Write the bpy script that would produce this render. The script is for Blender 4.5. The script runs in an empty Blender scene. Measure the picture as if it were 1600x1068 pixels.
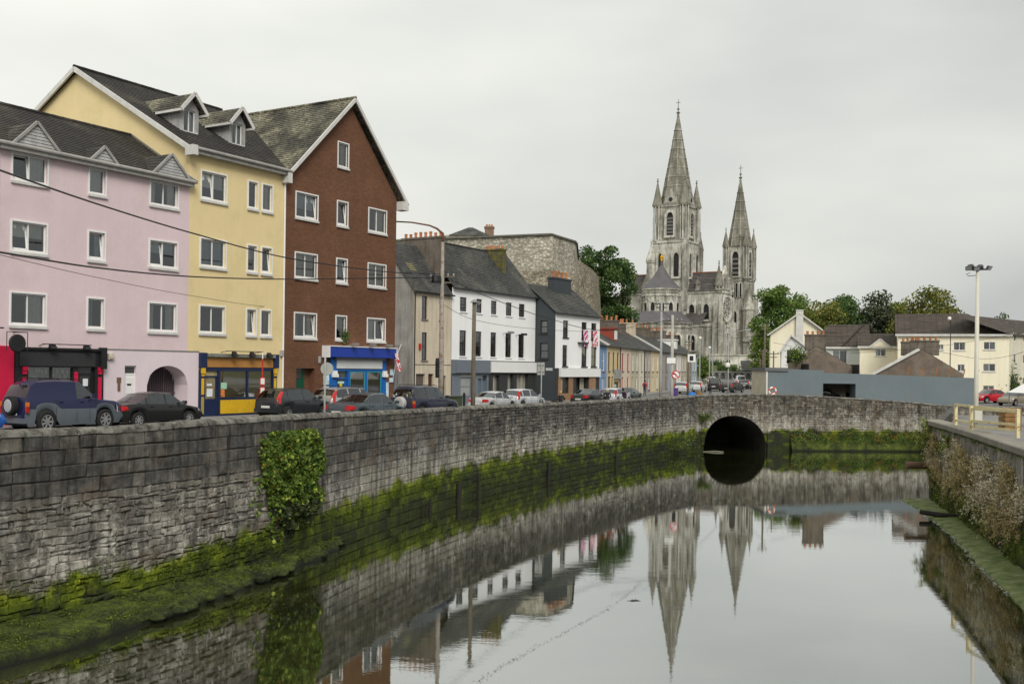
import bpy, math, random
import numpy as np
from math import sin, cos, pi, atan2, sqrt, hypot
from mathutils import Vector, Matrix
R = math.radians
rnd = random.Random(11)
S = bpy.context.scene
COL = S.collection

# ------------------------------------------------------------------ camera, sky, sun, exposure
LENS, HORIZON, EYE, ROLL = 36.0, 575.0, 7.2, 0.013     # eye height above the water, photo horizon row, slight roll
cd = bpy.data.cameras.new('camera'); cam = bpy.data.objects.new('camera', cd); COL.objects.link(cam)
cd.lens = LENS; cd.sensor_width = 36.0; cd.shift_y = (HORIZON - 534.0) / 1600.0
cd.clip_start = 0.1; cd.clip_end = 6000
_c, _s = cos(ROLL), sin(ROLL)
cam.matrix_world = Matrix(((_c, -_s, 0, 0), (0, 0, -1, 0), (_s, _c, 0, EYE), (0, 0, 0, 1)))
S.camera = cam
SUN_AZ, SUN_EL = 164.0, 40.0          # compass from +Y clockwise: light comes from behind the camera, to the right
W = bpy.data.worlds.new('World'); S.world = W; W.use_nodes = True
wn = W.node_tree.nodes; wl = W.node_tree.links
bg = wn['Background']
sk = wn.new('ShaderNodeTexSky'); sk.sky_type = 'NISHITA'; sk.sun_disc = False
sk.sun_elevation = R(SUN_EL); sk.sun_rotation = R(SUN_AZ); sk.dust_density = 6; sk.air_density = 1.5
tc = wn.new('ShaderNodeTexCoord'); mp = wn.new('ShaderNodeMapping'); mp.inputs['Scale'].default_value = (1.1, 1.1, 3.2)
mp.inputs['Rotation'].default_value = (0, 0, 0.6)
nz = wn.new('ShaderNodeTexNoise'); nz.inputs['Scale'].default_value = 1.25; nz.inputs['Detail'].default_value = 5; nz.inputs['Roughness'].default_value = .45
rp = wn.new('ShaderNodeValToRGB'); rp.color_ramp.elements[0].position = .43; rp.color_ramp.elements[1].position = .83
rp.color_ramp.elements[0].color = (4.75, 4.9, 4.8, 1); rp.color_ramp.elements[1].color = (8.75, 8.75, 8.1, 1)
mx = wn.new('ShaderNodeMix'); mx.data_type = 'RGBA'; mx.inputs[0].default_value = .93
wl.new(tc.outputs['Generated'], mp.inputs[0]); wl.new(mp.outputs[0], nz.inputs[0]); # the cloud sheet is thinner, so brighter, towards the upper left
vm = wn.new('ShaderNodeVectorMath'); vm.operation = 'DOT_PRODUCT'; vm.inputs[1].default_value = (-.83, .18, .42); wl.new(tc.outputs['Generated'], vm.inputs[0])
ma = wn.new('ShaderNodeMath'); ma.operation = 'MULTIPLY_ADD'; ma.inputs[1].default_value = .55; wl.new(vm.outputs['Value'], ma.inputs[0]); wl.new(nz.outputs[0], ma.inputs[2]); wl.new(ma.outputs[0], rp.inputs[0])
wl.new(sk.outputs[0], mx.inputs[6]); wl.new(rp.outputs[0], mx.inputs[7]); wl.new(mx.outputs[2], bg.inputs[0])
bg.inputs[1].default_value = 0.073
sl = bpy.data.lights.new('sun', 'SUN'); sl.energy = 1.5; sl.angle = R(28); sl.color = (1, .97, .91)
so = bpy.data.objects.new('sun', sl); COL.objects.link(so)
_d = Vector((sin(R(SUN_AZ)) * cos(R(SUN_EL)), cos(R(SUN_AZ)) * cos(R(SUN_EL)), sin(R(SUN_EL))))
so.rotation_euler = _d.to_track_quat('Z', 'Y').to_euler(); so.location = (30, -30, 60)
S.view_settings.view_transform = 'Standard'; S.view_settings.look = 'None'
S.view_settings.exposure = 0.68; S.view_settings.gamma = 1.0
S.render.engine = 'CYCLES'; S.cycles.use_denoising = True; S.cycles.max_bounces = 7; S.cycles.transparent_max_bounces = 10
S.cycles.use_adaptive_sampling = True; S.cycles.adaptive_threshold = 0.012
S.cycles.caustics_reflective = False; S.cycles.caustics_refractive = False

# ------------------------------------------------------------------ survey helpers (metres; photo columns/rows used as bearings)
def ray(px, py):
    ix, iy = px - 800.0, py - HORIZON
    return (ix * _c + iy * _s) / 1600.0, -(-ix * _s + iy * _c) / 1600.0
def at(px, py, Y):
    a, b = ray(px, py); return Vector((a * Y, Y, EYE + b * Y))
def atz(px, Y, z):
    a = (px - 800.0) / 1600.0
    for _ in range(3):
        py = HORIZON + (EYE - z) / Y * 1600 + (px - 800) * ROLL
        a, b = ray(px, py)
    return Vector((a * Y, Y, z))
class Frame:
    """A facade line: x along it (left to right from the street), y into the building, z up."""
    def __init__(s, o, ang): s.o = Vector(o); s.ang = ang; s.c = cos(ang); s.s = sin(ang)
    def w(s, u, y, z): return Vector((s.o.x + u * s.c - y * s.s, s.o.y + u * s.s + y * s.c, s.o.z + z))
    def uv(s, px, py, off=0.0):
        a, b = ray(px, py)
        Y = (off - s.o.x * s.s + s.o.y * s.c) / (s.c - a * s.s); X = a * Y
        return (X - s.o.x) * s.c + (Y - s.o.y) * s.s, EYE + b * Y - s.o.z
def lerp(a, b, t): return a + (b - a) * t
def pl(tab, x):
    if x <= tab[0][0]: return tab[0][1]
    for (x0, y0), (x1, y1) in zip(tab, tab[1:]):
        if x <= x1: return y0 + (y1 - y0) * (x - x0) / (x1 - x0)
    return tab[-1][1]

# ------------------------------------------------------------------ materials
class NT:
    def __init__(s, name):
        s.m = bpy.data.materials.new(name); s.m.use_nodes = True
        s.n = s.m.node_tree.nodes; s.l = s.m.node_tree.links
        s.b = s.n['Principled BSDF']; s.out = s.n['Material Output']
        s._tc = None; s._g = None; s._oi = None
    def set(s, sock, v):
        if hasattr(v, 'is_output') or hasattr(v, 'links'): s.l.new(v, sock)
        elif isinstance(v, (tuple, list)) and len(v) == 3 and sock.type == 'RGBA': sock.default_value = (*v, 1)
        else: sock.default_value = v
    def tc(s, k):
        if not s._tc: s._tc = s.n.new('ShaderNodeTexCoord')
        return s._tc.outputs[k]
    def geo(s, k):
        if not s._g: s._g = s.n.new('ShaderNodeNewGeometry')
        return s._g.outputs[k]
    def orand(s):
        if not s._oi: s._oi = s.n.new('ShaderNodeObjectInfo')
        return s._oi.outputs['Random']
    def math(s, op, a, b=0.0, c=None):
        k = s.n.new('ShaderNodeMath'); k.operation = op; s.set(k.inputs[0], a); s.set(k.inputs[1], b)
        if c is not None: s.set(k.inputs[2], c)
        return k.outputs[0]
    def mr(s, v, a, b, c=0.0, d=1.0, smooth=False):
        k = s.n.new('ShaderNodeMapRange'); s.set(k.inputs[0], v); k.inputs[1].default_value = a; k.inputs[2].default_value = b
        k.inputs[3].default_value = c; k.inputs[4].default_value = d
        if smooth: k.interpolation_type = 'SMOOTHSTEP'
        return k.outputs[0]
    def map(s, vec, scale=(1, 1, 1), rot=(0, 0, 0), loc=(0, 0, 0)):
        k = s.n.new('ShaderNodeMapping'); s.set(k.inputs[0], vec); k.inputs['Scale'].default_value = scale
        k.inputs['Rotation'].default_value = rot; k.inputs['Location'].default_value = loc
        return k.outputs[0]
    def noise(s, vec, scale, detail=3, rough=.55):
        k = s.n.new('ShaderNodeTexNoise'); s.set(k.inputs['Vector'], vec); k.inputs['Scale'].default_value = scale
        k.inputs['Detail'].default_value = detail; k.inputs['Roughness'].default_value = rough
        return k.outputs[0]
    def mix(s, f, a, b, mode='MIX'):
        k = s.n.new('ShaderNodeMix'); k.data_type = 'RGBA'; k.blend_type = mode
        s.set(k.inputs[0], f); s.set(k.inputs[6], a); s.set(k.inputs[7], b); return k.outputs[2]
    def val(s, col, v):
        k = s.n.new('ShaderNodeHueSaturation'); s.set(k.inputs['Color'], col); s.set(k.inputs['Value'], v); return k.outputs[0]
    def ramp(s, f, stops):
        k = s.n.new('ShaderNodeValToRGB'); e = k.color_ramp.elements
        while len(e) < len(stops): e.new(.5)
        for el, (p, c) in zip(e, stops): el.position = p; el.color = (*c, 1)
        s.set(k.inputs[0], f); return k.outputs[0]
    def bump(s, h, strength=.3, dist=.02):
        k = s.n.new('ShaderNodeBump'); s.set(k.inputs['Height'], h); k.inputs['Strength'].default_value = strength
        k.inputs['Distance'].default_value = dist; s.l.new(k.outputs[0], s.b.inputs['Normal']); return k.outputs[0]
    def done(s, col, rough=.85, spec=.3, metal=0.0):
        s.set(s.b.inputs['Base Color'], col); s.set(s.b.inputs['Roughness'], rough)
        s.b.inputs['Specular IOR Level'].default_value = spec; s.b.inputs['Metallic'].default_value = metal
        return s.m
_MC = {}
def mat(name, col, rough=.85, var=.12, scale=1.2, fine=14.0, bump=.25, bdist=.01, streak=0.0, spec=.3, metal=0.0, col2=None, c2t=.6, rand=0.0):
    """Plain coloured surface with broad and fine tone variation, optional second colour in patches and rain streaks."""
    if name in _MC: return _MC[name]
    t = NT(name); P = t.geo('Position')
    n1 = t.noise(P, scale, 4); n2 = t.noise(P, fine, 3)
    v = t.math('ADD', t.mr(n1, .25, .75, 1 - var, 1 + var), t.mr(n2, .3, .7, -var * .45, var * .45))
    if streak:
        n3 = t.noise(t.map(P, (2.2, 2.2, .16)), 1.6, 4, .6)
        v = t.math('MULTIPLY', v, t.mr(n3, .42, .72, 1.0, 1 - streak))
    if rand: v = t.math('MULTIPLY', v, t.mr(t.math('FRACT', t.math('ADD', t.orand(), t.geo('Random Per Island'))), 0, 1, 1 - rand, 1 + rand))
    c = col
    if col2: c = t.mix(t.mr(t.noise(P, scale * 1.7, 5, .65), c2t - .06, c2t + .08), col, col2)
    if bump: t.bump(t.noise(P, fine * 2.2, 4), bump, bdist)
    _MC[name] = t.done(t.val(c, v), rough, spec, metal); return _MC[name]
def m_brick(name, col, col2, mortar, bw=.225, bh=.075, var=.13):
    if name in _MC: return _MC[name]
    t = NT(name); k = t.n.new('ShaderNodeTexBrick'); t.l.new(t.tc('UV'), k.inputs['Vector'])
    k.inputs['Color1'].default_value = (*col, 1); k.inputs['Color2'].default_value = (*col2, 1); k.inputs['Mortar'].default_value = (*mortar, 1)
    k.inputs['Scale'].default_value = 1; k.inputs['Mortar Size'].default_value = .006; k.inputs['Brick Width'].default_value = bw; k.inputs['Row Height'].default_value = bh
    P = t.geo('Position'); v = t.mr(t.noise(P, .5, 4, .55), .3, .7, 1 - var, 1 + var)
    v = t.math('MULTIPLY', v, t.mr(t.noise(P, 7, 4), .3, .7, .92, 1.08))
    t.bump(k.outputs['Fac'], -.35, .008)
    _MC[name] = t.done(t.val(k.outputs[0], v), .9, .2); return _MC[name]
def m_slate(name, col, lichen=None, la=.55, bw=.32, bh=.22, var=.22, gap=.012):
    if name in _MC: return _MC[name]
    t = NT(name); k = t.n.new('ShaderNodeTexBrick'); t.l.new(t.tc('UV'), k.inputs['Vector'])
    a = tuple(x * 1.3 for x in col); b = tuple(x * .72 for x in col); g = tuple(x * .35 for x in col)
    k.inputs['Color1'].default_value = (*a, 1); k.inputs['Color2'].default_value = (*b, 1); k.inputs['Mortar'].default_value = (*g, 1)
    k.inputs['Scale'].default_value = 1; k.inputs['Mortar Size'].default_value = gap; k.inputs['Brick Width'].default_value = bw; k.inputs['Row Height'].default_value = bh
    P = t.geo('Position'); v = t.mr(t.noise(P, .5, 5, .6), .3, .7, 1 - var, 1 + var)
    v = t.math('MULTIPLY', v, t.mr(t.noise(t.map(P, (1.5, 1.5, .3)), 1.2, 4), .35, .7, 1.1, .8))
    c = k.outputs[0]
    if lichen:
        f = t.math('MULTIPLY', t.mr(t.noise(P, .45, 4), la - .08, la + .1), t.mr(t.noise(P, 6, 5, .7), .38, .62))
        f2 = t.mr(t.noise(P, 11, 2), .66, .70)
        c = t.mix(t.math('MAXIMUM', f, t.math('MULTIPLY', f2, t.mr(t.noise(P, .5, 3), la - .14, la))), c, lichen)
    t.bump(k.outputs['Fac'], -.4, .012)
    _MC[name] = t.done(t.val(c, v), .75, .35); return _MC[name]
def m_glass(name='window_glass', tint=(.86, .9, .9), tr=.92):
    if name in _MC: return _MC[name]
    t = NT(name); g = t.n.new('ShaderNodeBsdfGlossy'); g.inputs['Roughness'].default_value = .03; g.inputs['Color'].default_value = (.9, .93, .95, 1)
    tr_ = t.n.new('ShaderNodeBsdfTransparent'); tr_.inputs[0].default_value = (*[x * tr for x in tint], 1)
    f = t.n.new('ShaderNodeFresnel'); f.inputs[0].default_value = 1.55
    ms = t.n.new('ShaderNodeMixShader'); t.l.new(t.math('MULTIPLY', t.math('ADD', f.outputs[0], .06), 1.3), ms.inputs[0]); t.l.new(tr_.outputs[0], ms.inputs[1]); t.l.new(g.outputs[0], ms.inputs[2])
    t.l.new(ms.outputs[0], t.out.inputs[0]); _MC[name] = t.m; return t.m
def m_leaf(name, c1, c2, c3=None, sc=.5, trans=.25):
    if name in _MC: return _MC[name]
    t = NT(name); P = t.geo('Position'); r = t.geo('Random Per Island')
    c = t.mix(t.mr(t.noise(P, sc, 3), .35, .65), c1, c2)
    if c3: c = t.mix(t.mr(r, .82, .9), c, c3)
    c = t.val(c, t.mr(r, 0, 1, .72, 1.32))
    t.done(c, .6, .25)
    tl = t.n.new('ShaderNodeBsdfTranslucent'); t.l.new(c, tl.inputs[0]); ms = t.n.new('ShaderNodeMixShader'); ms.inputs[0].default_value = trans
    t.l.new(t.b.outputs[0], ms.inputs[1]); t.l.new(tl.outputs[0], ms.inputs[2]); t.l.new(ms.outputs[0], t.out.inputs[0])
    _MC[name] = t.m; return t.m
def m_paint(name, col, rough=.28, metal=.0):
    if name in _MC: return _MC[name]
    t = NT(name); P = t.geo('Position'); v = t.mr(t.noise(P, 3, 3), .3, .7, .92, 1.06)
    t.done(t.val(col, v), t.mr(t.noise(P, 7, 4), .3, .7, rough * 1.0, rough * 1.6), .25, metal); t.b.inputs['Coat Weight'].default_value = .45; t.b.inputs['Coat Roughness'].default_value = .025
    _MC[name] = t.m; return t.m

# ------------------------------------------------------------------ mesh builder
class MB:
    def __init__(s): s.v = []; s.f = []; s.mi = []
    def add(s, vs, fs, mi=0):
        b = len(s.v); s.v += [tuple(p) for p in vs]; s.f += [tuple(b + i for i in f) for f in fs]; s.mi += [mi] * len(fs); return s
    def box(s, x0, y0, z0, x1, y1, z1, mi=0):
        return s.add([(x0, y0, z0), (x1, y0, z0), (x1, y1, z0), (x0, y1, z0), (x0, y0, z1), (x1, y0, z1), (x1, y1, z1), (x0, y1, z1)],
                     [(0, 3, 2, 1), (4, 5, 6, 7), (0, 1, 5, 4), (1, 2, 6, 5), (2, 3, 7, 6), (3, 0, 4, 7)], mi)
    def poly(s, pts, mi=0): return s.add(pts, [tuple(range(len(pts)))], mi)
    def prism(s, pts, d, mi=0):
        n = len(pts); d = Vector(d); q = [Vector(p) + d for p in pts]
        return s.add(list(pts) + q, [tuple(range(n))[::-1], tuple(range(n, 2 * n))] + [(i, (i + 1) % n, n + (i + 1) % n, n + i) for i in range(n)], mi)
    def tube(s, pts, r, n=8, mi=0, caps=True):
        pts = [Vector(p) for p in pts]; rs = r if isinstance(r, (list, tuple)) else [r] * len(pts)
        b = len(s.v); prev = None
        for i, p in enumerate(pts):
            d = (pts[min(i + 1, len(pts) - 1)] - pts[max(i - 1, 0)]).normalized()
            a = d.cross(Vector((0, 0, 1)) if abs(d.z) < .95 else Vector((1, 0, 0))).normalized() if prev is None else (prev - d * prev.dot(d)).normalized()
            prev = a; c = d.cross(a)
            for k in range(n):
                t = 2 * pi * k / n; s.v.append(tuple(p + (a * cos(t) + c * sin(t)) * rs[i]))
        for i in range(len(pts) - 1):
            for k in range(n):
                s.f.append((b + i * n + k, b + i * n + (k + 1) % n, b + (i + 1) * n + (k + 1) % n, b + (i + 1) * n + k)); s.mi.append(mi)
        if caps:
            s.f.append(tuple(b + k for k in range(n))[::-1]); s.mi.append(mi)
            e = b + (len(pts) - 1) * n; s.f.append(tuple(e + k for k in range(n))); s.mi.append(mi)
        return s
    def lathe(s, prof, n=12, c=(0, 0, 0), ax='z', mi=0, ph=0.0, ring=False):
        b = len(s.v); c = Vector(c); prof = list(prof) + ([prof[0]] if ring else [])
        for r, h in prof:
            for k in range(n):
                t = 2 * pi * k / n + ph
                p = (r * cos(t), r * sin(t), h) if ax == 'z' else (r * cos(t), h, r * sin(t)) if ax == 'y' else (h, r * cos(t), r * sin(t))
                s.v.append(tuple(c + Vector(p)))
        for i in range(len(prof) - 1):
            for k in range(n):
                s.f.append((b + i * n + k, b + i * n + (k + 1) % n, b + (i + 1) * n + (k + 1) % n, b + (i + 1) * n + k)); s.mi.append(mi)
        if ring: return s
        s.f.append(tuple(b + k for k in range(n))[::-1]); s.mi.append(mi)
        e = b + (len(prof) - 1) * n; s.f.append(tuple(e + k for k in range(n))); s.mi.append(mi)
        return s
    def xf(s, M, start=0):
        for i in range(start, len(s.v)): s.v[i] = tuple(M @ Vector(s.v[i]))
        return s
    def mesh(s, name, mats, smooth=False, uv=False):
        me = bpy.data.meshes.new(name); me.from_pydata(s.v, [], s.f)
        for m in (mats if isinstance(mats, (list, tuple)) else [mats]): me.materials.append(m)
        if any(s.mi): me.polygons.foreach_set('material_index', s.mi)
        if smooth: me.polygons.foreach_set('use_smooth', [True] * len(s.f))
        if uv:
            L = me.uv_layers.new(name='UVMap'); k = 0
            for p in me.polygons:
                n = p.normal
                if abs(n.z) > .995: U = Vector((1, 0, 0)); V = Vector((0, 1, 0))
                else: U = Vector((-n.y, n.x, 0)).normalized(); V = n.cross(U)
                for li in p.loop_indices:
                    q = me.vertices[me.loops[li].vertex_index].co; L.data[li].uv = (q.dot(U), q.dot(V))
        me.update(); return me
    def build(s, name, mats, parent=None, smooth=False, uv=False, loc=None, rotz=None):
        o = bpy.data.objects.new(name, s.mesh(name, mats, smooth, uv)); COL.objects.link(o)
        if parent: o.parent = parent
        if loc is not None: o.location = loc
        if rotz is not None: o.rotation_euler = (0, 0, rotz)
        return o
def tag(o, label=None, cat=None, group=None, kind=None):
    if label: o['label'] = label
    if cat: o['category'] = cat
    if group: o['group'] = group
    if kind: o['kind'] = kind
    return o
def thing(name, label, cat, loc=(0, 0, 0), rotz=0.0, group=None):
    o = bpy.data.objects.new(name, None); COL.objects.link(o); o.location = loc; o.rotation_euler = (0, 0, rotz)
    o.empty_display_size = .2
    return tag(o, label, cat, group)
def copy_tree(o, parent=None):
    c = o.copy(); COL.objects.link(c); c.parent = parent
    for ch in o.children: copy_tree(ch, c)
    return c
def autosmooth(o, ang=35):
    me = o.data; me.polygons.foreach_set('use_smooth', [True] * len(me.polygons))
    try: me.set_sharp_from_angle(angle=R(ang))
    except Exception: pass
    return o
# ------------------------------------------------------------------ the lie of the land
ZG = [(54, 4.68), (68, 4.0), (92, 4.0), (170, 4.35), (230, 5.0), (290, 7.2), (340, 8.5), (600, 15), (1500, 34)]
def zg(Y): return pl(ZG, Y)
class Path:
    def __init__(s, pts, step=.4):
        P = [Vector(p) for p in pts]; P = [P[0] * 2 - P[1]] + P + [P[-1] * 2 - P[-2]]; q = []
        for i in range(1, len(P) - 2):
            a, b, c, d = P[i - 1:i + 3]; n = max(2, int((c - b).length / step))
            for k in range(n):
                t = k / n; q.append(.5 * (2 * b + (c - a) * t + (2 * a - 5 * b + 4 * c - d) * t * t + (3 * b - a - 3 * c + d) * t ** 3))
        q.append(P[-2]); s.q = q; s.t = [0]
        for a, b in zip(q, q[1:]): s.t.append(s.t[-1] + hypot(b.x - a.x, b.y - a.y))
        s.L = s.t[-1]
    def ev(s, t):
        """plan position, top height, normal to the river, at t metres along"""
        import bisect
        i = min(max(bisect.bisect(s.t, t) - 1, 0), len(s.q) - 2); f = (t - s.t[i]) / max(s.t[i + 1] - s.t[i], 1e-6)
        a, b = s.q[i], s.q[i + 1]; p = a.lerp(b, f); d = Vector((b.x - a.x, b.y - a.y, 0)).normalized()
        return Vector((p.x, p.y, 0)), p.z, Vector((d.y, -d.x, 0))
    def tY(s, Y): return min(range(len(s.q)), key=lambda i: abs(s.q[i].y - Y)) and s.t[min(range(len(s.q)), key=lambda i: abs(s.q[i].y - Y))]
    def tX(s, X): return s.t[min(range(len(s.q)), key=lambda i: abs(s.q[i].x - X))]
WALL = Path([(-25, 6, 5.45), (-19.2, 16, 5.45), (-13.25, 26.5, 5.42), (-11.25, 30, 5.385), (-10.1, 32.3, 5.43), (-8.5, 36.7, 5.41), (-7.42, 40.5, 5.345), (-6.8, 43, 5.28),
             (-4.95, 49.3, 5.17), (-2.14, 57.2, 5.08), (2.5, 67.3, 4.98), (10.25, 82, 4.94), (14.4, 88.5, 4.97), (16.2, 91, 5.02)])
BRIDGE = Path([(16.2, 91, 5.02), (18.3, 92.6, 5.06), (23.4, 93.5, 5.14), (29.4, 94, 4.98), (36.7, 94.7, 4.6), (41.6, 95.0, 4.27), (54, 95.6, 4.25)])
RIGHT = Path([(9.5, 4, 4.6), (14.2, 20, 4.6), (18.6, 37.3, 4.6), (21.4, 48, 4.6), (23.7, 58, 4.6)])

def m_quay(name, mortar=False, bridge=False):
    t = NT(name); P = t.geo('Position'); sx = t.n.new('ShaderNodeSeparateXYZ'); t.l.new(P, sx.inputs[0]); X, Y, z = sx.outputs
    tint = t.math('FRACT', t.math('ADD', t.math('MULTIPLY', t.orand(), 7.31), t.geo('Random Per Island')))
    if mortar: base = (.105, .10, .09)
    elif bridge: base = t.ramp(tint, [(0, (.075, .068, .058)), (.45, (.125, .115, .096)), (.8, (.175, .16, .13)), (1, (.24, .215, .17))])
    else: base = t.ramp(tint, [(0, (.070, .069, .066)), (.5, (.092, .089, .082)), (.8, (.118, .110, .097)), (1, (.175, .16, .135))])
    base = t.val(base, t.mr(t.noise(P, 3.2, 7, .72), .3, .7, .45, 1.6))
    n_w = t.noise(P, 1.15, 6, .68); n_b = t.noise(P, .33, 3)
    # lime bloom and limewash remnants low on the wall
    lw = t.math('MULTIPLY', t.mr(t.math('ADD', t.math('MULTIPLY', n_w, .6), t.math('MULTIPLY', t.noise(P, 5.5, 5, .7), .4)), .465, .575), t.mr(z, 3.9, 1.7, 0.10, 1.0))
    lw = t.math('MULTIPLY', lw, t.mr(t.noise(P, .45, 3), .36, .55, .3, 1.15))
    base = t.mix(lw, base, (.62, .595, .53))
    band = t.math('MULTIPLY', t.mr(z, 3.3, 2.15, 0, .85, True), t.mr(Y, 40, 45, 0, 1))
    base = t.mix(t.math('MULTIPLY', band, t.mr(t.noise(P, 3.5, 5, .6), .3, .62, .35, 1)), base, (.40, .375, .315))
    if not bridge:                                        # dressed dark courses on top, paler brown rubble below
        up_ = t.math('MULTIPLY', t.mr(z, 3.45, 3.62), t.mr(Y, 40, 37)); base = t.mix(up_, base, t.val(base, .78)); base = t.mix(t.math('MULTIPLY', t.mr(z, 3.62, 3.45), t.mr(Y, 40, 37, 0, .6)), base, t.mix(.55, base, (.27, .24, .195)))
    # rain streaks, brown wash and orange lichen
    st = t.noise(t.map(P, (2.6, 2.6, .22)), 1.5, 4, .6)
    base = t.val(base, t.mr(st, .35, .68, 1.3, .45))
    br = t.math('MULTIPLY', t.mr(t.noise(P, .8, 4, .6), .55, .68), .5)
    base = t.mix(br, base, (.12, .085, .055))
    ol = t.math('MULTIPLY', t.mr(t.noise(t.map(P, (1, 1, 2.2)), 4.2, 5, .72), .60, .66), t.mr(t.noise(P, .28, 2), .5, .6, .0, .75))
    base = t.mix(ol, base, (.32, .16, .05))
    # high-water line: weed and moss below it
    zb = t.math('ADD', t.mr(Y, 24, 56, 1.15, 1.95), t.math('MULTIPLY', t.math('SUBTRACT', t.noise(t.map(P, (1, 1, .5)), .9, 5, .62), .5), 1.9))
    mf = t.mr(t.math('SUBTRACT', z, zb), .12, -.16)
    mo = t.ramp(t.math('ADD', t.math('ADD', t.math('MULTIPLY', t.noise(P, 1.1, 7, .74), .72), t.math('MULTIPLY', t.noise(P, 6, 6, .75), .28)), t.mr(t.math('SUBTRACT', z, zb), -1.1, 0, -.07, .07)), [(.33, (.016, .019, .008)), (.42, (.036, .050, .008)), (.51, (.085, .118, .010)), (.58, (.17, .21, .012)), (.68, (.31, .34, .02))])
    mo = t.mix(t.math('MAXIMUM', t.mr(t.noise(P, .6, 5, .65), .53, .60, 0, .8), t.math('MULTIPLY', t.mr(t.noise(t.map(P, (.5, .5, 1.6)), 1.1, 6, .7), .50, .56, 0, .85), t.mr(Y, 50, 70))), mo, (.026, .027, .02))
    mo = t.val(mo, t.mr(tint, 0, 1, .6, 1.2)) if not mortar else t.val(mo, .45)
    mo = t.mix(t.mr(z, .7, .05, 0, .55), mo, (.022, .028, .010))
    base = t.mix(mf, base, mo)
    t.bump(t.noise(P, 9, 8, .75), .9, .05)
    return t.done(base, t.mr(mf, 0, 1, .92, .8), .25)
M_ST = m_quay('quay_stone'); M_MO = m_quay('quay_mortar', True); M_BR = m_quay('bridge_stone', bridge=True)

def stone(pf, t0, t1, z0, z1, proud, j=.012, bev=.03):
    """one rough block: back ring, shoulder ring and a pillowed face, following the curve of the wall"""
    tm, zm = (t0 + t1) / 2, (z0 + z1) / 2; vs = []
    c = [(t0, z0), (t1, z0), (t1, z1), (t0, z1)]
    jj = [(rnd.uniform(-j, j), rnd.uniform(-j, j)) for _ in c]
    for d, k in ((-.03, 0), (proud * .72, .15), (proud, 1)):
        for (t, z), (a, b) in zip(c, jj):
            tt = t + a + (bev * k if t < tm else -bev * k); zz = z + b + (bev * k if z < zm else -bev * k)
            p, _, n = pf(tt); q = p + n * (d + (rnd.uniform(-.01, .01) if k == 1 else 0)); vs.append(Vector((q.x, q.y, zz)))
    fs = [(i, (i + 1) % 4, 4 + (i + 1) % 4, 4 + i) for i in range(4)] + [(4 + i, 4 + (i + 1) % 4, 8 + (i + 1) % 4, 8 + i) for i in range(4)] + [(8, 9, 10, 11)]
    return vs, fs
def courses(out, path, t0, t1, zlo, zhi, h, ln, hv=.1, lv=.35, proud=(.02, .05), gap=.012, j=.012, bev=.03, skip=None, top=None):
    z = zlo
    while z < zhi - .03:
        hh = h * rnd.uniform(1 - hv, 1 + hv)
        if z + hh > zhi - h * .4: hh = zhi - z
        t = t0 - rnd.uniform(0, ln)
        while t < t1:
            l = ln * rnd.uniform(1 - lv, 1 + lv); a, b = max(t, t0), min(t + l, t1)
            if b - a > .08:
                zt = z + hh
                if top: zt = min(zt, top(.5 * (a + b)))
                if zt - z > .05 and not (skip and skip(.5 * (a + b), z + hh / 2, a, b, z, zt)): out.append((a + gap, b - gap, z + gap, zt - gap, rnd.uniform(*proud), j, bev))
            t += l
        z += hh
def lay(parent, path, specs, m, n_single=300, name='stone'):
    def score(s):
        p, _, _n = path.ev((s[0] + s[1]) / 2)
        vis = 1 if -0.56 < p.x / max(p.y, 1) < .56 else .02
        return (s[1] - s[0]) * (s[3] - s[2]) / max(p.length, 5) ** 2 * vis * (1 if s[2] > 0 else .1)
    specs.sort(key=score, reverse=True); mb = MB()
    for k, sp in enumerate(specs):
        vs, fs = stone(path.ev, *sp)
        if k < n_single:
            c = sum(vs, Vector()) / len(vs); o = MB().add([v - c for v in vs], fs).build(name, m, parent, loc=c)
        else: mb.add(vs, fs)
    o = mb.build(name + 'work', m, parent); o['kind'] = 'stuff'; return o
def strip(path, t0, t1, prof, step=.6, top=True):
    """sweep a cross-section (offset to river, height; height None+h = from wall top) along the path"""
    mb = MB(); n = max(2, int((t1 - t0) / step)); m = len(prof); vs = []
    for i in range(n + 1):
        p, zt, nn = path.ev(lerp(t0, t1, i / n))
        for d, z, rel in prof: q = p + nn * d; vs.append((q.x, q.y, z + (zt if rel else 0)))
    fs = [(i * m + k, i * m + k + 1, (i + 1) * m + k + 1, (i + 1) * m + k) for i in range(n) for k in range(m - 1)]
    mb.add(vs, fs); mb.f.append(tuple(range(m))); mb.f.append(tuple(n * m + k for k in range(m))[::-1]); mb.mi += [0, 0]
    return mb

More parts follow.
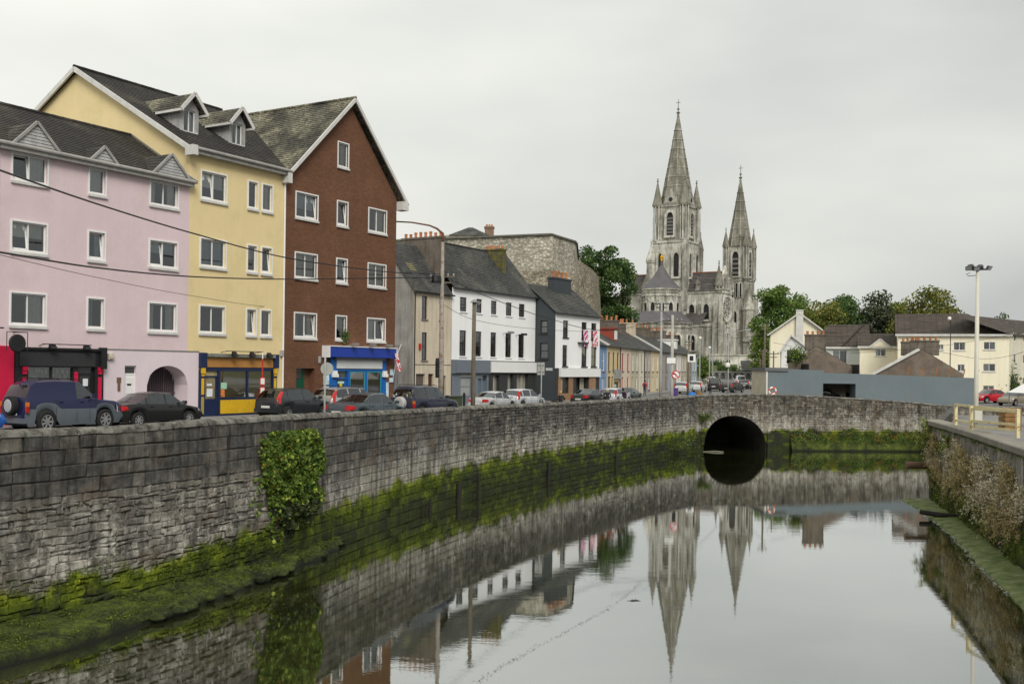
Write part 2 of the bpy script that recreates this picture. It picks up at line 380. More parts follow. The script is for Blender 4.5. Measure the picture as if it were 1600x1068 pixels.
# ------------------------------------------------------------------ water, river bed and ground
def m_water():
    t = NT('river_water'); P = t.geo('Position')
    a = t.noise(t.map(P, (.55, 1.5, 1)), 1.5, 3, .5); b = t.noise(t.map(P, (1, 2.4, 1)), 7.0, 2, .5); patch = t.mr(t.noise(P, .07, 3), .42, .62, .35, 1)
    h = t.math('MULTIPLY', t.math('ADD', a, t.math('MULTIPLY', b, .22)), patch)
    k = t.n.new('ShaderNodeBump'); t.l.new(h, k.inputs['Height']); k.inputs['Strength'].default_value = .042; k.inputs['Distance'].default_value = .05
    g = t.n.new('ShaderNodeBsdfGlossy'); g.inputs['Roughness'].default_value = .012; g.inputs['Color'].default_value = (.93, .95, .96, 1); t.l.new(k.outputs[0], g.inputs['Normal'])
    d = t.n.new('ShaderNodeBsdfDiffuse'); t.set(d.inputs[0], t.mix(t.mr(t.noise(P, .35, 4), .4, .65), (.020, .023, .008), (.046, .048, .016)))
    f = t.n.new('ShaderNodeFresnel'); f.inputs[0].default_value = 1.33; t.l.new(k.outputs[0], f.inputs['Normal'])
    ms = t.n.new('ShaderNodeMixShader'); t.l.new(t.mr(f.outputs[0], .14, .55, .56, .90), ms.inputs[0]); t.l.new(d.outputs[0], ms.inputs[1]); t.l.new(g.outputs[0], ms.inputs[2])
    t.l.new(ms.outputs[0], t.out.inputs[0]); return t.m
tag(MB().poly([(-70, -60, 0), (120, -60, 0), (120, 104, 0), (-70, 104, 0)]).build('water', m_water()), kind='structure')
tag(MB().poly([(-70, -60, -1.2), (120, -60, -1.2), (120, 104, -1.2), (-70, 104, -1.2)]).build('river_bed', mat('river_mud', (.05, .045, .03))), kind='structure')
M_ASPH = mat('asphalt', (.105, .105, .104), .9, .14, .5, 30, .3, .006)
M_PAVE = mat('pavement_concrete', (.24, .235, .225), .9, .12, .8, 16, .3)
mb = MB(); n = 90; rows = []
for i in range(n + 1):                                   # the quay road, from the wall back under the houses
    t = WALL.L * i / n; p, zt, nn = WALL.ev(t); q = p - nn * .42; rows.append(((q.x, q.y, zg(q.y)), (-160, q.y, zg(q.y))))
for (a, b), (c, d) in zip(rows, rows[1:]): mb.poly([a, c, d, b])
bi = []
for i in range(41):
    p, zt, nn = BRIDGE.ev(BRIDGE.L * i / 40); q = p - nn * .42; bi.append((q.x, q.y, zg(q.y)))
for a, b in zip(bi, bi[1:]): mb.poly([a, b, (b[0], 101, zg(101)), (a[0], 101, zg(101))])
mb.poly([rows[-1][0], (bi[0][0], 101, zg(101)), (-160, 101, zg(101)), rows[-1][1]])
mb.poly([bi[-1], (400, 95.6, zg(95)), (400, 101, zg(101)), (bi[-1][0], 101, zg(101))])
tag(mb.build('road', M_ASPH), kind='structure')
M_GR = mat('rough_grass_ground', (.075, .095, .03), .95, .25, .2, 3, .5, .05, col2=(.12, .115, .06))
mb = MB(); ys = [101, 130, 150, 170, 200, 230, 260, 290, 315, 340, 400, 500, 600, 1000, 1500, 3500]
for y0, y1 in zip(ys, ys[1:]): mb.poly([(-y1 - 200, y0, zg(y0) - .02), (y1 + 300, y0, zg(y0) - .02), (y1 + 300, y1, zg(y1) - .02), (-y1 - 200, y1, zg(y1) - .02)])
tag(mb.build('ground', M_GR), kind='structure')
# the street running on towards the cathedral, and the right-hand quay
mb = MB(); far = [(101, 8, 70), (130, 19, 62), (165, 30.5, 64), (200, 38, 62), (232, 44, 90), (240, 38, 100)]
for (y0, a0, b0), (y1, a1, b1) in zip(far, far[1:]): mb.poly([(a0, y0, zg(y0) + .012), (b0, y0, zg(y0) + .012), (b1, y1, zg(y1) + .012), (a1, y1, zg(y1) + .012)])
tag(mb.build('street', mat('worn_asphalt', (.17, .168, .162), .9, .12, .4, 20, .25)), kind='structure')
rq = [(RIGHT.ev(RIGHT.L * i / 12)) for i in range(13)]
mb = MB(); L = [(p - n * -.0 + Vector((.4, 0, 0))) for p, z, n in rq]
for a, b in zip(L, L[1:]): mb.poly([(a.x, a.y, 3.4), (140, a.y, 3.4), (140, b.y, 3.4), (b.x, b.y, 3.4)])
mb.poly([(L[-1].x, L[-1].y, 3.4), (140, L[-1].y, 3.4), (140, 95.4, 3.4), (41.5, 95.4, 3.4)])
tag(mb.build('quay_yard', mat('yard_concrete', (.2, .195, .185), .9, .2, .4, 12, .3)), kind='structure')

# ------------------------------------------------------------------ left quay wall
QW = thing('quay_wall', 'long curved stone river wall below the street, mossy and wet at its foot', 'wall')
tK, tA, tM = WALL.tY(13), WALL.tY(38), WALL.tY(57.2)
strip(WALL, 0, WALL.L, [(-.02, -1.2, 0), (-.02, -.16, 1), (-.45, -.16, 1), (-.45, -1.5, 1)]).build('wall_core', M_MO, QW)
sp = []
topz = lambda t: WALL.ev(t)[1] - .19
courses(sp, WALL, tK, tA, 3.55, 5.3, .43, .82, .1, .4, (.03, .075), j=.022, top=topz)
courses(sp, WALL, tK, tA, -.1, 3.55, .19, .38, .38, .62, (.01, .095), j=.042, bev=.03, gap=.006)
courses(sp, WALL, tA, tM, -.1, 5.3, .37, .72, .05, .3, (.03, .055), bev=.022, top=topz, skip=lambda t, z, *a: rnd.random() < .03 and z < 1.6)
courses(sp, WALL, tM, WALL.L, 1.95, 5.3, .21, .38, .35, .6, (.015, .085), j=.035, top=topz)
courses(sp, WALL, tM, WALL.L, -.1, 1.95, .3, .5, .15, .4, (.02, .06), j=.015)
lay(QW, WALL, sp, M_ST)
M_CAP = mat('coping_stone', (.20, .19, .165), .95, .35, 2.2, 16, .9, .04, col2=(.075, .07, .06), c2t=.52, rand=.2)
t = 4.0
while t < WALL.L - .3:                                    # rounded capping, laid stone by stone
    l = min(rnd.uniform(.9, 1.6), WALL.L - t); mb = MB(); m = 9; vs = []
    p0 = WALL.ev(t + l / 2)[0]; w = rnd.uniform(-.015, .015)
    for i in range(4):
        p, zt, nn = WALL.ev(t + .012 + (l - .024) * i / 3)
        for k in range(m):
            a = pi * k / (m - 1); d = -.19 + .27 * cos(a) + w; h = zt - .2 + .2 * sin(a) ** .7 + rnd.uniform(-.012, .012)
            q = p + nn * d - p0; vs.append((q.x, q.y, h))
    mb.add(vs, [(i * m + k, i * m + k + 1, (i + 1) * m + k + 1, (i + 1) * m + k) for i in range(3) for k in range(m - 1)] + [tuple(range(m))[::-1], tuple(3 * m + k for k in range(m))])
    autosmooth(mb.build('coping_stone', M_CAP, QW, loc=p0), 50); t += l
# mossy footing along the near foot of the wall
def m_moss():
    t = NT('wet_moss'); P = t.geo('Position'); n = t.noise(P, 1.3, 6, .7)
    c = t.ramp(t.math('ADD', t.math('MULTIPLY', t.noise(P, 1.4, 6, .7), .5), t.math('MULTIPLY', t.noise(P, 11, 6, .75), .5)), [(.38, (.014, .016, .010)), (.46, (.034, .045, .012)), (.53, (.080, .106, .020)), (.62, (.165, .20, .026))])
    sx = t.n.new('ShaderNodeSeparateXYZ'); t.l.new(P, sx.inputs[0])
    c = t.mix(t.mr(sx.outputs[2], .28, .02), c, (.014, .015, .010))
    t.bump(t.noise(P, 12, 8, .78), 1.0, .09); return t.done(c, .85, .25)
M_MOSS = m_moss()
wid = [(10, 2.8), (23, 2.6), (27.3, 2.25), (29.1, 1.85), (32.3, 1.35), (36.3, 1.05), (40.2, .65), (42.5, .15)]
mb = MB(); vs = []; fr = (0, .18, .36, .55, .74, .9, 1, 1.03, 1.06); tL = [WALL.tY(11) + k * .16 for k in range(int((WALL.tY(42.3) - WALL.tY(11)) / .16))]
from mathutils import noise as mn
for t in tL:
    p, _, nn = WALL.ev(t); w = pl(wid, p.y); rough = min(1, max(0.12, (p.y - 27.5) / 2.5))
    for f in fr:
        q = p + nn * w * f; k = mn.fractal(Vector((q.x * 1.7, q.y * 1.7, 3)), .9, 2.1, 5); k2 = mn.noise(Vector((q.x * .8, q.y * .8, 9)))
        h = (.34 - .1 * f) * min(1, w / 1.6) + .06 + rough * (.16 * k + .10 * abs(mn.noise(Vector((q.x * 4.3, q.y * 4.3, 1))))) 
        if f > .95: h = min(h, (.30, .10, -.35)[[1, 1.03, 1.06].index(f)] * (min(1, w / 1.6) if f < 1.05 else 1) + rough * .1 * k); q = q + nn * rough * .3 * k2
        vs.append((q.x, q.y, h))
m = len(fr); mb.add(vs, [(i * m + k, i * m + k + 1, (i + 1) * m + k + 1, (i + 1) * m + k) for i in range(len(tL) - 1) for k in range(m - 1)])
autosmooth(mb.build('mossy_footing', M_MOSS, QW), 50)
M_TIMB = mat('wet_timber', (.022, .02, .016), .8, .3, 3, 14, .6)
for px, Y, z0, z1, r in ((712, 55.2, -.5, 1.0, .15), (745, 57.4, -.5, 1.3, .085), (668, 51.3, -.4, .6, .08), (858, 67, -.4, 1.2, .1), (962, 77.5, -.4, .75, .1)):
    p, _, nn = WALL.ev(WALL.tY(Y)); q = p + nn * .22     # old fender stumps standing against the wall
    mb = MB().tube([(0, 0, z0), (.03, .02, z1 * .6), (.0, .03, z1)], [r, r * .95, r * .8], 8)
    tag(mb.build('fender_post', M_TIMB, loc=(q.x, q.y, 0)), {712: 'thickest black timber stump standing in the water against the quay wall', 745: 'slim black timber stump beside the thickest stump at the quay wall', 668: 'short thin timber stump left of the other stumps at the quay wall', 858: 'lone black stump in green moss halfway along the quay wall', 962: 'farthest small black stump at the quay wall before the arch'}[px], 'post', 'timber stumps along the quay wall')

# ------------------------------------------------------------------ the bridge
BG = thing('stone_bridge', 'rubble stone road bridge with one low dark arch over the river', 'bridge')
def arch_pt(a):                                           # arch outline in (t, z)
    return BT - 3.05 * cos(a), .55 + 2.62 * sin(a)
BT = BRIDGE.tX(20.35)
def in_arch(t, z, grow=0.0): return z < .55 and abs(t - BT) < 3.05 + grow or ((t - BT) / (3.05 + grow)) ** 2 + (max(z - .55, 0) / (2.62 + grow)) ** 2 < 1
mb = MB(); bt = [0.0] + sorted([arch_pt(pi * i / 24)[0] for i in range(25)] + [BT - 3.05, BT + 3.05]) + [BT + 3.05 + k * 1.5 for k in range(1, int((BRIDGE.L - BT - 3.05) / 1.5))] + [BRIDGE.L]
def zarch(t):
    k = (t - BT) / 3.05
    return -1.2 if abs(k) >= 1 else .55 + 2.62 * sqrt(max(0, 1 - k * k))
for a, b in zip(bt, bt[1:]):                              # spandrel core, split round the opening
    if b - a < 1e-4: continue
    pa, za, na = BRIDGE.ev(a); pb, zb_, nb = BRIDGE.ev(b); la = zarch(a) if not (abs(abs(a - BT) - 3.05) < 1e-3) else (.55 if a < BT and b <= BT + 3.05 and b > BT - 3.05 or a >= BT and False else -1.2)
    lb = zarch(b)
    if a >= BT - 3.051 and b <= BT + 3.051: la = max(zarch(a), .55); lb = max(zarch(b), .55)
    else: la = lb = -1.2
    A = [(pa.x, pa.y, la), (pb.x, pb.y, lb), (pb.x, pb.y, zb_ - .1), (pa.x, pa.y, za - .1)]
    i1, i2 = pa - na * .45, pb - nb * .45; B = [(i1.x, i1.y, la), (i2.x, i2.y, lb), (i2.x, i2.y, zb_ - .1), (i1.x, i1.y, za - .1)]
    mb.add(A + B, [(0, 1, 2, 3), (7, 6, 5, 4), (3, 2, 6, 7), (1, 0, 4, 5)])
mb.build('wall_core', M_MO, BG)
sp = []
btop = lambda t: BRIDGE.ev(t)[1] - .1
sk_ = lambda t, z, a, b, z0, z1: in_arch(a, z0, .36) or in_arch(b, z0, .36) or in_arch(t, z0, .36) or in_arch(t, z, .36)
courses(sp, BRIDGE, 0, BRIDGE.L, 1.95, 5.2, .2, .36, .3, .5, (.02, .07), j=.024, top=btop, skip=sk_)
courses(sp, BRIDGE, 0, BRIDGE.L, -.1, 1.95, .3, .5, .2, .4, (.02, .06), j=.02, skip=sk_)
lay(BG, BRIDGE, sp, M_BR)
for i in range(27):                                       # voussoirs
    a0, a1 = pi * i / 27 + .006, pi * (i + 1) / 27 - .006; vs = []; rr = rnd.uniform(.3, .42)
    for d in (-.2, .1):
        for a, g in ((a0, 0), (a1, 0), (a1, rr), (a0, rr)):
            p, _, nn = BRIDGE.ev(BT - (3.05 + g) * cos(a)); q = p + nn * d; vs.append(Vector((q.x, q.y, .55 + (2.62 + g) * sin(a))))
    c = sum(vs, Vector()) / 8
    MB().add([v - c for v in vs], [(0, 1, 2, 3), (7, 6, 5, 4), (0, 4, 5, 1), (1, 5, 6, 2), (2, 6, 7, 3), (3, 7, 4, 0)]).build('arch_stone', M_BR, BG, loc=c)
mb = MB(); m = 17; vs = []                                # vault running back under the road
for k in range(2):
    for i in range(m):
        a = pi * i / (m - 1); p, _, nn = BRIDGE.ev(BT - 3.05 * cos(a)); q = p - nn * (9.5 * k) ; vs.append((q.x, q.y, .55 + 2.62 * sin(a)))
for k in range(2):
    for tt in (BT - 3.05, BT + 3.05): p, _, nn = BRIDGE.ev(tt); q = p - nn * 9.5 * k; vs.append((q.x, q.y, -1.3))
mb.add(vs, [(i, i + 1, m + i + 1, m + i) for i in range(m - 1)] + [(0, 2 * m, 2 * m + 2, m), (m - 1, 2 * m + 1, 2 * m + 3, 2 * m - 1), tuple(range(m, 2 * m)) + (2 * m + 3, 2 * m + 2)])
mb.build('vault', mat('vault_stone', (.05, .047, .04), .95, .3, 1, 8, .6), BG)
t = 0.02
while t < BRIDGE.L - .3:
    l = min(rnd.uniform(.8, 1.5), BRIDGE.L - t); vs = []; p0 = BRIDGE.ev(t + l / 2)[0]; m = 7
    for i in range(3):
        p, zt, nn = BRIDGE.ev(t + .01 + (l - .02) * i / 2)
        for k in range(m):
            a = pi * k / (m - 1); q = p + nn * (-.2 + .29 * cos(a)) - p0; vs.append((q.x, q.y, zt - .12 + .12 * sin(a) ** .6 + rnd.uniform(-.01, .01)))
    MB().add(vs, [(i * m + k, i * m + k + 1, (i + 1) * m + k + 1, (i + 1) * m + k) for i in range(2) for k in range(m - 1)] + [tuple(range(m))[::-1], tuple(2 * m + k for k in range(m))]).build('coping_stone', M_CAP, BG, loc=p0); t += l
# weed-covered shelf at the foot of the right half of the bridge
tS = BT + 5.4
p, _, nn = BRIDGE.ev(tS)
strip(BRIDGE, tS, BRIDGE.L - 6, [(.05, 1.0, 0), (.35, .85, 0), (.6, .2, 0), (.65, -.5, 0)], .5).build('weedy_shelf', M_MOSS, BG)
strip(BRIDGE, BT + 3.2, BT + 5.2, [(.02, 1.65, 0), (.22, 1.6, 0), (.26, -.5, 0)], .4).build('pier_foot', M_BR, BG)
# ------------------------------------------------------------------ right-hand quay wall
RW = thing('quay_wall', 'stained concrete river wall with a flat coping on the right bank', 'wall')
M_CONC = mat('stained_concrete', (.20, .188, .16), .9, .3, 1.4, 18, .5, .02, streak=.55, col2=(.33, .31, .265), c2t=.56, rand=.22)
M_GST = m_quay('right_quay_stone')
strip(RIGHT, 0, RIGHT.L, [(.0, -1.2, 0), (.0, 4.3, 0), (.5, 4.3, 0), (.5, 2.5, 0)]).build('wall_core', M_GST, RW)
a, b = RIGHT.q[-1], Vector((41, 95, 0))
dd = Vector((b.x - a.x, b.y - a.y, 0)).normalized() * 37; mb = MB()
mb.add([(a.x, a.y, -1.2), (a.x + dd.x, a.y + dd.y, -1.2), (a.x + dd.x, a.y + dd.y, 4.3), (a.x, a.y, 4.3), (a.x + .5, a.y - .1, 4.3), (a.x + dd.x + .5, a.y + dd.y, 4.3)], [(0, 1, 2, 3), (3, 2, 5, 4)]); mb.build('return_wall', M_GST, RW)
t = 3.0
while t < RIGHT.L - .2:                                  # cast panels
    l = min(rnd.uniform(.9, 1.35), RIGHT.L - t); vs = []; pr = rnd.uniform(.05, .1)
    p0, _, _n = RIGHT.ev(t + l / 2)
    for d in (.02, -pr):
        for tt, z in ((t + .015, 2.0 + rnd.uniform(-.12, .12)), (t + l - .015, 2.0 + rnd.uniform(-.12, .12)), (t + l - .015, 4.33), (t + .015, 4.33)):
            p, _, nn = RIGHT.ev(tt); q = p + nn * d - p0; vs.append((q.x, q.y, z))
    MB().add(vs, [(0, 3, 2, 1), (4, 5, 6, 7), (0, 1, 5, 4), (1, 2, 6, 5), (2, 3, 7, 6), (3, 0, 4, 7)]).build('panel', M_CONC, RW, loc=p0); t += l
t = 3.0
while t < RIGHT.L:
    l = min(rnd.uniform(2.6, 3.4), RIGHT.L - t + .15)
    strip(RIGHT, t + .01, t + l - .01, [(-.22, 4.34, 0), (-.24, 4.56, 0), (-.2, 4.6, 0), (.55, 4.62, 0), (.6, 4.34, 0)], .7).build('coping_slab', mat('coping_concrete', (.24, .225, .19), .92, .22, 1.5, 20, .5, .015, rand=.1), RW); t += l
def m_shelf():
    t = NT('mud_shelf'); P = t.geo('Position'); c = t.ramp(t.noise(P, 1.6, 8, .72), [(.36, (.06, .09, .022)), (.48, (.12, .16, .05)), (.58, (.18, .20, .085)), (.70, (.28, .275, .18))])
    t.bump(t.noise(P, 12, 5, .7), .6, .03); return t.done(c, .8, .3)
vs = []; fr = (-.1, .25, .5, .75, .95, 1.03, 1.06); tL = [5 + k * .25 for k in range(int((RIGHT.L - 4.6) / .25))]
for t in tL:
    p, _, nn = RIGHT.ev(t); w = pl([(20, 1.5), (31, 1.25), (45, 1.0), (55, 1.15), (58, 1.5), (60, 1.5)], p.y) + .16 * mn.noise(Vector((t * .6, 0, 0)))
    for f in fr:
        q = p - nn * w * f; k = mn.fractal(Vector((q.x * 1.3, q.y * 1.3, 7)), .9, 2, 4)
        vs.append((q.x, q.y, (.2 - .1 * max(f, 0) + .045 * k) if f < 1 else (.05, -.4)[f > 1.05]))
m = len(fr); mb = MB().add(vs, [(i * m + k + 1, i * m + k, (i + 1) * m + k, (i + 1) * m + k + 1) for i in range(len(tL) - 1) for k in range(m - 1)])
e0 = (len(tL) - 1) * m; mb.f.append(tuple(e0 + k for k in range(m))); mb.mi.append(0)
autosmooth(mb.build('mud_shelf', m_shelf(), RW), 60)

# ------------------------------------------------------------------ building helpers
M_PVC = mat('white_pvc', (.80, .80, .78), .45, .05, 2, 10, 0)
M_TRIM = mat('white_trim', (.62, .61, .58), .6, .12, 1.5, 12, .1, streak=.12)
M_FASC = mat('grey_fascia', (.40, .39, .365), .6, .15, 1.5, 14, .15, streak=.25)
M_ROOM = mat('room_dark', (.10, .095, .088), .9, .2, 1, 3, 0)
M_CUR = mat('pale_curtain', (.78, .76, .70), .9, .1, 3, 8, 0)
M_CUR2 = mat('tan_drape', (.46, .40, .30), .9, .15, 3, 8, 0); M_CUR3 = mat('grey_blue_drape', (.38, .43, .46), .9, .15, 3, 8, 0)
M_GLASS = m_glass()
def m_dglass():
    t = NT('dark_window_glass'); P = t.geo('Position'); return t.done(t.ramp(t.noise(P, .6, 3), [(.35, (.012, .013, .014)), (.6, (.05, .052, .05)), (.75, (.10, .10, .095))]), .07, .6)
M_DG = m_dglass()
M_POT = mat('terracotta_pot', (.42, .17, .075), .85, .2, 3, 14, .3, rand=.2)
M_CHIM = mat('chimney_render', (.16, .135, .11), .95, .3, 1.2, 14, .6, .02, streak=.4)
class Bld:
    """A building thing; parts are modelled in its street frame."""
    def __init__(s, name, label, fr, u0, cat='house', group=None):
        s.fr, s.u0 = fr, u0; s.T = thing(name, label, cat, fr.w(u0, 0, 0), fr.ang, group)
    def part(s, mb, name, m, parent=None, smooth=False, uv=False, label=None):
        o = mb.build(name, m, parent or s.T, smooth, uv)
        if parent is None: o.location = (-s.u0, 0, 0)
        if label: o['label'] = label
        return o
def clip(poly, out):
    n = len(out)
    for i in range(n):
        (ax, ay), (bx, by) = out[i], out[(i + 1) % n]; r = []
        for j in range(len(poly)):
            p, q = poly[j], poly[(j + 1) % len(poly)]
            sp_ = (bx - ax) * (p[1] - ay) - (by - ay) * (p[0] - ax); sq = (bx - ax) * (q[1] - ay) - (by - ay) * (q[0] - ax)
            if sp_ >= -1e-9: r.append(p)
            if sp_ * sq < -1e-12: t = sp_ / (sp_ - sq); r.append((p[0] + (q[0] - p[0]) * t, p[1] + (q[1] - p[1]) * t))
        poly = r
        if len(poly) < 3: return []
    return poly
def panel(mb, outline, holes, y=0.0, rev=.17, fn=None, mi=0):
    """facade sheet with real openings; outline is convex, counter-clockwise in (u, v)"""
    fn = fn or (lambda u, v, d: (u, y + d, v))
    us = sorted({p[0] for p in outline} | {h[i] for h in holes for i in (0, 2)}); vs = sorted({p[1] for p in outline} | {h[i] for h in holes for i in (1, 3)})
    for a, b in zip(us, us[1:]):
        for c, d in zip(vs, vs[1:]):
            if b - a < 1e-6 or d - c < 1e-6: continue
            m, n = (a + b) / 2, (c + d) / 2
            if any(h[0] < m < h[2] and h[1] < n < h[3] for h in holes): continue
            pg = clip([(a, c), (b, c), (b, d), (a, d)], outline)
            if pg: mb.poly([fn(u, v, 0) for u, v in pg], mi)
    for h in holes:
        c = [(h[0], h[1]), (h[2], h[1]), (h[2], h[3]), (h[0], h[3])]; r = h[4] if len(h) > 4 else rev
        for (a, b), (d, e) in zip(c, c[1:] + c[:1]): mb.poly([fn(d, e, 0), fn(a, b, 0), fn(a, b, r), fn(d, e, r)], mi)
    return mb
def window(B, u0, v0, u1, v1, fm, lights=1, tilt=None, surround=0.0, sm=None, sill=None, bars=None, cur=0, y=0.0, fw=.055, simple=False, split=.5, fn=None, gm=None):
    """frame with its lights; children: pane, sill, curtain, room"""
    mb = MB(); d0, d1 = y + .075, y + .14; w = fw
    if surround:
        k = surround
        for a, b, c, d in ((u0 - k, v0 - k, u1 + k, v0), (u0 - k, v1, u1 + k, v1 + k), (u0 - k, v0, u0, v1), (u1, v0, u1 + k, v1)): mb.box(a, y - .035, b, c, y + .002, d)
    for a, b, c, d in ((u0, v0, u1, v0 + w), (u0, v1 - w, u1, v1), (u0, v0 + w, u0 + w, v1 - w), (u1 - w, v0 + w, u1, v1 - w)): mb.box(a, d0, b, c, d1, d)
    ed = [u0 + w] + [lerp(u0, u1, split if lights == 2 else (i + 1) / lights) for i in range(lights - 1)] + [u1 - w]
    for e in ed[1:-1]: mb.box(e - w * .5, d0 + .003, v0 + w, e + w * .5, d1, v1 - w)
    panes = []
    for i in range(lights):
        a, b = ed[i] + (w * .5 if i else 0), ed[i + 1] - (w * .5 if i < lights - 1 else 0); s0 = len(mb.v); t = .045
        if tilt == i:                                     # bottom-hung sash standing ajar
            Mx = Matrix.Translation((0, d0 + .03, v0 + w)) @ Matrix.Rotation(R(-7), 4, 'X') @ Matrix.Translation((0, -d0 - .03, -v0 - w))
            for p, q, r_, s_ in ((a, v0 + w, b, v0 + w + t), (a, v1 - w - t, b, v1 - w), (a, v0 + w, a + t, v1 - w), (b - t, v0 + w, b, v1 - w)): mb.box(p, d0 + .01, q, r_, d0 + .05, s_)
            mb.xf(Mx, s0); panes.append(([Mx @ Vector(p) for p in ((a, d0 + .03, v0 + w), (b, d0 + .03, v0 + w), (b, d0 + .03, v1 - w), (a, d0 + .03, v1 - w))]))
        else:
            if bars:
                nc, nr = bars
                for k in range(1, nc): x = lerp(a, b, k / nc); mb.box(x - .012, d0 + .02, v0 + w, x + .012, d1 - .01, v1 - w)
                for k in range(1, nr): z = lerp(v0 + w, v1 - w, k / nr); h = .03 if k * 2 == nr else .012; mb.box(a, d0 + .015, z - h, b, d1 - .012, z + h)
            panes.append([(a, d0 + .035, v0 + w), (b, d0 + .035, v0 + w), (b, d0 + .035, v1 - w), (a, d0 + .035, v1 - w)])
    if fn: mb.v = [fn(*v) for v in mb.v]; panes = [[fn(*p) for p in q] for q in panes]
    o = B.part(mb, 'window', fm)
    for p in panes: MB().poly(p).build('pane', M_DG if simple else (gm or M_GLASS), o)
    f3 = fn or (lambda a, b, c: (a, b, c))
    if sill:
        ms = MB().box(u0 - .08, y - .09, v0 - .1 - surround, u1 + .08, y + .06, v0 - surround + .004); ms.v = [f3(*v) for v in ms.v]; ms.build('sill', sill, o)
    if not simple:
        mr_ = MB().box(u0 - .5, y + .19, v0 - .35, u1 + .5, y + 1.6, v1 + .3); del mr_.f[2]; del mr_.mi[2]; mr_.v = [f3(*v) for v in mr_.v]; mr_.build('room', M_ROOM, o)
        if cur:
            mc = MB(); W_ = u1 - u0; n = 14
            spans = {1: [(0, .28), (.72, 1)], 2: [(0.02, .98)], 3: [(.5, 1)], 4: [(0, .5)], 5: [(0, .18), (.8, 1)], 6: [(.55, .95)], 7: [(0, 1)]}[cur]
            if cur == 7: zb_ = v0 + (v1 - v0) * rnd.uniform(.35, .6)
            else: zb_ = v0 - .02
            for a, b in spans:
                vs = []
                for k in range(n + 1): x = u0 + W_ * lerp(a, b, k / n); dd_ = y + .215 + .025 * sin(k * 1.9); vs += [f3(x, dd_, zb_), f3(x + .03 * sin(k * 3.1), dd_ + .01, v1)]
                mc.add(vs, [(2 * k, 2 * k + 2, 2 * k + 3, 2 * k + 1) for k in range(n)])
            mc.build('curtain', (M_CUR, M_CUR2, M_CUR3)[rnd.choice((0, 0, 0, 1, 2))], o)
    return o
def slope(mb, a, b, c, d, n, lift=.03):
    """slated slope in lapped courses: a,b lower edge left to right; c,d upper edge right to left"""
    a, b, c, d = map(Vector, (a, b, c, d)); N = (b - a).cross(d - a).normalized()
    if N.z < 0: N = -N
    for i in range(n):
        f, g = i / n, (i + 1) / n; l0, r0, l1, r1 = a.lerp(d, f), b.lerp(c, f), a.lerp(d, g), b.lerp(c, g)
        mb.add([l0 + N * lift, r0 + N * lift, r1 + N * .004, l1 + N * .004, l0, r0], [(0, 1, 2, 3), (4, 5, 1, 0)])
    return mb
def beam(mb, p, q, w, h, mi=0):
    """rectangular bar from p to q, w sideways and h upright"""
    p, q = Vector(p), Vector(q); d = (q - p).normalized(); s = d.cross(Vector((0, 0, 1))).normalized() if abs(d.z) < .99 else Vector((1, 0, 0)); u = s.cross(d)
    vs = [e + s * a * w / 2 + u * b * h / 2 for e in (p, q) for a, b in ((-1, -1), (1, -1), (1, 1), (-1, 1))]
    return mb.add(vs, [(0, 3, 2, 1), (4, 5, 6, 7), (0, 1, 5, 4), (1, 2, 6, 5), (2, 3, 7, 6), (3, 0, 4, 7)])
def chimney(B, u0, y0, u1, y1, z0, z1, pots, m=None, along='y', ph=.5, cap=.16, pm=None):
    mb = MB().box(u0, y0, z0, u1, y1, z1 - cap).box(u0 - .06, y0 - .06, z1 - cap, u1 + .06, y1 + .06, z1)
    o = B.part(mb, 'chimney', m or M_CHIM)
    for i in range(pots):
        f = (i + .5) / pots; x, y = (lerp(u0, u1, f), (y0 + y1) / 2) if along == 'u' else ((u0 + u1) / 2, lerp(y0, y1, f))
        h = ph * rnd.uniform(.8, 1.15); MB().lathe([(.13, 0), (.12, h * .7), (.15, h * .75), (.14, h), (.1, h), (.09, h * .8)], 10, (x, y, z1)).build('chimney_pot', pm or M_POT, o)
    return o
def gutter(B, u0, u1, y, z, m, r=.07): B.part(MB().tube([(u0, y, z), (u1, y, z)], r, 8), 'gutter', m)
def downpipe(B, u, y, z0, z1, m, r=.045): B.part(MB().tube([(u, y, z1), (u, y, z0)], r, 8), 'downpipe', m)
def ridge(B, p, q, m, r=.1):
    p, q = Vector(p), Vector(q); n = max(3, int((q - p).length / .5)); mb = MB()
    for i in range(n): mb.tube([p.lerp(q, (i + .02) / n), p.lerp(q, (i + .98) / n)], [r * 1.06, r], 8)
    B.part(mb, 'ridge_tiles', m)

# ------------------------------------------------------------------ row A: the three apartment houses by the near quay
FA = Frame((-14.71, 46.4, 4.75), atan2(1, .594))
M_PINK = mat('pink_render', (.71, .565, .585), .9, .04, .5, 10, .2, .004, streak=.03, col2=(.67, .54, .545), c2t=.58)
M_PINK2 = mat('lilac_render', (.74, .635, .67), .9, .05, .6, 10, .2, .004, streak=.04)
M_YEL = mat('yellow_render', (.78, .63, .345), .9, .04, .5, 10, .2, .004, streak=.03, col2=(.72, .595, .31), c2t=.58)
M_BRK = m_brick('brown_brick', (.18, .080, .044), (.13, .060, .035), (.15, .095, .062))
M_SL1 = m_slate('dark_tiles', (.042, .038, .034), (.12, .11, .08), .62, .33, .2)
M_SL2 = m_slate('lichen_tiles', (.058, .053, .042), (.34, .32, .22), .47, .33, .2)
M_BLACK = mat('black_paint', (.018, .018, .019), .45, .15, 2, 12, .05)
M_CHAR = mat('charcoal_board', (.035, .035, .037), .55, .1, 1, 8, .05)
M_CRIM = mat('crimson_paint', (.60, .012, .06), .5, .08, 1.5, 10, .08)
M_NAVY = mat('navy_paint', (.015, .026, .075), .45, .15, 2, 12, .08)
M_GOLD = mat('golden_yellow_paint', (.68, .42, .02), .5, .08, 2, 12, .08, col2=(.55, .33, .03))
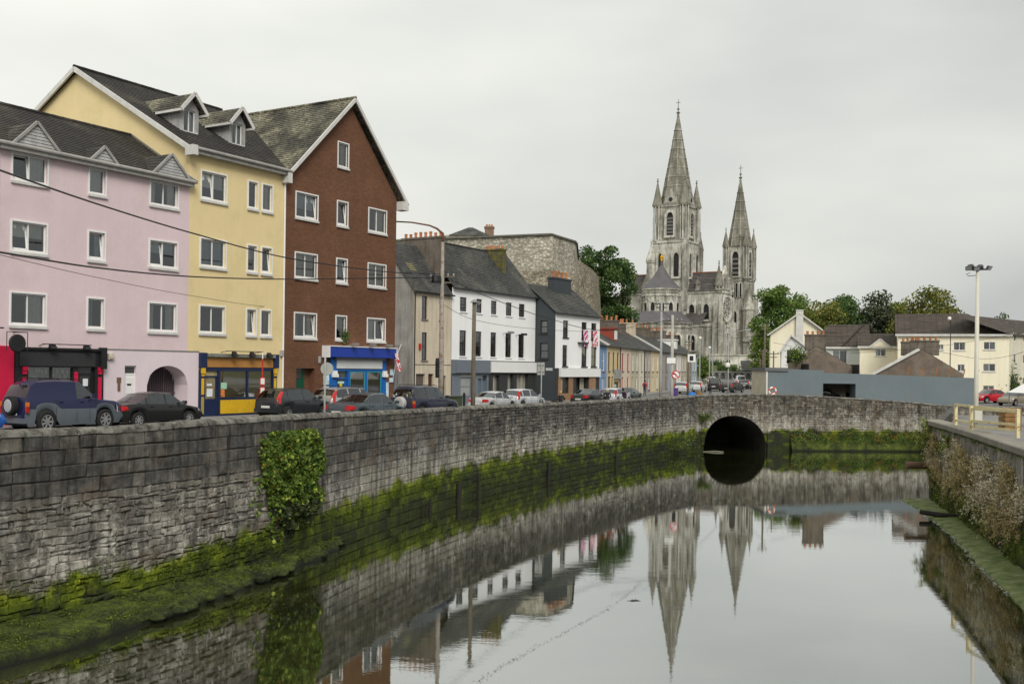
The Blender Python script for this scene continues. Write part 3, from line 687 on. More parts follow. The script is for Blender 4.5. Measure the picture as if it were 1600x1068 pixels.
M_OCH = mat('ochre_fascia', (.42, .20, .055), .6, .12, 1.2, 8, .05)
M_BLUE = mat('shop_blue', (.01, .12, .42), .4, .08, 2, 12, .05)
M_SIGNB = mat('sign_blue', (.018, .05, .33), .4, .06, 1, 8, .03)
M_LEAD = mat('lead_flashing', (.22, .22, .21), .6, .2, 2, 12, .2)
PV = dict(fm=M_PVC, surround=.065, sill=M_TRIM)

K = Bld('apartment_house', 'pink rendered apartment house over a black shopfront and arched gate', FA, -9.3)
cols = [(-8.62, -7.16), (-5.24, -4.48), (-2.17, -.68)]; rows_ = [(9.42, 10.42), (6.72, 7.82), (3.9, 5.08)]
holes = [(a, c, b, d) for a, b in cols for c, d in rows_]
mb = panel(MB(), [(-9.3, 3.0), (0, 3.0), (0, 10.75), (-9.3, 10.75)], holes)
mb.poly([(-9.3, 8.2, 10.7), (-9.3, 0, 10.75), (-9.3, 4.06, 13.1)]).box(-9.28, 1.2, -1, -.02, 1.25, 3)
K.part(mb, 'wall', M_PINK)
tl = {(0, 1): 0, (2, 1): 0, (1, 1): 0, (0, 0): 0}; cu = [[3, 7, 3], [2, 6, 4], [1, 7, 1]]
for i, (a, b) in enumerate(cols):
    for j, (c, d) in enumerate(rows_): window(K, a, c, b, d, lights=1 if i == 1 else 2, tilt=tl.get((i, j)), cur=cu[i][j], **PV)
# ground floor: arch and door openings in a slightly proud render coat
az = lambda u: 1.5 + .86 * sqrt(max(0, 1 - ((u + 1.13) / 1.13) ** 2))
mb = panel(MB(), [(-4.5, -1), (.62, -1), (.62, 3.02), (-4.5, 3.02)], [(-3.42, 0, -2.83, 2.35, .14), (-2.26, 0, 0.0, 2.36, .9)], y=-.04)
pts = [-2.26 + 2.26 * k / 16 for k in range(17)]
for a, b in zip(pts, pts[1:]): mb.poly([(a, -.04, az(a)), (b, -.04, az(b)), (b, -.04, 2.36), (a, -.04, 2.36)]).poly([(b, -.04, az(b)), (a, -.04, az(a)), (a, .9, az(a)), (b, .9, az(b))])
mb.poly([(.62, -.04, -1), (.62, .02, -1), (.62, .02, 3.02), (.62, -.04, 3.02)]).poly([(-4.5, -.04, 3.02), (.62, -.04, 3.02), (.62, .02, 3.02), (-4.5, .02, 3.02)])
K.part(mb, 'ground_floor_wall', M_PINK2)
K.part(MB().box(-4.5, -.055, 2.99, .64, -.04, 3.05), 'string_course', M_LEAD)
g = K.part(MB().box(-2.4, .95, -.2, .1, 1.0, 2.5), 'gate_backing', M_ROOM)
M_GATE = mat('gate_bars', (.10, .072, .085), .6, .15, 3, 12, .1)
gt = K.part(MB().box(-2.26, .78, .1, 0, .83, .2).box(-2.26, .78, 1.1, 0, .83, 1.17).box(-1.45, .76, 0, -1.38, .85, 2.3).box(-.72, .76, 0, -.65, .85, 2.25), 'gate', M_GATE)
for k in range(19):
    u = -2.2 + k * .118
    if az(u) > 1.5: MB().box(u - .022, .79, .05, u + .022, .82, az(u) + .02).build('bar', M_GATE, gt)
dr = K.part(MB().box(-3.42, .06, 0, -2.83, .12, 1.95).box(-3.42, .05, 1.95, -2.83, .13, 2.02).box(-3.42, .05, 2.3, -2.83, .13, 2.35), 'door', M_PVC)
for a, b in ((.15, .55), (.65, 1.05), (1.15, 1.5), (1.56, 1.85)): MB().box(-3.33, .045, a, -2.92, .065, b).build('door_panel', M_PVC, dr)
MB().poly([(-3.4, .09, 2.02), (-2.85, .09, 2.02), (-2.85, .09, 2.3), (-3.4, .09, 2.3)]).build('pane', M_DG, dr)
MB().box(-3.22, .035, 1.5, -3.03, .05, 1.58).box(-3.22, .035, .78, -3.03, .05, .85).build('letter_plate', M_BLACK, dr)
K.part(MB().box(-3.78, -.08, 1.28, -3.66, -.03, 1.62).box(-3.82, -.07, 1.62, -3.62, -.03, 1.85), 'entry_phone', mat('bronze_box', (.16, .10, .06), .5))
K.part(MB().box(-4.33, -.16, 2.6, -4.05, -.03, 2.84).lathe([(.09, -.2), (.1, -.16)], 10, (-4.19, 0, 2.72), 'y'), 'alarm_box', mat('cream_box', (.55, .5, .4), .6))
# roof
mb = slope(MB(), (-9.3, -.32, 10.62), (.0, -.32, 10.62), (.0, 4.06, 13.21), (-9.3, 4.06, 13.21), 22)
slope(mb, (0, 8.5, 10.62), (-9.3, 8.5, 10.62), (-9.3, 4.06, 13.21), (0, 4.06, 13.21), 10)
K.part(mb, 'roof', M_SL1, uv=True); ridge(K, (-9.3, 4.06, 13.22), (0, 4.06, 13.22), M_SL1)
K.part(MB().box(-9.3, -.3, 10.45, 0.02, -.26, 10.7).box(-9.3, -.26, 10.45, 0, 0.01, 10.5), 'fascia_board', M_FASC)
gutter(K, -9.3, .06, -.36, 10.66, M_FASC, .075); K.part(beam(beam(MB(), (.03, -.3, 10.75), (.03, 4.06, 13.3), .1, .06), (-.02, -.35, 10.66), (.1, -.35, 10.66), .15, .15), 'verge_flashing', M_LEAD)
M_SHG = mat('grey_shingle', (.42, .42, .41), .8, .2, 3, 18, .4, .02, streak=.3)
for a, b, h in ((-8.85, -6.88, 11.66), (-5.45, -4.16, 11.3), (-2.34, -.34, 11.65)):          # gablets over the top windows
    m = (a + b) / 2; z0 = 10.66; mb = MB(); nn = int((h - z0) / .12)
    for k in range(nn):
        f0, f1 = k / nn, (k + 1) / nn; mb.add([(lerp(a, m, f0), -.34, lerp(z0, h, f0)), (lerp(b, m, f0), -.34, lerp(z0, h, f0)), (lerp(b, m, f1), -.315, lerp(z0, h, f1)), (lerp(a, m, f1), -.315, lerp(z0, h, f1))], [(0, 1, 2, 3)])
    gb = K.part(mb, 'gablet', M_SHG)
    yb = (h - 10.62) / (13.21 - 10.62) * 4.38 - .32; mr_ = MB()
    for e, s_ in ((a, -1), (b, 1)): slope(mr_, *( ((e + s_ * .04, -.42, z0 - .03), (e + s_ * .04, -.1, z0 + .1), (m, yb, h + .03), (m, -.42, h + .03))), 6, .02)
    MB.build(mr_, 'gablet_roof', M_SL1, gb, uv=True)
    bb = beam(beam(MB(), (a - .06, -.38, z0 - .02), (m, -.38, h + .03), .07, .1), (b + .06, -.38, z0 - .02), (m, -.38, h + .03), .07, .1); bb.build('bargeboard', M_FASC, gb)
# the black shopfront
sh = K.part(MB().box(-8.5, -.16, 2.25, -4.55, 0, 2.95).box(-8.6, -.28, 2.93, -4.5, 0, 3.02).box(-8.5, -.1, -.3, -4.55, -.0, .55).box(-8.5, -.14, .55, -7.95, -.0, 2.26).box(-4.95, -.14, .55, -4.55, 0, 2.26).box(-5.98, -.12, .5, -5.72, 0, 2.26).box(-6.95, -.08, .55, -6.87, -.0, 2.26).box(-4.78, -.3, 2.2, -4.5, -.1, 3.08), 'shopfront', M_BLACK)
MB().box(-8.35, -.2, 2.3, -5.0, -.15, 2.84).build('sign_board', M_CHAR, sh)
for u in (-8.12, -4.74): MB().box(u - .1, -.24, 2.12, u + .1, -.12, 2.27).box(u - .085, -.2, 1.98, u + .085, -.12, 2.12).box(u - .08, -.17, .3, u + .08, -.13, 1.86).build('pilaster', M_CRIM, sh)
MB().box(-5.93, -.16, .3, -5.77, -.11, 2.0).lathe([(.08, -.16), (.08, -.11)], 12, (-5.85, 0, 2.0), 'y').build('pilaster', M_CRIM, sh)
for a, b in ((-7.95, -6.95), (-6.87, -5.98)): MB().poly([(a, -.03, .55), (b, -.03, .55), (b, -.03, 2.25), (a, -.03, 2.25)]).build('pane', M_GLASS, sh)
dd2 = MB().box(-5.72, -.02, 0, -4.95, .02, .7).box(-5.72, -.03, 1.93, -4.95, .02, 2.02).box(-5.72, -.03, .7, -5.6, .02, 1.93).box(-5.07, -.03, .7, -4.95, .02, 1.93).build('door', M_BLACK, sh)
MB().poly([(-5.6, .0, .7), (-5.07, .0, .7), (-5.07, .0, 1.93), (-5.6, .0, 1.93)]).poly([(-5.72, .0, 2.02), (-4.95, .0, 2.02), (-4.95, .0, 2.25), (-5.72, .0, 2.25)]).build('pane', M_DG, sh)
dm = MB(); 
for k in range(26): u = rnd.uniform(-7.9, -6.05); z = rnd.choice((1.75, 1.8, 2.0, 2.05)); w = rnd.uniform(.03, .07); dm.box(u - w, .04, z, u + w, .08, z + rnd.uniform(.1, .2))
dm.build('window_display', mat('display_goods', (.5, .44, .36), .6, .5, 9, 20, 0), sh)
MB().box(-7.6, -.02, 1.62, -7.0, .0, 1.76).box(-6.7, -.02, 1.62, -6.25, .0, 1.78).box(-5.45, -.04, 1.5, -5.22, -.02, 1.8).build('notice', mat('paper', (.72, .76, .78), .8, .1, 6), sh)
MB().box(-8.0, .12, .5, -5.95, .16, 2.3).build('display_back', mat('tan_panel', (.34, .28, .2), .8, .3, 3), sh)
MB().tube([(-7.5, -.35, 3.16), (-5.3, -.35, 3.16)], .02, 6).tube([(-7.4, 0, 3.1), (-7.4, -.35, 3.16)], .015, 6).tube([(-5.4, 0, 3.1), (-5.4, -.35, 3.16)], .015, 6).build('lamp_rail', M_BLACK, sh)
for u in (-7.05, -5.5): MB().add([(u - .14, -.5, 2.98), (u + .12, -.5, 2.98), (u + .12, -.3, 3.18), (u - .14, -.3, 3.18), (u - .14, -.38, 2.94), (u + .12, -.38, 2.94), (u + .12, -.25, 3.02), (u - .14, -.25, 3.02)], [(0, 1, 2, 3), (4, 7, 6, 5), (0, 4, 5, 1), (1, 5, 6, 2), (2, 6, 7, 3), (3, 7, 4, 0)]).build('flood_lamp', M_BLACK, sh)
K.part(MB().box(-9.3, -.1, -.6, -8.52, .02, 3.05), 'crimson_panel', M_CRIM, label='crimson painted wall panel beside the black shopfront')
hs = Bld('hanging_sign', 'blank black round sign on an iron bracket beside the crimson panel', FA, -8.2, 'sign')
c = Vector(FA.uv(27, 536, -.9) + (0,)); hs.part(MB().lathe([(.3, -.94), (.34, -.92), (.34, -.88), (.3, -.86)], 24, (c.x, 0, c.y), 'y'), 'sign_disc', M_BLACK)
hs.part(MB().tube([(c.x - .42, -.9, c.y + .42), (c.x + .42, -.9, c.y + .42)], .015, 6).tube([(c.x - .42, -.9, c.y + .42), (c.x - .42, -.9, c.y - .3)], .015, 6).tube([(c.x + .42, -.9, c.y + .42), (c.x + .42, -.9, c.y - .3)], .015, 6).tube([(c.x + .42, -.9, c.y + .42), (c.x + .42, .0, c.y + .42)], .015, 6), 'bracket', M_BLACK)
hs.part(MB().tube([(c.x - .75, -.9, c.y + .55), (c.x - .75, -.9, c.y - .55)], .03, 6).tube([(c.x - 1.0, -.9, c.y + .55), (c.x - .55, -.9, c.y + .55)], .03, 6), 'bracket_post', M_BLACK)

K = Bld('apartment_house', 'pink rendered house at the left edge, next to the crimson panel', FA, -16)
K.part(panel(MB(), [(-16, -1), (-9.32, -1), (-9.32, 10.7), (-16, 10.7)], [(-11.5, 6.72, -10, 7.82), (-11.5, 3.9, -10, 5.08)]), 'wall', M_PINK)
for c, d in rows_[1:]: window(K, -11.5, c, -10, d, lights=2, cur=1, **PV)
K.part(slope(MB(), (-16, -.32, 10.62), (-9.3, -.32, 10.62), (-9.3, 4.06, 13.21), (-16, 4.06, 13.21), 22), 'roof', M_SL1, uv=True); gutter(K, -16, -9.3, -.36, 10.66, M_FASC); downpipe(K, -9.28, -.07, 3.1, 10.6, M_PVC)

K = Bld('apartment_house', 'tall yellow rendered apartment house with two roof dormers and a navy shopfront', FA, 0)
cols = [(.69, 2.2), (3.63, 4.22), (4.58, 5.24)]; rows_ = [(10.08, 11.32), (7.0, 8.22), (3.93, 5.13)]
mb = panel(MB(), [(.0, -1), (6.12, -1), (6.12, 12.35), (0, 12.35)], [(a, c, b, d) for a, b in cols for c, d in rows_])
mb.poly([(.03, 16.3, -1), (.03, 0, -1), (.03, 0, 12.25), (.03, 8, 16.85), (.03, 16.3, 12.25)][::-1])
K.part(mb, 'wall', M_YEL)
for i, (a, b) in enumerate(cols):
    for j, (c, d) in enumerate(rows_): window(K, a, c, b, d, lights=2 if i == 0 else 1, tilt=0 if (i, j) in ((0, 0), (1, 2), (2, 1)) else None, cur=(7, 2, 0, 0, 7, 2, 3, 0, 6)[i * 3 + j], **PV)
mb = slope(MB(), (-.25, -.4, 12.12), (6.03, -.4, 12.12), (11.0, 8, 16.95), (-.25, 8, 16.95), 34)
slope(mb, (6.03, 16.4, 12.12), (-.25, 16.4, 12.12), (-.25, 8, 16.95), (11.0, 8, 16.95), 12)
K.part(mb, 'roof', M_SL1, uv=True); ridge(K, (-.25, 8, 16.98), (9.4, 8, 16.98), M_SL1)
mb = beam(beam(MB(), (-.22, -.45, 12.02), (-.22, 8.02, 16.87), .1, .22), (-.22, 16.5, 12.02), (-.22, 7.98, 16.87), .1, .22); mb.box(-.3, -.55, 11.85, -.02, 0, 12.3); K.part(mb, 'bargeboard', M_TRIM)
K.part(MB().box(0, -.36, 11.98, 6.15, -.32, 12.26).box(0, -.32, 11.98, 6.15, .02, 12.02), 'fascia_board', M_FASC); gutter(K, 0, 6.2, -.43, 12.2, M_FASC, .075)
downpipe(K, 6.08, -.07, .2, 12, M_PVC, .05); K.part(MB().box(5.9, -.14, 2.9, 6.08, -.02, 3.2), 'meter_box', M_FASC)
for a, b in ((1.18, 2.28), (4.26, 5.34)):
    z0, zt, y0, m = 13.36, 15.32, 2.0, (a + b) / 2; ze = 14.62
    mb = panel(MB(), [(a, z0), (b, z0), (b, ze), (m, zt - .08), (a, ze)], [(a + .2, z0 + .16, b - .2, ze - .06)], y=y0, rev=.1)
    yb = lambda z: (z - 12.12) / 4.83 * 8.4 - .4
    for u in (a, b): mb.poly([(u, y0, z0), (u, y0, ze), (u, yb(ze), ze)] if u == a else [(u, y0, z0), (u, yb(ze), ze), (u, y0, ze)])
    d = K.part(mb, 'dormer', M_SHG); d['label'] = ('left' if a < 3 else 'right') + ' dormer on the yellow house roof'
    o = window(K, a + .2, z0 + .16, b - .2, ze - .06, M_PVC, lights=2, y=y0, cur=3, sill=M_TRIM)
    o.parent = d; o.location = (0, 0, 0)
    for ch in list(o.children):
        if ch.name.startswith(('room',)): bpy.data.objects.remove(ch)
        else: ch.parent = d
    mr_ = MB()
    for e in (a - .22, b + .22): slope(mr_, (e, y0 - .35, ze - .16), (e, yb(ze - .16) + .3, ze - .16), (m, yb(zt) + .1, zt + .02), (m, y0 - .35, zt + .02), 7, .022)
    mr_.build('dormer_roof', M_SL2, d, uv=True)
    bb = beam(beam(MB(), (a - .26, y0 - .36, ze - .2), (m, y0 - .36, zt + .02), .05, .17), (b + .26, y0 - .36, ze - .2), (m, y0 - .36, zt + .02), .05, .17)
    for e in (a - .2, b + .2): bb.box(e - .09, y0 - .35, ze - .28, e + .09, yb(ze - .3), ze - .17)
    bb.build('bargeboard', M_TRIM, d)
    MB().box(a + .1, y0 - .03, z0 - .02, b - .1, y0 + .05, z0 + .1).build('apron', M_LEAD, d)
# navy shopfront
sh = K.part(MB().box(.64, -.12, -.2, .95, 0, 2.2).box(5.35, -.12, -.2, 5.62, 0, 2.2).box(.95, -.1, 2.15, 5.35, 0, 2.32).box(1.78, -.1, -.1, 1.9, 0, 2.2).box(1.9, -.09, .78, 5.35, 0, .9).box(1.9, -.09, -.2, 5.35, 0, .14).box(3.62, -.08, .9, 3.72, 0, 2.2).box(.62, -.22, 2.3, .98, 0, 2.98).box(5.33, -.22, 2.3, 5.66, 0, 2.98).box(.95, -.06, 1.85, 1.8, 0, 1.92), 'shopfront', M_NAVY)
MB().box(.98, -.14, 2.32, 5.33, -.05, 2.76).build('sign_board', M_OCH, sh)
MB().box(.98, -.3, 2.8, 5.33, 0, 2.95).build('cornice', mat('weathered_cornice', (.2, .2, .18), .8, .4, 6, 20, .4), sh)
MB().box(1.92, -.11, .14, 5.33, -.08, .78).build('stall_riser', M_GOLD, sh)
for u in (.8, 5.48): MB().box(u - .11, -.2, 2.02, u + .11, -.11, 2.28).box(u - .08, -.16, 1.9, u + .08, -.11, 2.02).box(u - .08, -.14, 1.05, u + .08, -.11, 1.8).build('pilaster', M_GOLD, sh); MB().box(u - .08, -.14, .15, u + .08, -.11, .95).build('pilaster_panel', mat('faded_gold', (.36, .28, .08), .7), sh)
for a, b in ((1.9, 3.62), (3.72, 5.35)): MB().poly([(a, -.03, .9), (b, -.03, .9), (b, -.03, 2.15), (a, -.03, 2.15)]).build('pane', M_GLASS, sh)
MB().box(.7, .5, 0, 5.5, .55, 2.3).build('shop_interior', mat('shop_wall', (.2, .17, .1), .8, .4, 2), sh); MB().box(3.9, .3, .9, 5.3, .45, 1.5).box(5.0, .2, .9, 5.2, .25, 2.1).build('shop_fittings', mat('shop_cream', (.55, .45, .22), .8), sh)
dd2 = MB().box(.97, -.02, 0, 1.76, .03, .85).box(.97, -.02, .85, 1.06, .03, 1.85).box(1.67, -.02, .85, 1.76, .03, 1.85).build('door', M_NAVY, sh)
MB().poly([(1.06, .0, .85), (1.67, .0, .85), (1.67, .0, 1.85), (1.06, .0, 1.85)]).poly([(.97, .0, 1.92), (1.78, .0, 1.92), (1.78, .0, 2.15), (.97, .0, 2.15)]).build('pane', M_GLASS, sh)
MB().box(1.15, -.02, .95, 1.5, -.01, 1.32).box(1.15, -.02, 1.45, 1.45, -.01, 1.55).build('notice', mat('paper', (.72, .76, .78)), sh); MB().box(1.98, -.05, 1.3, 2.35, -.035, 1.6).build('notice', mat('green_paper', (.35, .58, .42), .8), sh); MB().box(1.98, -.05, .92, 2.22, -.035, 1.28).build('notice', mat('orange_paper', (.62, .2, .05), .8, .5, 9), sh)
MB().tube([(1.9, -.45, 3.08), (4.3, -.45, 3.08)], .02, 6).tube([(2, 0, 3.02), (2, -.45, 3.08)], .015, 6).tube([(4.2, 0, 3.02), (4.2, -.45, 3.08)], .015, 6).build('lamp_rail', M_BLACK, sh)
for u in (2.45, 3.6, 4.75): MB().add([(u - .14, -.6, 2.86), (u + .12, -.6, 2.86), (u + .12, -.4, 3.06), (u - .14, -.4, 3.06), (u - .14, -.48, 2.82), (u + .12, -.48, 2.82), (u + .12, -.35, 2.9), (u - .14, -.35, 2.9)], [(0, 1, 2, 3), (4, 7, 6, 5), (0, 4, 5, 1), (1, 5, 6, 2), (2, 6, 7, 3), (3, 7, 4, 0)]).build('flood_lamp', M_BLACK, sh)

K = Bld('apartment_house', 'brown brick apartment house with a street gable over a blue shopfront', FA, 6.16)
cols = [(6.96, 8.57), (10.18, 11.0), (12.86, 14.42)]
hl = [(a, c, b, d) for a, b in cols for c, d in rows_] + [(10.18, 13.25, 11.0, 14.5)]
mb = panel(MB(), [(6.16, -1), (15.4, -1), (15.4, 12.2), (11.1, 16.75), (6.16, 12.2)], hl + [(7.14, 0, 8.55, 2.31, .45)])
mb.poly([(15.4, 0, -1), (15.4, 16, -1), (15.4, 16, 12.2), (15.4, 0, 12.2)])
K.part(mb, 'wall', M_BRK, uv=True)
for i, (a, b) in enumerate(cols):
    for j, (c, d) in enumerate(rows_): window(K, a, c, b, d, lights=1 if i == 1 else 2, tilt=1 if (i, j) in ((0, 0), (0, 2), (2, 2)) else 0 if (i, j) in ((1, 0), (1, 1)) else None, cur=(7, 2, 1, 0, 6, 7, 3, 2, 4)[i * 3 + j], **PV)
window(K, 10.18, 13.25, 11.0, 14.5, lights=1, cur=3, **PV)
mb = MB()
for e in (5.85, 15.9): slope(mb, (e, -.42, 11.95), (e, 16, 11.95), (11.1, 16, 17.0), (11.1, -.42, 17.0), 34)
K.part(mb, 'roof', M_SL2, uv=True); ridge(K, (11.1, -.42, 17.04), (11.1, 16, 17.04), M_SL2)
mb = beam(beam(MB(), (5.95, -.4, 11.98), (11.1, -.4, 16.95), .08, .18), (16.0, -.4, 11.88), (11.1, -.4, 16.95), .08, .18).box(15.42, -.45, 11.55, 15.98, .1, 12.05).box(5.9, -.45, 11.6, 6.2, .1, 12.1); K.part(mb, 'bargeboard', M_TRIM)
gutter(K, 15.95, 16.0, -.4, 11.95, M_FASC); K.part(MB().tube([(15.98, -.4, 11.95), (15.98, 16, 11.95)], .07, 8), 'gutter', M_FASC)
dr = K.part(MB().box(7.14, .33, 0, 7.9, .4, 1.75).box(7.92, .33, 0, 8.1, .4, 2.3), 'door', mat('green_door', (.006, .075, .04), .4, .1, 2, 8, .05)); MB().box(7.14, .34, 1.78, 7.9, .4, 2.3).build('fanlight', M_DG, dr)
for a, b in ((.2, .8), (.9, 1.6)): MB().box(7.25, .315, a, 7.78, .335, b).build('door_panel', mat('green_door', (.006, .075, .04)), dr)
K.part(MB().box(8.1, .4, 0, 8.6, .44, 2.31), 'lobby_wall', M_BRK, uv=True)
K.part(MB().box(8.8, -.06, 2.6, 8.95, -.0, 2.95), 'meter_box', M_FASC)
# blue shopfront
sh = K.part(MB().box(9.65, -.14, -.3, 10.1, 0, 2.9).box(14.1, -.14, -.3, 14.45, 0, 2.9).box(10.1, -.1, 2.78, 14.1, 0, 2.95).box(10.1, -.1, 2.18, 14.1, 0, 2.3).box(11.1, -.1, -.3, 11.3, 0, 2.2).box(11.3, -.09, -.3, 14.1, 0, .62).box(10.1, -.09, 1.75, 11.1, 0, 1.82), 'shopfront', M_BLUE)
MB().box(9.12, -.5, 2.93, 14.93, -.02, 3.48).build('sign_box', M_SIGNB, sh); MB().box(9.08, -.54, 3.48, 14.97, 0, 3.53).box(9.08, -.53, 2.9, 9.14, 0, 3.5).box(14.91, -.53, 2.9, 14.97, 0, 3.5).build('sign_edge', M_PVC, sh)
MB().tube([(9.9, -.25, 2.88), (14.2, -.25, 2.88)], .09, 8).build('shutter_roll', M_LEAD, sh)
MB().box(10.12, -.17, 2.32, 14.05, -.1, 2.78).build('sign_board', mat('pale_board', (.62, .63, .62), .6, .06), sh)
M_TEAL = mat('teal_frame', (.05, .28, .34), .5)
for a, b in ((11.3, 12.62), (12.8, 14.1)):
    MB().box(a, -.07, .62, a + .08, -.02, 2.18).box(b - .08, -.07, .62, b, -.02, 2.18).box(a + .08, -.07, 2.1, b - .08, -.02, 2.18).box(a + .08, -.07, .62, b - .08, -.02, .7).build('window_frame', M_TEAL, sh)
    MB().poly([(a + .08, -.04, .7), (b - .08, -.04, .7), (b - .08, -.04, 2.1), (a + .08, -.04, 2.1)]).build('pane', M_GLASS, sh)
MB().box(12.62, -.08, .62, 12.8, 0, 2.18).build('mullion', M_BLUE, sh)
MB().box(9.7, .45, 0, 14.4, .5, 2.3).build('shop_interior', mat('shop_dim', (.12, .09, .06), .8, .5, 2), sh)
dm = MB()
for k in range(34): u = rnd.uniform(11.4, 14.0); z = rnd.choice((.65, .65, .95, 1.25)); w = rnd.uniform(.04, .11); dm.box(u - w, .12, z, u + w, .2, z + rnd.uniform(.15, .35))
dm.build('window_display', mat('mixed_goods', (.36, .33, .3), .6, .8, 6, 12, 0), sh)
dd2 = MB().box(10.12, -.03, 0, 11.08, .02, .8).box(10.12, -.03, .8, 10.3, .02, 1.75).box(10.9, -.03, .8, 11.08, .02, 1.75).build('door', M_BLUE, sh); MB().poly([(10.3, -.01, .8), (10.9, -.01, .8), (10.9, -.01, 1.75), (10.3, -.01, 1.75)]).poly([(10.12, -.01, 1.82), (11.08, -.01, 1.82), (11.08, -.01, 2.18), (10.12, -.01, 2.18)]).build('pane', M_DG, sh)
MB().box(10.35, -.04, 1.5, 10.85, -.015, 1.62).build('notice', mat('mint_paper', (.5, .72, .6)), sh); MB().box(10.52, -.045, 1.3, 10.7, -.015, 1.48).build('notice', mat('yellow_paper', (.8, .65, .05)), sh)
for u in (9.92, 14.25): MB().box(u - .2, -.3, 1.85, u + .2, -.14, 2.02).box(u - .16, -.25, 2.02, u + .16, -.14, 2.2).build('bracket', M_PVC, sh)
MB().box(9.2, -.06, 0, 9.62, -.01, .75).box(9.2, -.06, .8, 9.62, -.01, 1.4).box(9.2, -.06, 1.45, 9.62, -.01, 2.0).build('poster', mat('pale_poster', (.55, .68, .72), .6, .4, 4), sh); MB().box(14.47, -.06, .3, 14.8, -.01, 1.55).build('poster', mat('pale_poster', (.55, .68, .72)), sh)
for u in (10.9, 12.4, 13.9): MB().tube([(u, -.1, 3.55), (u, -.75, 3.66)], .02, 6).box(u - .16, -.9, 3.58, u + .16, -.68, 3.7).build('flood_lamp', mat('grey_lamp', (.25, .24, .22), .5), sh)
MB().box(14.95, -.05, 1.95, 15.25, -.01, 2.3).box(14.9, -.05, 1.55, 15.25, -.01, 1.8).build('wall_sign', mat('pale_poster', (.55, .68, .72)), sh)
# flag on a short staff, and a plant in a window
fl = Bld('flag', 'small red and white flag hanging at the right end of the blue shop sign', FA, 14.9, 'flag')
def m_check(name, c1, c2, sc):
    t = NT(name); k = t.n.new('ShaderNodeTexChecker'); k.inputs['Scale'].default_value = sc; k.inputs['Color1'].default_value = (*c1, 1); k.inputs['Color2'].default_value = (*c2, 1); t.l.new(t.tc('UV'), k.inputs[0]); return t.done(k.outputs[0], .85, .2)
def cloth(B, u0, u1, z0, z1, y, m, name='cloth', sk=.0):
    nu, nv = 8, 14; vs = []
    for j in range(nv + 1):
        for i in range(nu + 1): f, g_ = i / nu, j / nv; vs.append((lerp(u0, u1, f) + sk * (1 - g_), y - .05 * sin(f * 7 + g_ * 3) - .03, lerp(z0, z1, g_) + .02 * sin(f * 5)))
    o = B.part(MB().add(vs, [(j * (nu + 1) + i, j * (nu + 1) + i + 1, (j + 1) * (nu + 1) + i + 1, (j + 1) * (nu + 1) + i) for j in range(nv) for i in range(nu)]), name, m, smooth=True, uv=True); return o
fl.part(MB().tube([(15.02, -.15, 1.6), (15.06, -.5, 3.3), (15.22, -.6, 3.75)], .02, 6), 'staff', M_PVC); cloth(fl, 14.66, 15.02, 2.2, 3.2, -.52, m_check('red_white_check', (.62, .02, .03), (.8, .8, .78), 3.2), sk=.25)
# ------------------------------------------------------------------ row B: cream house and long white house, set back from the quay
FB = Frame((-5.165, 86.99, 4.05), atan2(1, .62))
M_CRM = mat('cream_render', (.60, .52, .40), .9, .1, .7, 9, .25, .006, streak=.22)
M_GREYR = mat('grey_render', (.30, .285, .26), .95, .22, .8, 9, .4, .01, streak=.45)
M_WHT = mat('white_render', (.86, .86, .85), .9, .03, .6, 10, .15, streak=.04)
M_SL3 = m_slate('blue_black_slate', (.060, .060, .058), (.13, .13, .10), .6, .3, .19, .3)
M_SASH = mat('dark_sash', (.022, .02, .018), .5, .1, 3, 9, 0); M_BRSH = mat('brown_sash', (.075, .045, .032), .5, .15, 3, 9, 0)
M_SILL = mat('stone_sill', (.2, .185, .16), .9, .2, 3, 12, .2)
K = Bld('terrace_house', 'narrow cream rendered three storey house with brown sash windows and a slate roof', FB, -5.32)
hl = [(-4.25, 7.05, -3.52, 8.95), (-1.8, 7.05, -1.3, 8.95), (-4.2, 3.7, -3.48, 5.98), (-1.75, 3.7, -1.24, 5.98), (-4.92, 0, -3.68, 2.6, .25), (-3.25, 0, -2.5, 2.6, .25), (-1.4, 0, -.75, 2.45, .2)]
mb = panel(MB(), [(-5.32, -1), (-.02, -1), (-.02, 9.3), (-5.32, 9.3)], hl)
K.part(mb, 'wall', M_CRM)
for h in hl[:4]: window(K, *h, fm=M_BRSH, bars=(1, 2), sill=M_SILL, cur=rnd.choice((2, 1)), fw=.07)
K.part(MB().box(-4.92, .2, 0, -3.68, .25, 2.6), 'roller_door', mat('brown_shutter', (.115, .095, .08), .7, .1)); K.part(MB().box(-3.25, .2, 0, -2.5, .25, 2.6), 'door', mat('oxblood_door', (.07, .03, .022), .5)); K.part(MB().box(-1.4, .16, 0, -.75, .2, 2.45), 'side_door', M_BRSH)
mb = MB().poly([(-5.32, 7, -1), (-5.32, 0, -1), (-5.32, 0, 9.3), (-5.32, 3.4, 13.4), (-5.32, 7, 9.3)][::-1]); K.part(mb, 'gable_wall', M_GREYR)
mb = slope(MB(), (-5.5, -.25, 9.15), (-.02, -.25, 9.15), (-.02, 3.4, 13.6), (-5.5, 3.4, 13.6), 26); slope(mb, (-.02, 7.2, 9.15), (-5.5, 7.2, 9.15), (-5.5, 3.4, 13.6), (-.02, 3.4, 13.6), 8)
K.part(mb, 'roof', M_SL3, uv=True); gutter(K, -5.5, 0, -.3, 9.22, M_BLACK, .06); downpipe(K, -5.24, -.08, 0, 9.1, M_BLACK)
K.part(MB().box(-4.5, 1.2, 10.98, -3.6, 1.9, 11.9).xf(Matrix.Translation((0, 0, 0))), 'skylight', M_DG) if False else None
chimney(K, -.62, .75, -.08, 5.0, 9.0, 14.3, 8, ph=.42)
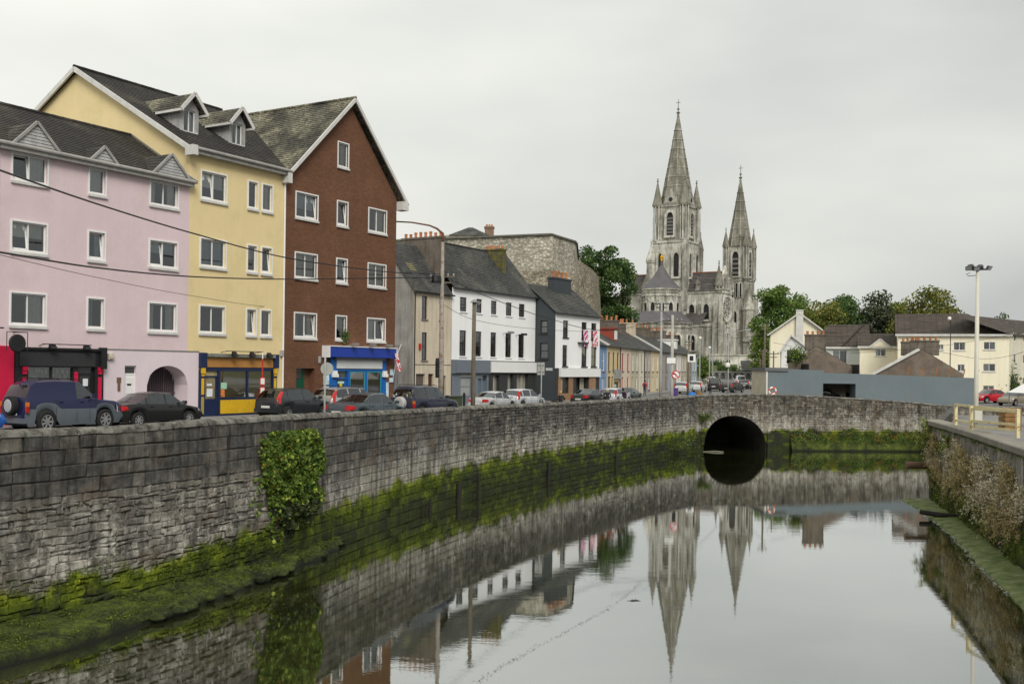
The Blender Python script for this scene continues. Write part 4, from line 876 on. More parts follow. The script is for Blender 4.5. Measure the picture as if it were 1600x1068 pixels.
K.part(MB().add([(-4.1, 1.35, 11.13), (-3.2, 1.35, 11.13), (-3.2, 1.85, 11.74), (-4.1, 1.85, 11.74)], [(0, 1, 2, 3)]), 'skylight', mat('mossy_frame', (.2, .18, .08), .8))
K.part(MB().tube([(-5.2, -.02, 3.35), (-.1, -.02, 3.35)], .02, 5), 'wall_cable', M_BLACK); K.part(MB().box(-4.62, -.14, 4.55, -4.42, 0, 5.05), 'alarm_box', mat('red_box', (.45, .03, .02)))
G = Bld('lane_wall', 'grey rendered lane wall with a faded blue gate beside the brick gable', FB, -9.5, 'wall')
G.part(panel(MB(), [(-10.5, -1), (-5.36, -1), (-5.36, 4.9), (-10.5, 4.9)], [(-8.6, -.2, -6.0, 4.55, .4)], y=1.0), 'wall', M_GREYR)
gt = G.part(MB().box(-8.6, 1.3, -.2, -6.0, 1.36, 4.5), 'gate', mat('faded_blue', (.12, .19, .27), .7, .25, 1.5, 9, .2, streak=.4))
for k in range(9): MB().box(-8.58 + k * .29, 1.27, 0, -8.33 + k * .29, 1.3, 4.3).build('plank', mat('faded_blue', (.1, .2, .3)), gt)
MB().box(-7.7, 1.24, 2.1, -6.5, 1.28, 2.3).box(-7.9, 1.24, 3.0, -7.2, 1.28, 3.25).build('bar', M_BLACK, gt)

K = Bld('town_house', 'long white three storey house with black sash windows over two shopfronts', FB, 0)
uc = [(1.18, 2.2), (3.7, 4.6), (6.08, 7.03), (8.6, 9.62), (10.9, 11.95)]
hl = [(a, 7.98, b, 9.22) for a, b in uc] + [(a, 4.15, b, 6.36) for a, b in uc]
K.part(panel(MB(), [(0, 3.8), (13.97, 3.8), (13.97, 9.98), (0, 9.98)], hl), 'wall', M_WHT)
for i, h in enumerate(hl): window(K, *h, fm=M_SASH, bars=(3, 4), sill=M_WHT, cur=rnd.choice((1, 7, 2, 2)), fw=.08)
K.part(MB().poly([(13.97, 0, -1), (13.97, 7, -1), (13.97, 7, 9.9), (13.97, 3.5, 14.0), (13.97, 0, 9.9)]).box(.02, .3, -1, 13.9, .35, 4), 'side_wall', M_GREYR)
mb = slope(MB(), (0, -.25, 9.85), (14.15, -.25, 9.85), (14.15, 3.5, 14.25), (0, 3.5, 14.25), 26); slope(mb, (14.15, 7.2, 9.85), (0, 7.2, 9.85), (0, 3.5, 14.25), (14.15, 3.5, 14.25), 8)
K.part(mb, 'roof', M_SL3, uv=True); gutter(K, .05, 14.1, -.3, 9.9, M_BLACK, .055); ridge(K, (0, 3.5, 14.28), (14.1, 3.5, 14.28), M_SL3, .09)
chimney(K, 10.5, 1.7, 11.2, 3.8, 11.5, 14.45, 5, ph=.36, m=mat('mossy_chimney', (.10, .09, .06), .95, .3, 1.2, 12, .5, .02, streak=.3, col2=(.15, .14, .03), c2t=.5))
M_SLB = mat('slate_blue_paint', (.155, .18, .21), .6, .06, 1, 8, .06)
sh = K.part(panel(MB().box(0, -.28, 2.65, 5.72, 0, 3.82), [(0, -1), (5.74, -1), (5.74, 3.8), (0, 3.8)], [(1.35, .75, 3.05, 2.3, .15), (4.0, 0, 4.6, 2.2, .2), (4.75, 0, 5.5, 2.45, .2)], y=-.06), 'shopfront', M_SLB)
MB().box(.3, -.33, 2.72, 5.6, -.28, 3.76).build('sign_board', M_SLB, sh); MB().box(1.35, .04, .75, 3.05, .09, 2.3).build('shuttered_window', mat('grey_blind', (.3, .31, .3), .7), sh); MB().box(1.35, .02, 1.48, 3.05, .05, 1.54).box(2.9, .0, .75, 3.05, .05, 2.3).build('window_frame', M_SLB, sh)
MB().box(4.0, .08, 0, 4.6, .12, 2.2).box(4.75, .08, 0, 5.5, .12, 2.0).build('door', mat('blue_grey_door', (.11, .15, .19), .5), sh); MB().box(4.75, .08, 2.03, 5.5, .12, 2.45).build('fanlight', M_DG, sh)
for k in range(8): MB().box(1.4 + k * .2, -.085, 2.36, 1.52 + k * .2, -.055, 2.6).build('vent_slat', mat('vent_grey', (.28, .28, .24)), sh)
M_DGREY = mat('dark_grey_paint', (.04, .042, .04), .6, .1, 1, 8, .05)
sh = K.part(panel(MB(), [(5.76, -1), (13.97, -1), (13.97, 3.8), (5.76, 3.8)], [(6.5, .5, 7.6, 2.5, .4), (9.0, 0, 10.0, 2.6, .7), (10.6, 0, 12.7, 2.6, .8)], y=-.04), 'shopfront', M_DGREY)
MB().box(5.86, -.3, 2.75, 13.85, -.04, 3.72).build('sign_board', mat('white_board', (.76, .765, .75), .6, .04), sh); MB().box(6.5, .34, .5, 7.6, .36, 2.5).box(9, .62, 0, 10, .66, 2.6).build('pane', M_DG, sh); MB().box(10.6, .7, 0, 12.7, .74, 2.6).build('entrance_back', mat('dim_brown', (.06, .04, .02), .6, .5, 2), sh)
MB().box(6.9, .2, .6, 7.1, .3, 2.5).box(9.05, .1, 0, 9.12, .6, 2.6).box(11.7, .2, 0, 12.0, .4, 2.5).build('curtain', mat('tan_curtain', (.36, .33, .25), .9), sh); MB().box(10.9, .5, 0, 11.5, .55, 2.4).build('door', mat('oak_door', (.18, .1, .03), .6), sh)
MB().tube([(8.1, 0, 6.3), (8.1, -.9, 6.45)], .03, 6).tube([(8.1, -.6, 6.43), (8.1, -1.2, 6.4)], .1, 8).build('wall_lamp', M_LEAD, K.T).location = (0, 0, 0)
MB().tube([(10.4, 0, 6.2), (10.4, -.9, 6.35)], .03, 6).tube([(10.4, -.6, 6.33), (10.4, -1.2, 6.3)], .1, 8).build('wall_lamp', M_BLACK, K.T)

# ------------------------------------------------------------------ row C: white house with the dark grey flank
FC = Frame((3.9 * 1.052, 93 * 1.052, 7.2 - 3.15 * 1.052), atan2(1, .62))
_n0 = len(COL.objects)
K = Bld('town_house', 'white three storey house with a charcoal side wall and checked flags in its windows', FC, 0)
hl = [(1.42, 6.05, 2.42, 7.62), (5.08, 6.05, 6.12, 7.62), (7.06, 6.05, 8.15, 7.62), (1.38, 3.4, 2.3, 5.35), (5.12, 3.4, 6.2, 5.35), (7.1, 3.4, 8.2, 5.35)]
K.part(panel(MB(), [(0, 3.2), (8.85, 3.2), (8.85, 8.3), (0, 8.3)], hl), 'wall', M_WHT)
for h in hl: window(K, *h, fm=M_SASH, bars=(1, 2), sill=M_DGREY, cur=rnd.choice((2, 1, 3)), fw=.08)
M_DKG = mat('charcoal_render', (.052, .060, .066), .85, .08, .7, 9, .2)
flank = lambda a, b, c: (b, -a, c)
gh = [(-1.6, 6.4, -.85, 7.55), (-1.62, 4.05, -.75, 5.5)]
K.part(panel(MB(), [(-6.5, -1), (0, -1), (0, 8.35), (-3.2, 11.0), (-6.4, 8.35), (-6.5, 8.3)], gh, fn=lambda u, v, d: (d, -u, v)), 'side_wall', M_DKG)
for h in gh: window(K, *h, fm=M_SASH, bars=(1, 2), cur=2, fw=.08, fn=lambda a, b, c: (b, -a, c), sill=M_DGREY)
mb = slope(MB(), (-.15, -.25, 8.15), (9.0, -.25, 8.15), (9.0, 3.2, 11.05), (-.15, 3.2, 11.05), 18); slope(mb, (9.0, 6.7, 8.15), (-.15, 6.7, 8.15), (-.15, 3.2, 11.05), (9.0, 3.2, 11.05), 8)
K.part(mb, 'roof', M_SL3, uv=True); gutter(K, -.1, 9.0, -.3, 8.2, M_BLACK, .06); K.part(MB().poly([(8.85, 0, -1), (8.85, 6.5, -1), (8.85, 6.5, 8.3), (8.85, 3.2, 11), (8.85, 0, 8.3)]), 'end_wall', M_WHT)
chimney(K, 3.9, 2.4, 7.3, 3.1, 9.5, 11.9, 4, along='u', ph=.62, m=M_DKG)
sh = K.part(panel(MB(), [(0, -1), (8.85, -1), (8.85, 3.22), (0, 3.22)], [(1.0, .9, 2.5, 2.4, .25), (4.0, 0, 6.6, 2.4, .7)], y=-.03), 'shopfront', M_DGREY)
MB().box(.7, -.26, 2.42, 8.68, -.03, 3.2).build('sign_board', mat('white_board', (.76, .765, .75)), sh)
M_TANB = m_brick('tan_brick', (.33, .18, .09), (.25, .14, .07), (.3, .25, .2))
for bx_ in ((2.5, -.12, -.4, 3.3, 0, 2.4), (.55, -.12, -.4, 1.0, 0, 2.4), (6.6, -.12, -.4, 7.9, 0, 2.4), (1.0, -.12, -.4, 2.5, -.02, .9)): MB().box(*bx_).build('brick_pier', M_TANB, sh, uv=True)
MB().box(1.0, .1, .9, 2.5, .14, 2.4).box(4.0, .6, 0, 6.6, .64, 2.4).build('pane', M_DG, sh); MB().box(1.1, .04, .9, 1.5, .08, 2.3).build('blind', mat('tan_curtain', (.36, .33, .25)), sh); MB().box(5.6, .4, 0, 6.4, .44, 2.3).build('inner_door', mat('tan_curtain', (.36, .33, .25)), sh)
K.part(MB().box(-.03, .25, 2.98, -.005, .95, 3.22).box(-.03, 1.1, 2.98, -.005, 1.3, 3.22), 'name_plate', mat('pale_plate', (.5, .52, .52)))
K.part(MB().box(4.3, -.35, 5.55, 5.9, 0, 5.7), 'ledge', M_DGREY)
for a, b, m, lb in ((5.05, 6.1, m_check('magenta_white_check', (.55, .02, .22), (.82, .8, .82), 2.9), 'left magenta and white checked flag on the white house front'), (7.0, 8.05, m_check('pink_red_check', (.62, .02, .08), (.82, .8, .8), 2.9), 'right pink and white checked flag on the white house front')):
    f = Bld('flag', lb, FC, a, 'flag', 'checked flags hung from the windows'); cloth(f, a, b, 5.3, 6.85, -.12, m, sk=.1); f.part(MB().tube([(a - .05, -.14, 6.88), (b + .05, -.14, 6.88)], .02, 6), 'rail', M_PVC)

for o in list(COL.objects)[_n0:]:
    if o.parent is None: o.scale = (1.052,) * 3; o.location = FC.w(0, 0, 0) + (o.location - FC.w(0, 0, 0)) * 1.052
# ------------------------------------------------------------------ row D: the terrace of small houses running off to the cathedral
KD = 1.08
FD = Frame(((10.5 - .331 * 12) * KD, 93 * KD, 7.2 - 3.15 * KD), atan2(1, .331)); _n0 = len(COL.objects)
T_ = [  # u0, u1, wall, window frame, door, label
 (6.0, 9.15, (.20, .31, .50), 'w', 'w', 'blue rendered terrace house beside the white house with flags'),
 (9.15, 15.3, (.64, .52, .30), 'b', 'b', 'yellow terrace house with a shop sign board and three brown windows'),
 (15.3, 20.8, (.68, .56, .46), 'r', 'r', 'pale peach terrace house with red windows'),
 (20.8, 25.4, (.50, .46, .34), 'w', 'g', 'olive beige terrace house right of the red windows'),
 (25.4, 28.6, (.70, .65, .52), 'd', 'd', 'ivory terrace house with black windows, behind the red jacketed walker'),
 (28.6, 32.6, (.40, .35, .31), 'w', 'w', 'taupe terrace house right of the ivory one'),
 (32.6, 38.6, (.66, .56, .36), 'w', 'w', 'straw yellow terrace house left of the lamp column'),
 (38.6, 45.5, (.36, .33, .30), 'd', 'd', 'grey brown terrace house between the two tall poles'),
 (45.5, 48.5, (.34, .44, .56), 'w', 'w', 'narrow pale blue terrace house behind the no-left-turn sign'),
 (48.5, 51.7, (.36, .31, .26), 'w', 'b', 'narrow brown terrace house right of the no-left-turn sign'),
 (51.7, 56.0, (.74, .72, .68), 'w', 'w', 'white terrace house above the silver hatchbacks'),
 (56.0, 61.0, (.52, .46, .34), 'w', 'b', 'sand coloured terrace house second from the pole with the square sign'),
 (61.0, 66.5, (.36, .33, .28), 'd', 'd', 'dull brown terrace house near the far end of the terrace'),
 (66.5, 71.8, (.40, .47, .52), 'w', 'w', 'pale blue grey house at the far end of the terrace')]
FRM = {'w': M_PVC, 'b': M_BRSH, 'r': mat('red_joinery', (.40, .03, .035), .5), 'd': M_SASH, 'g': mat('sage_joinery', (.35, .36, .28), .6)}
for i, (a, b, c, f, d, lb) in enumerate(T_):
    K = Bld('terrace_house', lb, FD, a, group='small terrace houses towards the cathedral'); m = mat('terrace_render_%d' % i, c, .9, .09, .7, 9, .2, streak=.18); zt = 5.55; W_ = b - a
    n = 3 if i == 1 else 1 if W_ < 3.3 else 2; ww = .85 if W_ > 3.5 else .6
    if i == 0: us = [(7.2, 8.2)]
    else: us = [(lerp(a, b, (k + .5) / n) - ww / 2, lerp(a, b, (k + .5) / n) + ww / 2) for k in range(n)]
    hu = [(p, 3.0, q, 4.9) for p, q in us]; hd = [(p, .8 if k else .0, q, 2.35) for k, (p, q) in enumerate(us[:2])]
    if i == 1: hd = [(9.8, 0, 11.0, 2.45), (11.4, 0, 12.2, 2.45), (12.6, .3, 14.9, 1.9)]
    mb = panel(MB(), [(a, -1), (b - .01, -1), (b - .01, zt), (a, zt)], hu + hd); mb.poly([(a, 8, -1), (a, 0, -1), (a, 0, zt), (a, 4.5, 8.05), (a, 8, zt)][::-1])
    K.part(mb, 'wall', m)
    for h in hu: window(K, *h, fm=FRM[f], bars=(1, 2), sill=M_SILL, simple=(i > 4), cur=2, fw=.1)
    for k, h in enumerate(hd):
        if h[1] < .1: K.part(MB().box(h[0], .1, h[1], h[2], .16, h[3]), 'door', FRM[d] if d != 'w' else mat('pale_door', (.5, .5, .47), .5))
        else: window(K, *h, fm=FRM[f], bars=(1, 2), sill=M_SILL, simple=(i > 4), cur=2, fw=.1)
    if i == 1: K.part(MB().box(12.3, -.2, 2.2, 15.2, 0, 3.2), 'sign_board', mat('grey_board', (.3, .31, .28), .6, .3, 2))
    if W_ < 0: pass
    mb = slope(MB(), (a, -.2, 5.45), (b, -.2, 5.45), (b, 4.5, 8.05), (a, 4.5, 8.05), 14); slope(mb, (b, 8.4, 5.45), (a, 8.4, 5.45), (a, 4.5, 8.05), (b, 4.5, 8.05), 4)
    K.part(mb, 'roof', M_SL3, uv=True); gutter(K, a, b, -.25, 5.48, M_BLACK, .055)
    if i not in (3, 7, 9, 12): chimney(K, b - .5, 3.1, b + .1, 5.4, 6.8, 8.95 + .2 * sin(i * 2.3), 4 if i < 5 else 3, ph=.5, m=M_CHIM if i % 3 else M_CRM)
    if i in (6, 0): K.part(beam(MB(), (b - .02, -.25, 5.55), (b - .02, 4.5, 8.2), .35, .18), 'verge', M_TRIM)
    if i in (2, 11):
        K.part(MB().box(a + 2.2, 1.2, 6.0, a + 3.9, 4.2, 7.55).box(a + 2.05, 1.05, 7.5, a + 4.05, 4.4, 7.66), 'dormer', mat('red_dormer', (.3, .06, .035), .7) if i == 2 else M_WHT)
        K.part(MB().box(a + 2.4, 1.17, 6.4, a + 3.1, 1.19, 7.4).box(a + 3.2, 1.16, 6.4, a + 3.75, 1.19, 7.4), 'dormer_window', M_PVC)
    if i in (1, 4, 8): downpipe(K, b - .1, -.07, 0, 5.4, M_BLACK, .05)
for o in list(COL.objects)[_n0:]:
    if o.parent is None: o.scale = (KD,) * 3; o.location = FD.w(0, 0, 0) + (o.location - FD.w(0, 0, 0)) * KD
mb = MB()                                                  # pavements in front of the rows
for fr, a, b, w in ((FA, -16, 15.6, 1.7), (FB, -9, 14.2, 1.9), (FC, -.2, 9.4, 1.9), (FD, 6.5, 77, 1.8)):
    for k in range(int((b - a) / 3) + 1):
        u0, u1 = a + k * 3, min(a + k * 3 + 3, b)
        p = [fr.w(u0, -w, 0), fr.w(u1, -w, 0), fr.w(u1, .3, 0), fr.w(u0, .3, 0)]
        z = [max(zg(q.y) + .11, 0) for q in (p[0], p[1], p[1], p[0])]
        t_ = [(q.x, q.y, zz) for q, zz in zip(p, z)]; mb.poly(t_); mb.poly([(t_[0][0], t_[0][1], z[0] - .3), (t_[1][0], t_[1][1], z[1] - .3), t_[1], t_[0]])
tag(mb.build('pavement', M_PAVE), kind='structure')

# ------------------------------------------------------------------ the old fort on its rock, behind the houses
def m_rubble(name, a, b, c, rock=False):
    t = NT(name); P = t.geo('Position'); v = t.n.new('ShaderNodeTexVoronoi'); t.set(v.inputs['Vector'], t.map(P, (1, 1, 1.9))); v.inputs['Scale'].default_value = 2.5
    k = t.n.new('ShaderNodeSeparateColor'); t.l.new(v.outputs['Color'], k.inputs[0])
    col = t.ramp(k.outputs[0], [(0, a), (.5, b), (1, c)]); col = t.val(col, t.mr(v.outputs['Distance'], .1, .55, 1.12, .55)); col = t.val(col, t.mr(t.noise(P, .35, 5, .65), .32, .68, .72, 1.25))
    g = t.mr(t.noise(P, .22, 5, .65), .58, .7, 0, .7 if rock else .3); col = t.mix(g, col, (.085, .08, .035) if rock else (.15, .14, .10))
    t.bump(v.outputs['Distance'], -.8, .12); return t.done(col, .95, .2)
M_FORT = m_rubble('fort_rubble', (.40, .365, .295), (.54, .50, .41), (.70, .655, .55)); M_ROCK = m_rubble('fort_base', (.24, .21, .155), (.38, .335, .25), (.54, .485, .38), True)
FT = thing('fort_wall', 'great rubble stone bastion of the old fort rising behind the slate roofs', 'fort wall', (0, 0, 4))
FX = [(560, 139), (700, 134), (800, 130.5), (862, 128.5), (864, 128.6), (897, 134), (900, 136), (902, 150), (903, 175)]
def fort_strip(nodes, ytop, ybot, batter, name, m, z0=None):
    mb = MB(); P0 = [atz(px, Y, 20) for px, Y in nodes]; n = len(P0); vs = []
    for i, p in enumerate(P0):
        d = (P0[min(i + 1, n - 1)] - P0[max(i - 1, 0)]); d.z = 0; d.normalize(); nr = Vector((d.y, -d.x, 0))
        zt = at(nodes[i][0], ytop(nodes[i][0]), p.y).z if not callable(z0) else z0(i); zb = ybot
        for f in range(5): g = f / 4; q = p + nr * (batter * g); vs.append((q.x, q.y, lerp(zt, zb, g) - 4))
    mb.add(vs, [(i * 5 + k, i * 5 + k + 1, (i + 1) * 5 + k + 1, (i + 1) * 5 + k) for i in range(n - 1) for k in range(4)])
    return mb.build(name, m, FT)
zt_ = 23.95
fort_strip(FX, None, 19.6, .0, 'bastion_wall', M_FORT, z0=lambda i: zt_ - (0.0 if i < 4 else .1 * (i - 3)))
fort_strip(FX, None, 4, 1.5, 'rock_face', M_ROCK, z0=lambda i: 19.6)
cp = MB(); P0 = [atz(px, Y, 24) for px, Y in FX]
for k, (p, q) in enumerate(zip(P0, P0[1:])): beam(cp, (p.x, p.y, zt_ - 4 + .12 - .1 * max(0, k - 3)), (q.x, q.y, zt_ - 4 + .12 - .1 * max(0, k - 2)), .55, .2)
cp.build('coping', mat('fort_coping', (.15, .145, .12), .9, .3, 1), FT)
F2 = [(896, 150), (905, 152), (925, 158), (936, 168)]
fort_strip(F2, None, 4, 1.2, 'flank_wall', M_ROCK, z0=lambda i: (23.6, 23.3, 22.6, 22.2)[i])
hp = thing('slate_hut', 'low hipped slate roof peeping over the fort wall', 'building', at(733, 366, 142))
mb = MB(); r0 = .0
for a in ((-3.6, -2), (3.6, -2), (3.6, 2), (-3.6, 2)): pass
b4 = [(-2.7, -2.2, -.4), (2.9, -2.2, -.4), (2.9, 2.2, -.4), (-2.7, 2.2, -.4)]; ap = [(-.1, 0, .95), (.5, 0, .95)]
mb.add(b4 + ap, [(0, 1, 5, 4), (1, 2, 5), (2, 3, 4, 5), (3, 0, 4)]); mb.build('roof', M_SL3, hp, uv=True); MB().box(-3.4, -2, -8, 3.4, 2, -.4).build('wall', M_FORT, hp)
ch = thing('brick_chimney', 'lone square chimney with a terracotta pot standing above the fort wall', 'chimney', at(764.5, 368, 142))
MB().box(-.62, -.6, -8, .62, .6, .95).box(-.7, -.68, .95, .7, .68, 1.2).build('stack', mat('chimney_brick', (.2, .13, .09), .9, .3, 1.5), ch)
for x in (-.35, 0, .35): MB().lathe([(.14, 0), (.12, .35), (.1, .35)], 8, (x, 0, 1.2)).build('chimney_pot', M_POT, ch)
# ------------------------------------------------------------------ the cathedral
def m_lime(name, a, b, dark, amt=.6):
    t = NT(name); P = t.geo('Position'); c = t.mix(t.mr(t.noise(P, .35, 5, .65), .35, .65), a, b)
    k = t.noise(t.map(P, (.7, .7, .13)), 1.0, 6, .72); c = t.mix(t.mr(k, .45, .60, 0, amt), c, dark)
    k2 = t.noise(P, .8, 5, .7); c = t.mix(t.mr(k2, .53, .64, 0, amt * .7), c, dark)
    c = t.mix(t.math('MULTIPLY', t.mr(t.noise(P, .12, 3), .5, .64), amt * .8), c, dark)
    c = t.val(c, t.mr(t.noise(P, 1.6, 3), .3, .7, .85, 1.15)); t.bump(t.noise(P, 1.2, 5), .5, .15); return t.done(c, .9, .2)
M_LIME = m_lime('pale_limestone', (.69, .67, .605), (.53, .51, .455), (.15, .14, .115), .62)
M_LIMD = m_lime('weathered_limestone', (.52, .50, .445), (.37, .355, .31), (.11, .103, .086), .7)
M_SPIRE = m_lime('spire_stone', (.30, .285, .24), (.22, .205, .165), (.085, .078, .06), .6)
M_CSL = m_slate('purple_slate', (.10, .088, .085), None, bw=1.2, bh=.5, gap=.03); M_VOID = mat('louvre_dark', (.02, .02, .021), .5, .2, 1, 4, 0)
b0 = at(1054.6, 575, 360); CA = thing('cathedral', 'grey limestone cathedral with three spires, round apse and rose window', 'cathedral', (b0.x, b0.y, 8.0), -atan2(.55, .835))
def cp_(mb, name, m, parent=None, smooth=False, uv=False): return mb.build(name, m, parent or CA, smooth, uv)
def square(mb, cx, cy, w, z0, z1): return mb.box(cx - w / 2, cy - w / 2, z0, cx + w / 2, cy + w / 2, z1)
def lancet(M, w, h, parent=None, sur=.45, depth=.5, name='window', louv=0):
    """pointed light on a wall: M maps (x along wall, y out (negative), z up) with the foot of the opening at the origin"""
    n = 7; pts = [(-w / 2, 0), (w / 2, 0)] + [(w / 2 - w / 2 * (1 - cos(a)), h - w * .8 + w * .8 * sin(a)) for a in [pi / 2 * k / n for k in range(n + 1)]] + [(-w / 2 + w / 2 * (1 - cos(a)), h - w * .8 + w * .8 * sin(a)) for a in [pi / 2 * k / n for k in range(n, -1, -1)]]
    c = (0, h * .45); out = [((x) * (1 + 2 * sur / w), (z - c[1]) * (1 + 2 * sur / h) + c[1]) for x, z in pts]; k = len(pts); mb = MB()
    mb.add([(x, -depth, z) for x, z in pts] + [(x, -depth, z) for x, z in out] + [(x, .0, z) for x, z in pts] + [(x, 0, z) for x, z in out],
           [f for i in range(k) for j in [(i + 1) % k] for f in ((i, j, k + j, k + i), (2 * k + i, 2 * k + j, j, i), (k + i, k + j, 3 * k + j, 3 * k + i))])
    mb.xf(M); o = cp_(mb, name, M_LIME, parent); g = MB().poly([(x, -.06, z) for x, z in pts])
    g.xf(M); g.build('pane', M_VOID, o)
    if louv:
        l = MB()
        for i in range(louv): z = h * (.08 + .75 * i / louv); l.box(-w / 2, -.4, z, w / 2, -.08, z + h * .1)
        l.xf(M).build('louvre', mat('louvre_slate', (.14, .135, .13), .8), o)
    return o
def face(cx, cy, z, ang): return Matrix.Translation((cx, cy, z)) @ Matrix.Rotation(ang, 4, 'Z')     # ang 0 = facing -y
def pinnacle(cx, cy, z0, r, zb, zt, cols=8, m=None, base=True):
    o = cp_(MB().lathe([(r * 1.12, z0), (r * 1.12, z0 + .5), (r * .62, z0 + .6), (r * .62, zb - .5), (r * 1.1, zb - .4), (r * 1.18, zb)], 10, (cx, cy, 0)), 'turret', m or M_LIMD)
    for k in range(cols):
        a = 2 * pi * k / cols
        MB().tube([(cx + r * .92 * cos(a), cy + r * .92 * sin(a), z0 + .4), (cx + r * .92 * cos(a), cy + r * .92 * sin(a), zb - .3)], r * .13, 6).build('colonnette', M_LIME, o)
    MB().lathe([(r * 1.25, zb), (r * .8, zb + (zt - zb) * .3), (r * .12, zt - 1.4), (r * .12, zt - 1.2), (r * .3, zt - 1.0), (r * .1, zt - .7), (r * .1, zt - .4), (r * .25, zt - .25), (.02, zt)], 10, (cx, cy, 0)).build('cap', M_SPIRE, o)
    return o
def spire(cx, cy, z0, r0, zt, nb, label=None):
    o = cp_(MB().lathe([(r0, z0), (r0 * .52, lerp(z0, zt, .48)), (.35, zt - 1.0), (.45, zt - .9), (.3, zt)], 8, (cx, cy, 0), ph=pi / 8), 'spire', M_SPIRE)
    for k in range(nb):
        f = (k + 1) / (nb + 1) * .92; r = (lerp(r0, r0 * .52, f / .48) if f < .48 else lerp(r0 * .52, .35, (f - .48) / .52)) + .12; z = lerp(z0, zt, f)
        MB().lathe([(r, z), (r + .05, z + .12), (r, z + .3)], 8, (cx, cy, 0), ph=pi / 8).build('stone_band', M_LIMD, o)
    for k in range(8):                                   # roll mouldings on the arrises
        a = 2 * pi * k / 8 + pi / 8; d = Vector((cos(a), sin(a), 0)); c = Vector((cx, cy, 0)); MB().tube([c + d * r0 + Vector((0, 0, z0)), c + d * r0 * .52 + Vector((0, 0, lerp(z0, zt, .48))), c + d * .35 + Vector((0, 0, zt - 1))], [.16, .14, .1], 5).build('rib', M_LIMD, o)
    MB().lathe([(.3, zt), (.75, zt + .5), (.3, zt + .8), (.2, zt + 1.4), (.55, zt + 1.8), (.15, zt + 2.1), (.1, zt + 5.2)], 8, (cx, cy, 0)).box(cx - .75, cy - .1, zt + 3.9, cx + .75, cy + .1, zt + 4.1).build('cross_finial', M_LEAD, o)
    return o
# central tower
cp_(square(square(square(square(MB(), 0, 0, 13.2, 0, 29.2), 0, 0, 12.4, 29.2, 43.6), 0, 0, 13.0, 43.4, 44.0), 0, 0, 13.1, 29, 29.5), 'central_tower', M_LIME)
cp_(square(square(MB(), 0, 0, 10.4, 44, 56.2), 0, 0, 11.0, 56.0, 56.7), 'belfry', M_LIMD)
for ang, nx, ny in ((0, 0, -1), (pi / 2, 1, 0), (-pi / 2, -1, 0)):
    for d in (-2.9, 2.9):
        tx, ty = -ny, nx
        lancet(face(nx * 6.2 + tx * d * (1 if ang == 0 else 1), ny * 6.2 + ty * d, 31.5, ang), 2.1, 8.2, sur=.8)
    lancet(face(nx * 5.2, ny * 5.2, 46, ang), 2.6, 8.0, sur=.9, depth=.7, louv=5)
    g = MB().add([(-3.1, -.2, 0), (3.1, -.2, 0), (0, -.2, 5.6), (-3.1, 1.6, 0), (3.1, 1.6, 0), (0, 3.6, 5.6)], [(0, 1, 2), (1, 4, 5, 2), (3, 0, 2, 5)]); gg = cp_(g.xf(face(nx * 5.2, ny * 5.2, 56.6, ang)), 'gablet', M_LIMD)
    MB().lathe([(.75, -.26), (.75, -.22)], 12, (0, 0, 1.9), 'y').xf(face(nx * 5.2, ny * 5.2, 56.6, ang)).build('oculus', M_VOID, gg)
for sx, sy in ((-1, -1), (1, -1), (1, 1), (-1, 1)):
    pinnacle(sx * 5.1, sy * 5.1, 44, 1.55, 56.6, 66.2)
spire(0, 0, 56.6, 6.0, 89.2, 8)
cp_(MB().lathe([(1.5, 0), (1.5, 36.5), (1.75, 36.6), (1.75, 37.2), (1.9, 37.3), (.9, 40.5), (.12, 43.6), (.3, 44), (.05, 45)], 12, (-6.8, -6.2, 0)), 'stair_turret', M_LIME)
for sx, sy in ((1, -1), (-1, 1), (1, 1)): cp_(MB().box(sx * 6.2 - .9, sy * 6.2 - .9, 20, sx * 6.2 + .9, sy * 6.2 + .9, 42.5).add([(sx * 6.2 - .9, sy * 6.2 - .9, 42.5), (sx * 6.2 + .9, sy * 6.2 - .9, 42.5), (sx * 6.2 + .9, sy * 6.2 + .9, 42.5), (sx * 6.2 - .9, sy * 6.2 + .9, 42.5), (sx * 5.8, sy * 5.8, 44.3)], [(0, 1, 4), (1, 2, 4), (2, 3, 4), (3, 0, 4)]), 'buttress', M_LIMD)
# west towers
for sx in (1, -1):
    cx, cy = sx * 10.6, 33.0
    cp_(square(square(square(square(MB(), cx, cy, 9.2, -4, 26), cx, cy, 8.6, 26, 32.6), cx, cy, 9.0, 32.4, 33.1), cx, cy, 7.6, 33.1, 45.4), 'west_tower', M_LIMD)
    for ang, nx, ny in ((0, 0, -1), (pi / 2, 1, 0)):
        lancet(face(cx + nx * 3.8, cy + ny * 3.8, 34.3, ang), 2.5, 9.0, sur=.7, louv=4)
        for d in (-2.2, -.7, .8, 2.3): lancet(face(cx + nx * 4.3 - ny * d, cy + ny * 4.3 + nx * d, 26.4, ang), .8, 5.2, sur=.2)
        lancet(face(cx + nx * 4.6, cy + ny * 4.6, 15, ang), 2.2, 6.5, sur=.7)
    for ax, ay in ((-1, -1), (1, -1), (1, 1), (-1, 1)): pinnacle(cx + ax * 3.9, cy + ay * 3.9, 33.1, 1.1, 45.5, 52.5, 6); cp_(MB().box(cx + ax * 4.6 - .8, cy + ay * 4.6 - .8, -4, cx + ax * 4.6 + .8, cy + ay * 4.6 + .8, 26.5), 'buttress', M_LIMD)
    spire(cx, cy, 45.4, 4.5, 70.8, 6)
cp_(MB().lathe([(2.2, 10), (2.2, 21.3), (2.5, 21.6), (2.5, 22), (1.2, 26), (.1, 30)], 12, (15.6, 29.2, 0)), 'stair_turret', M_LIMD)
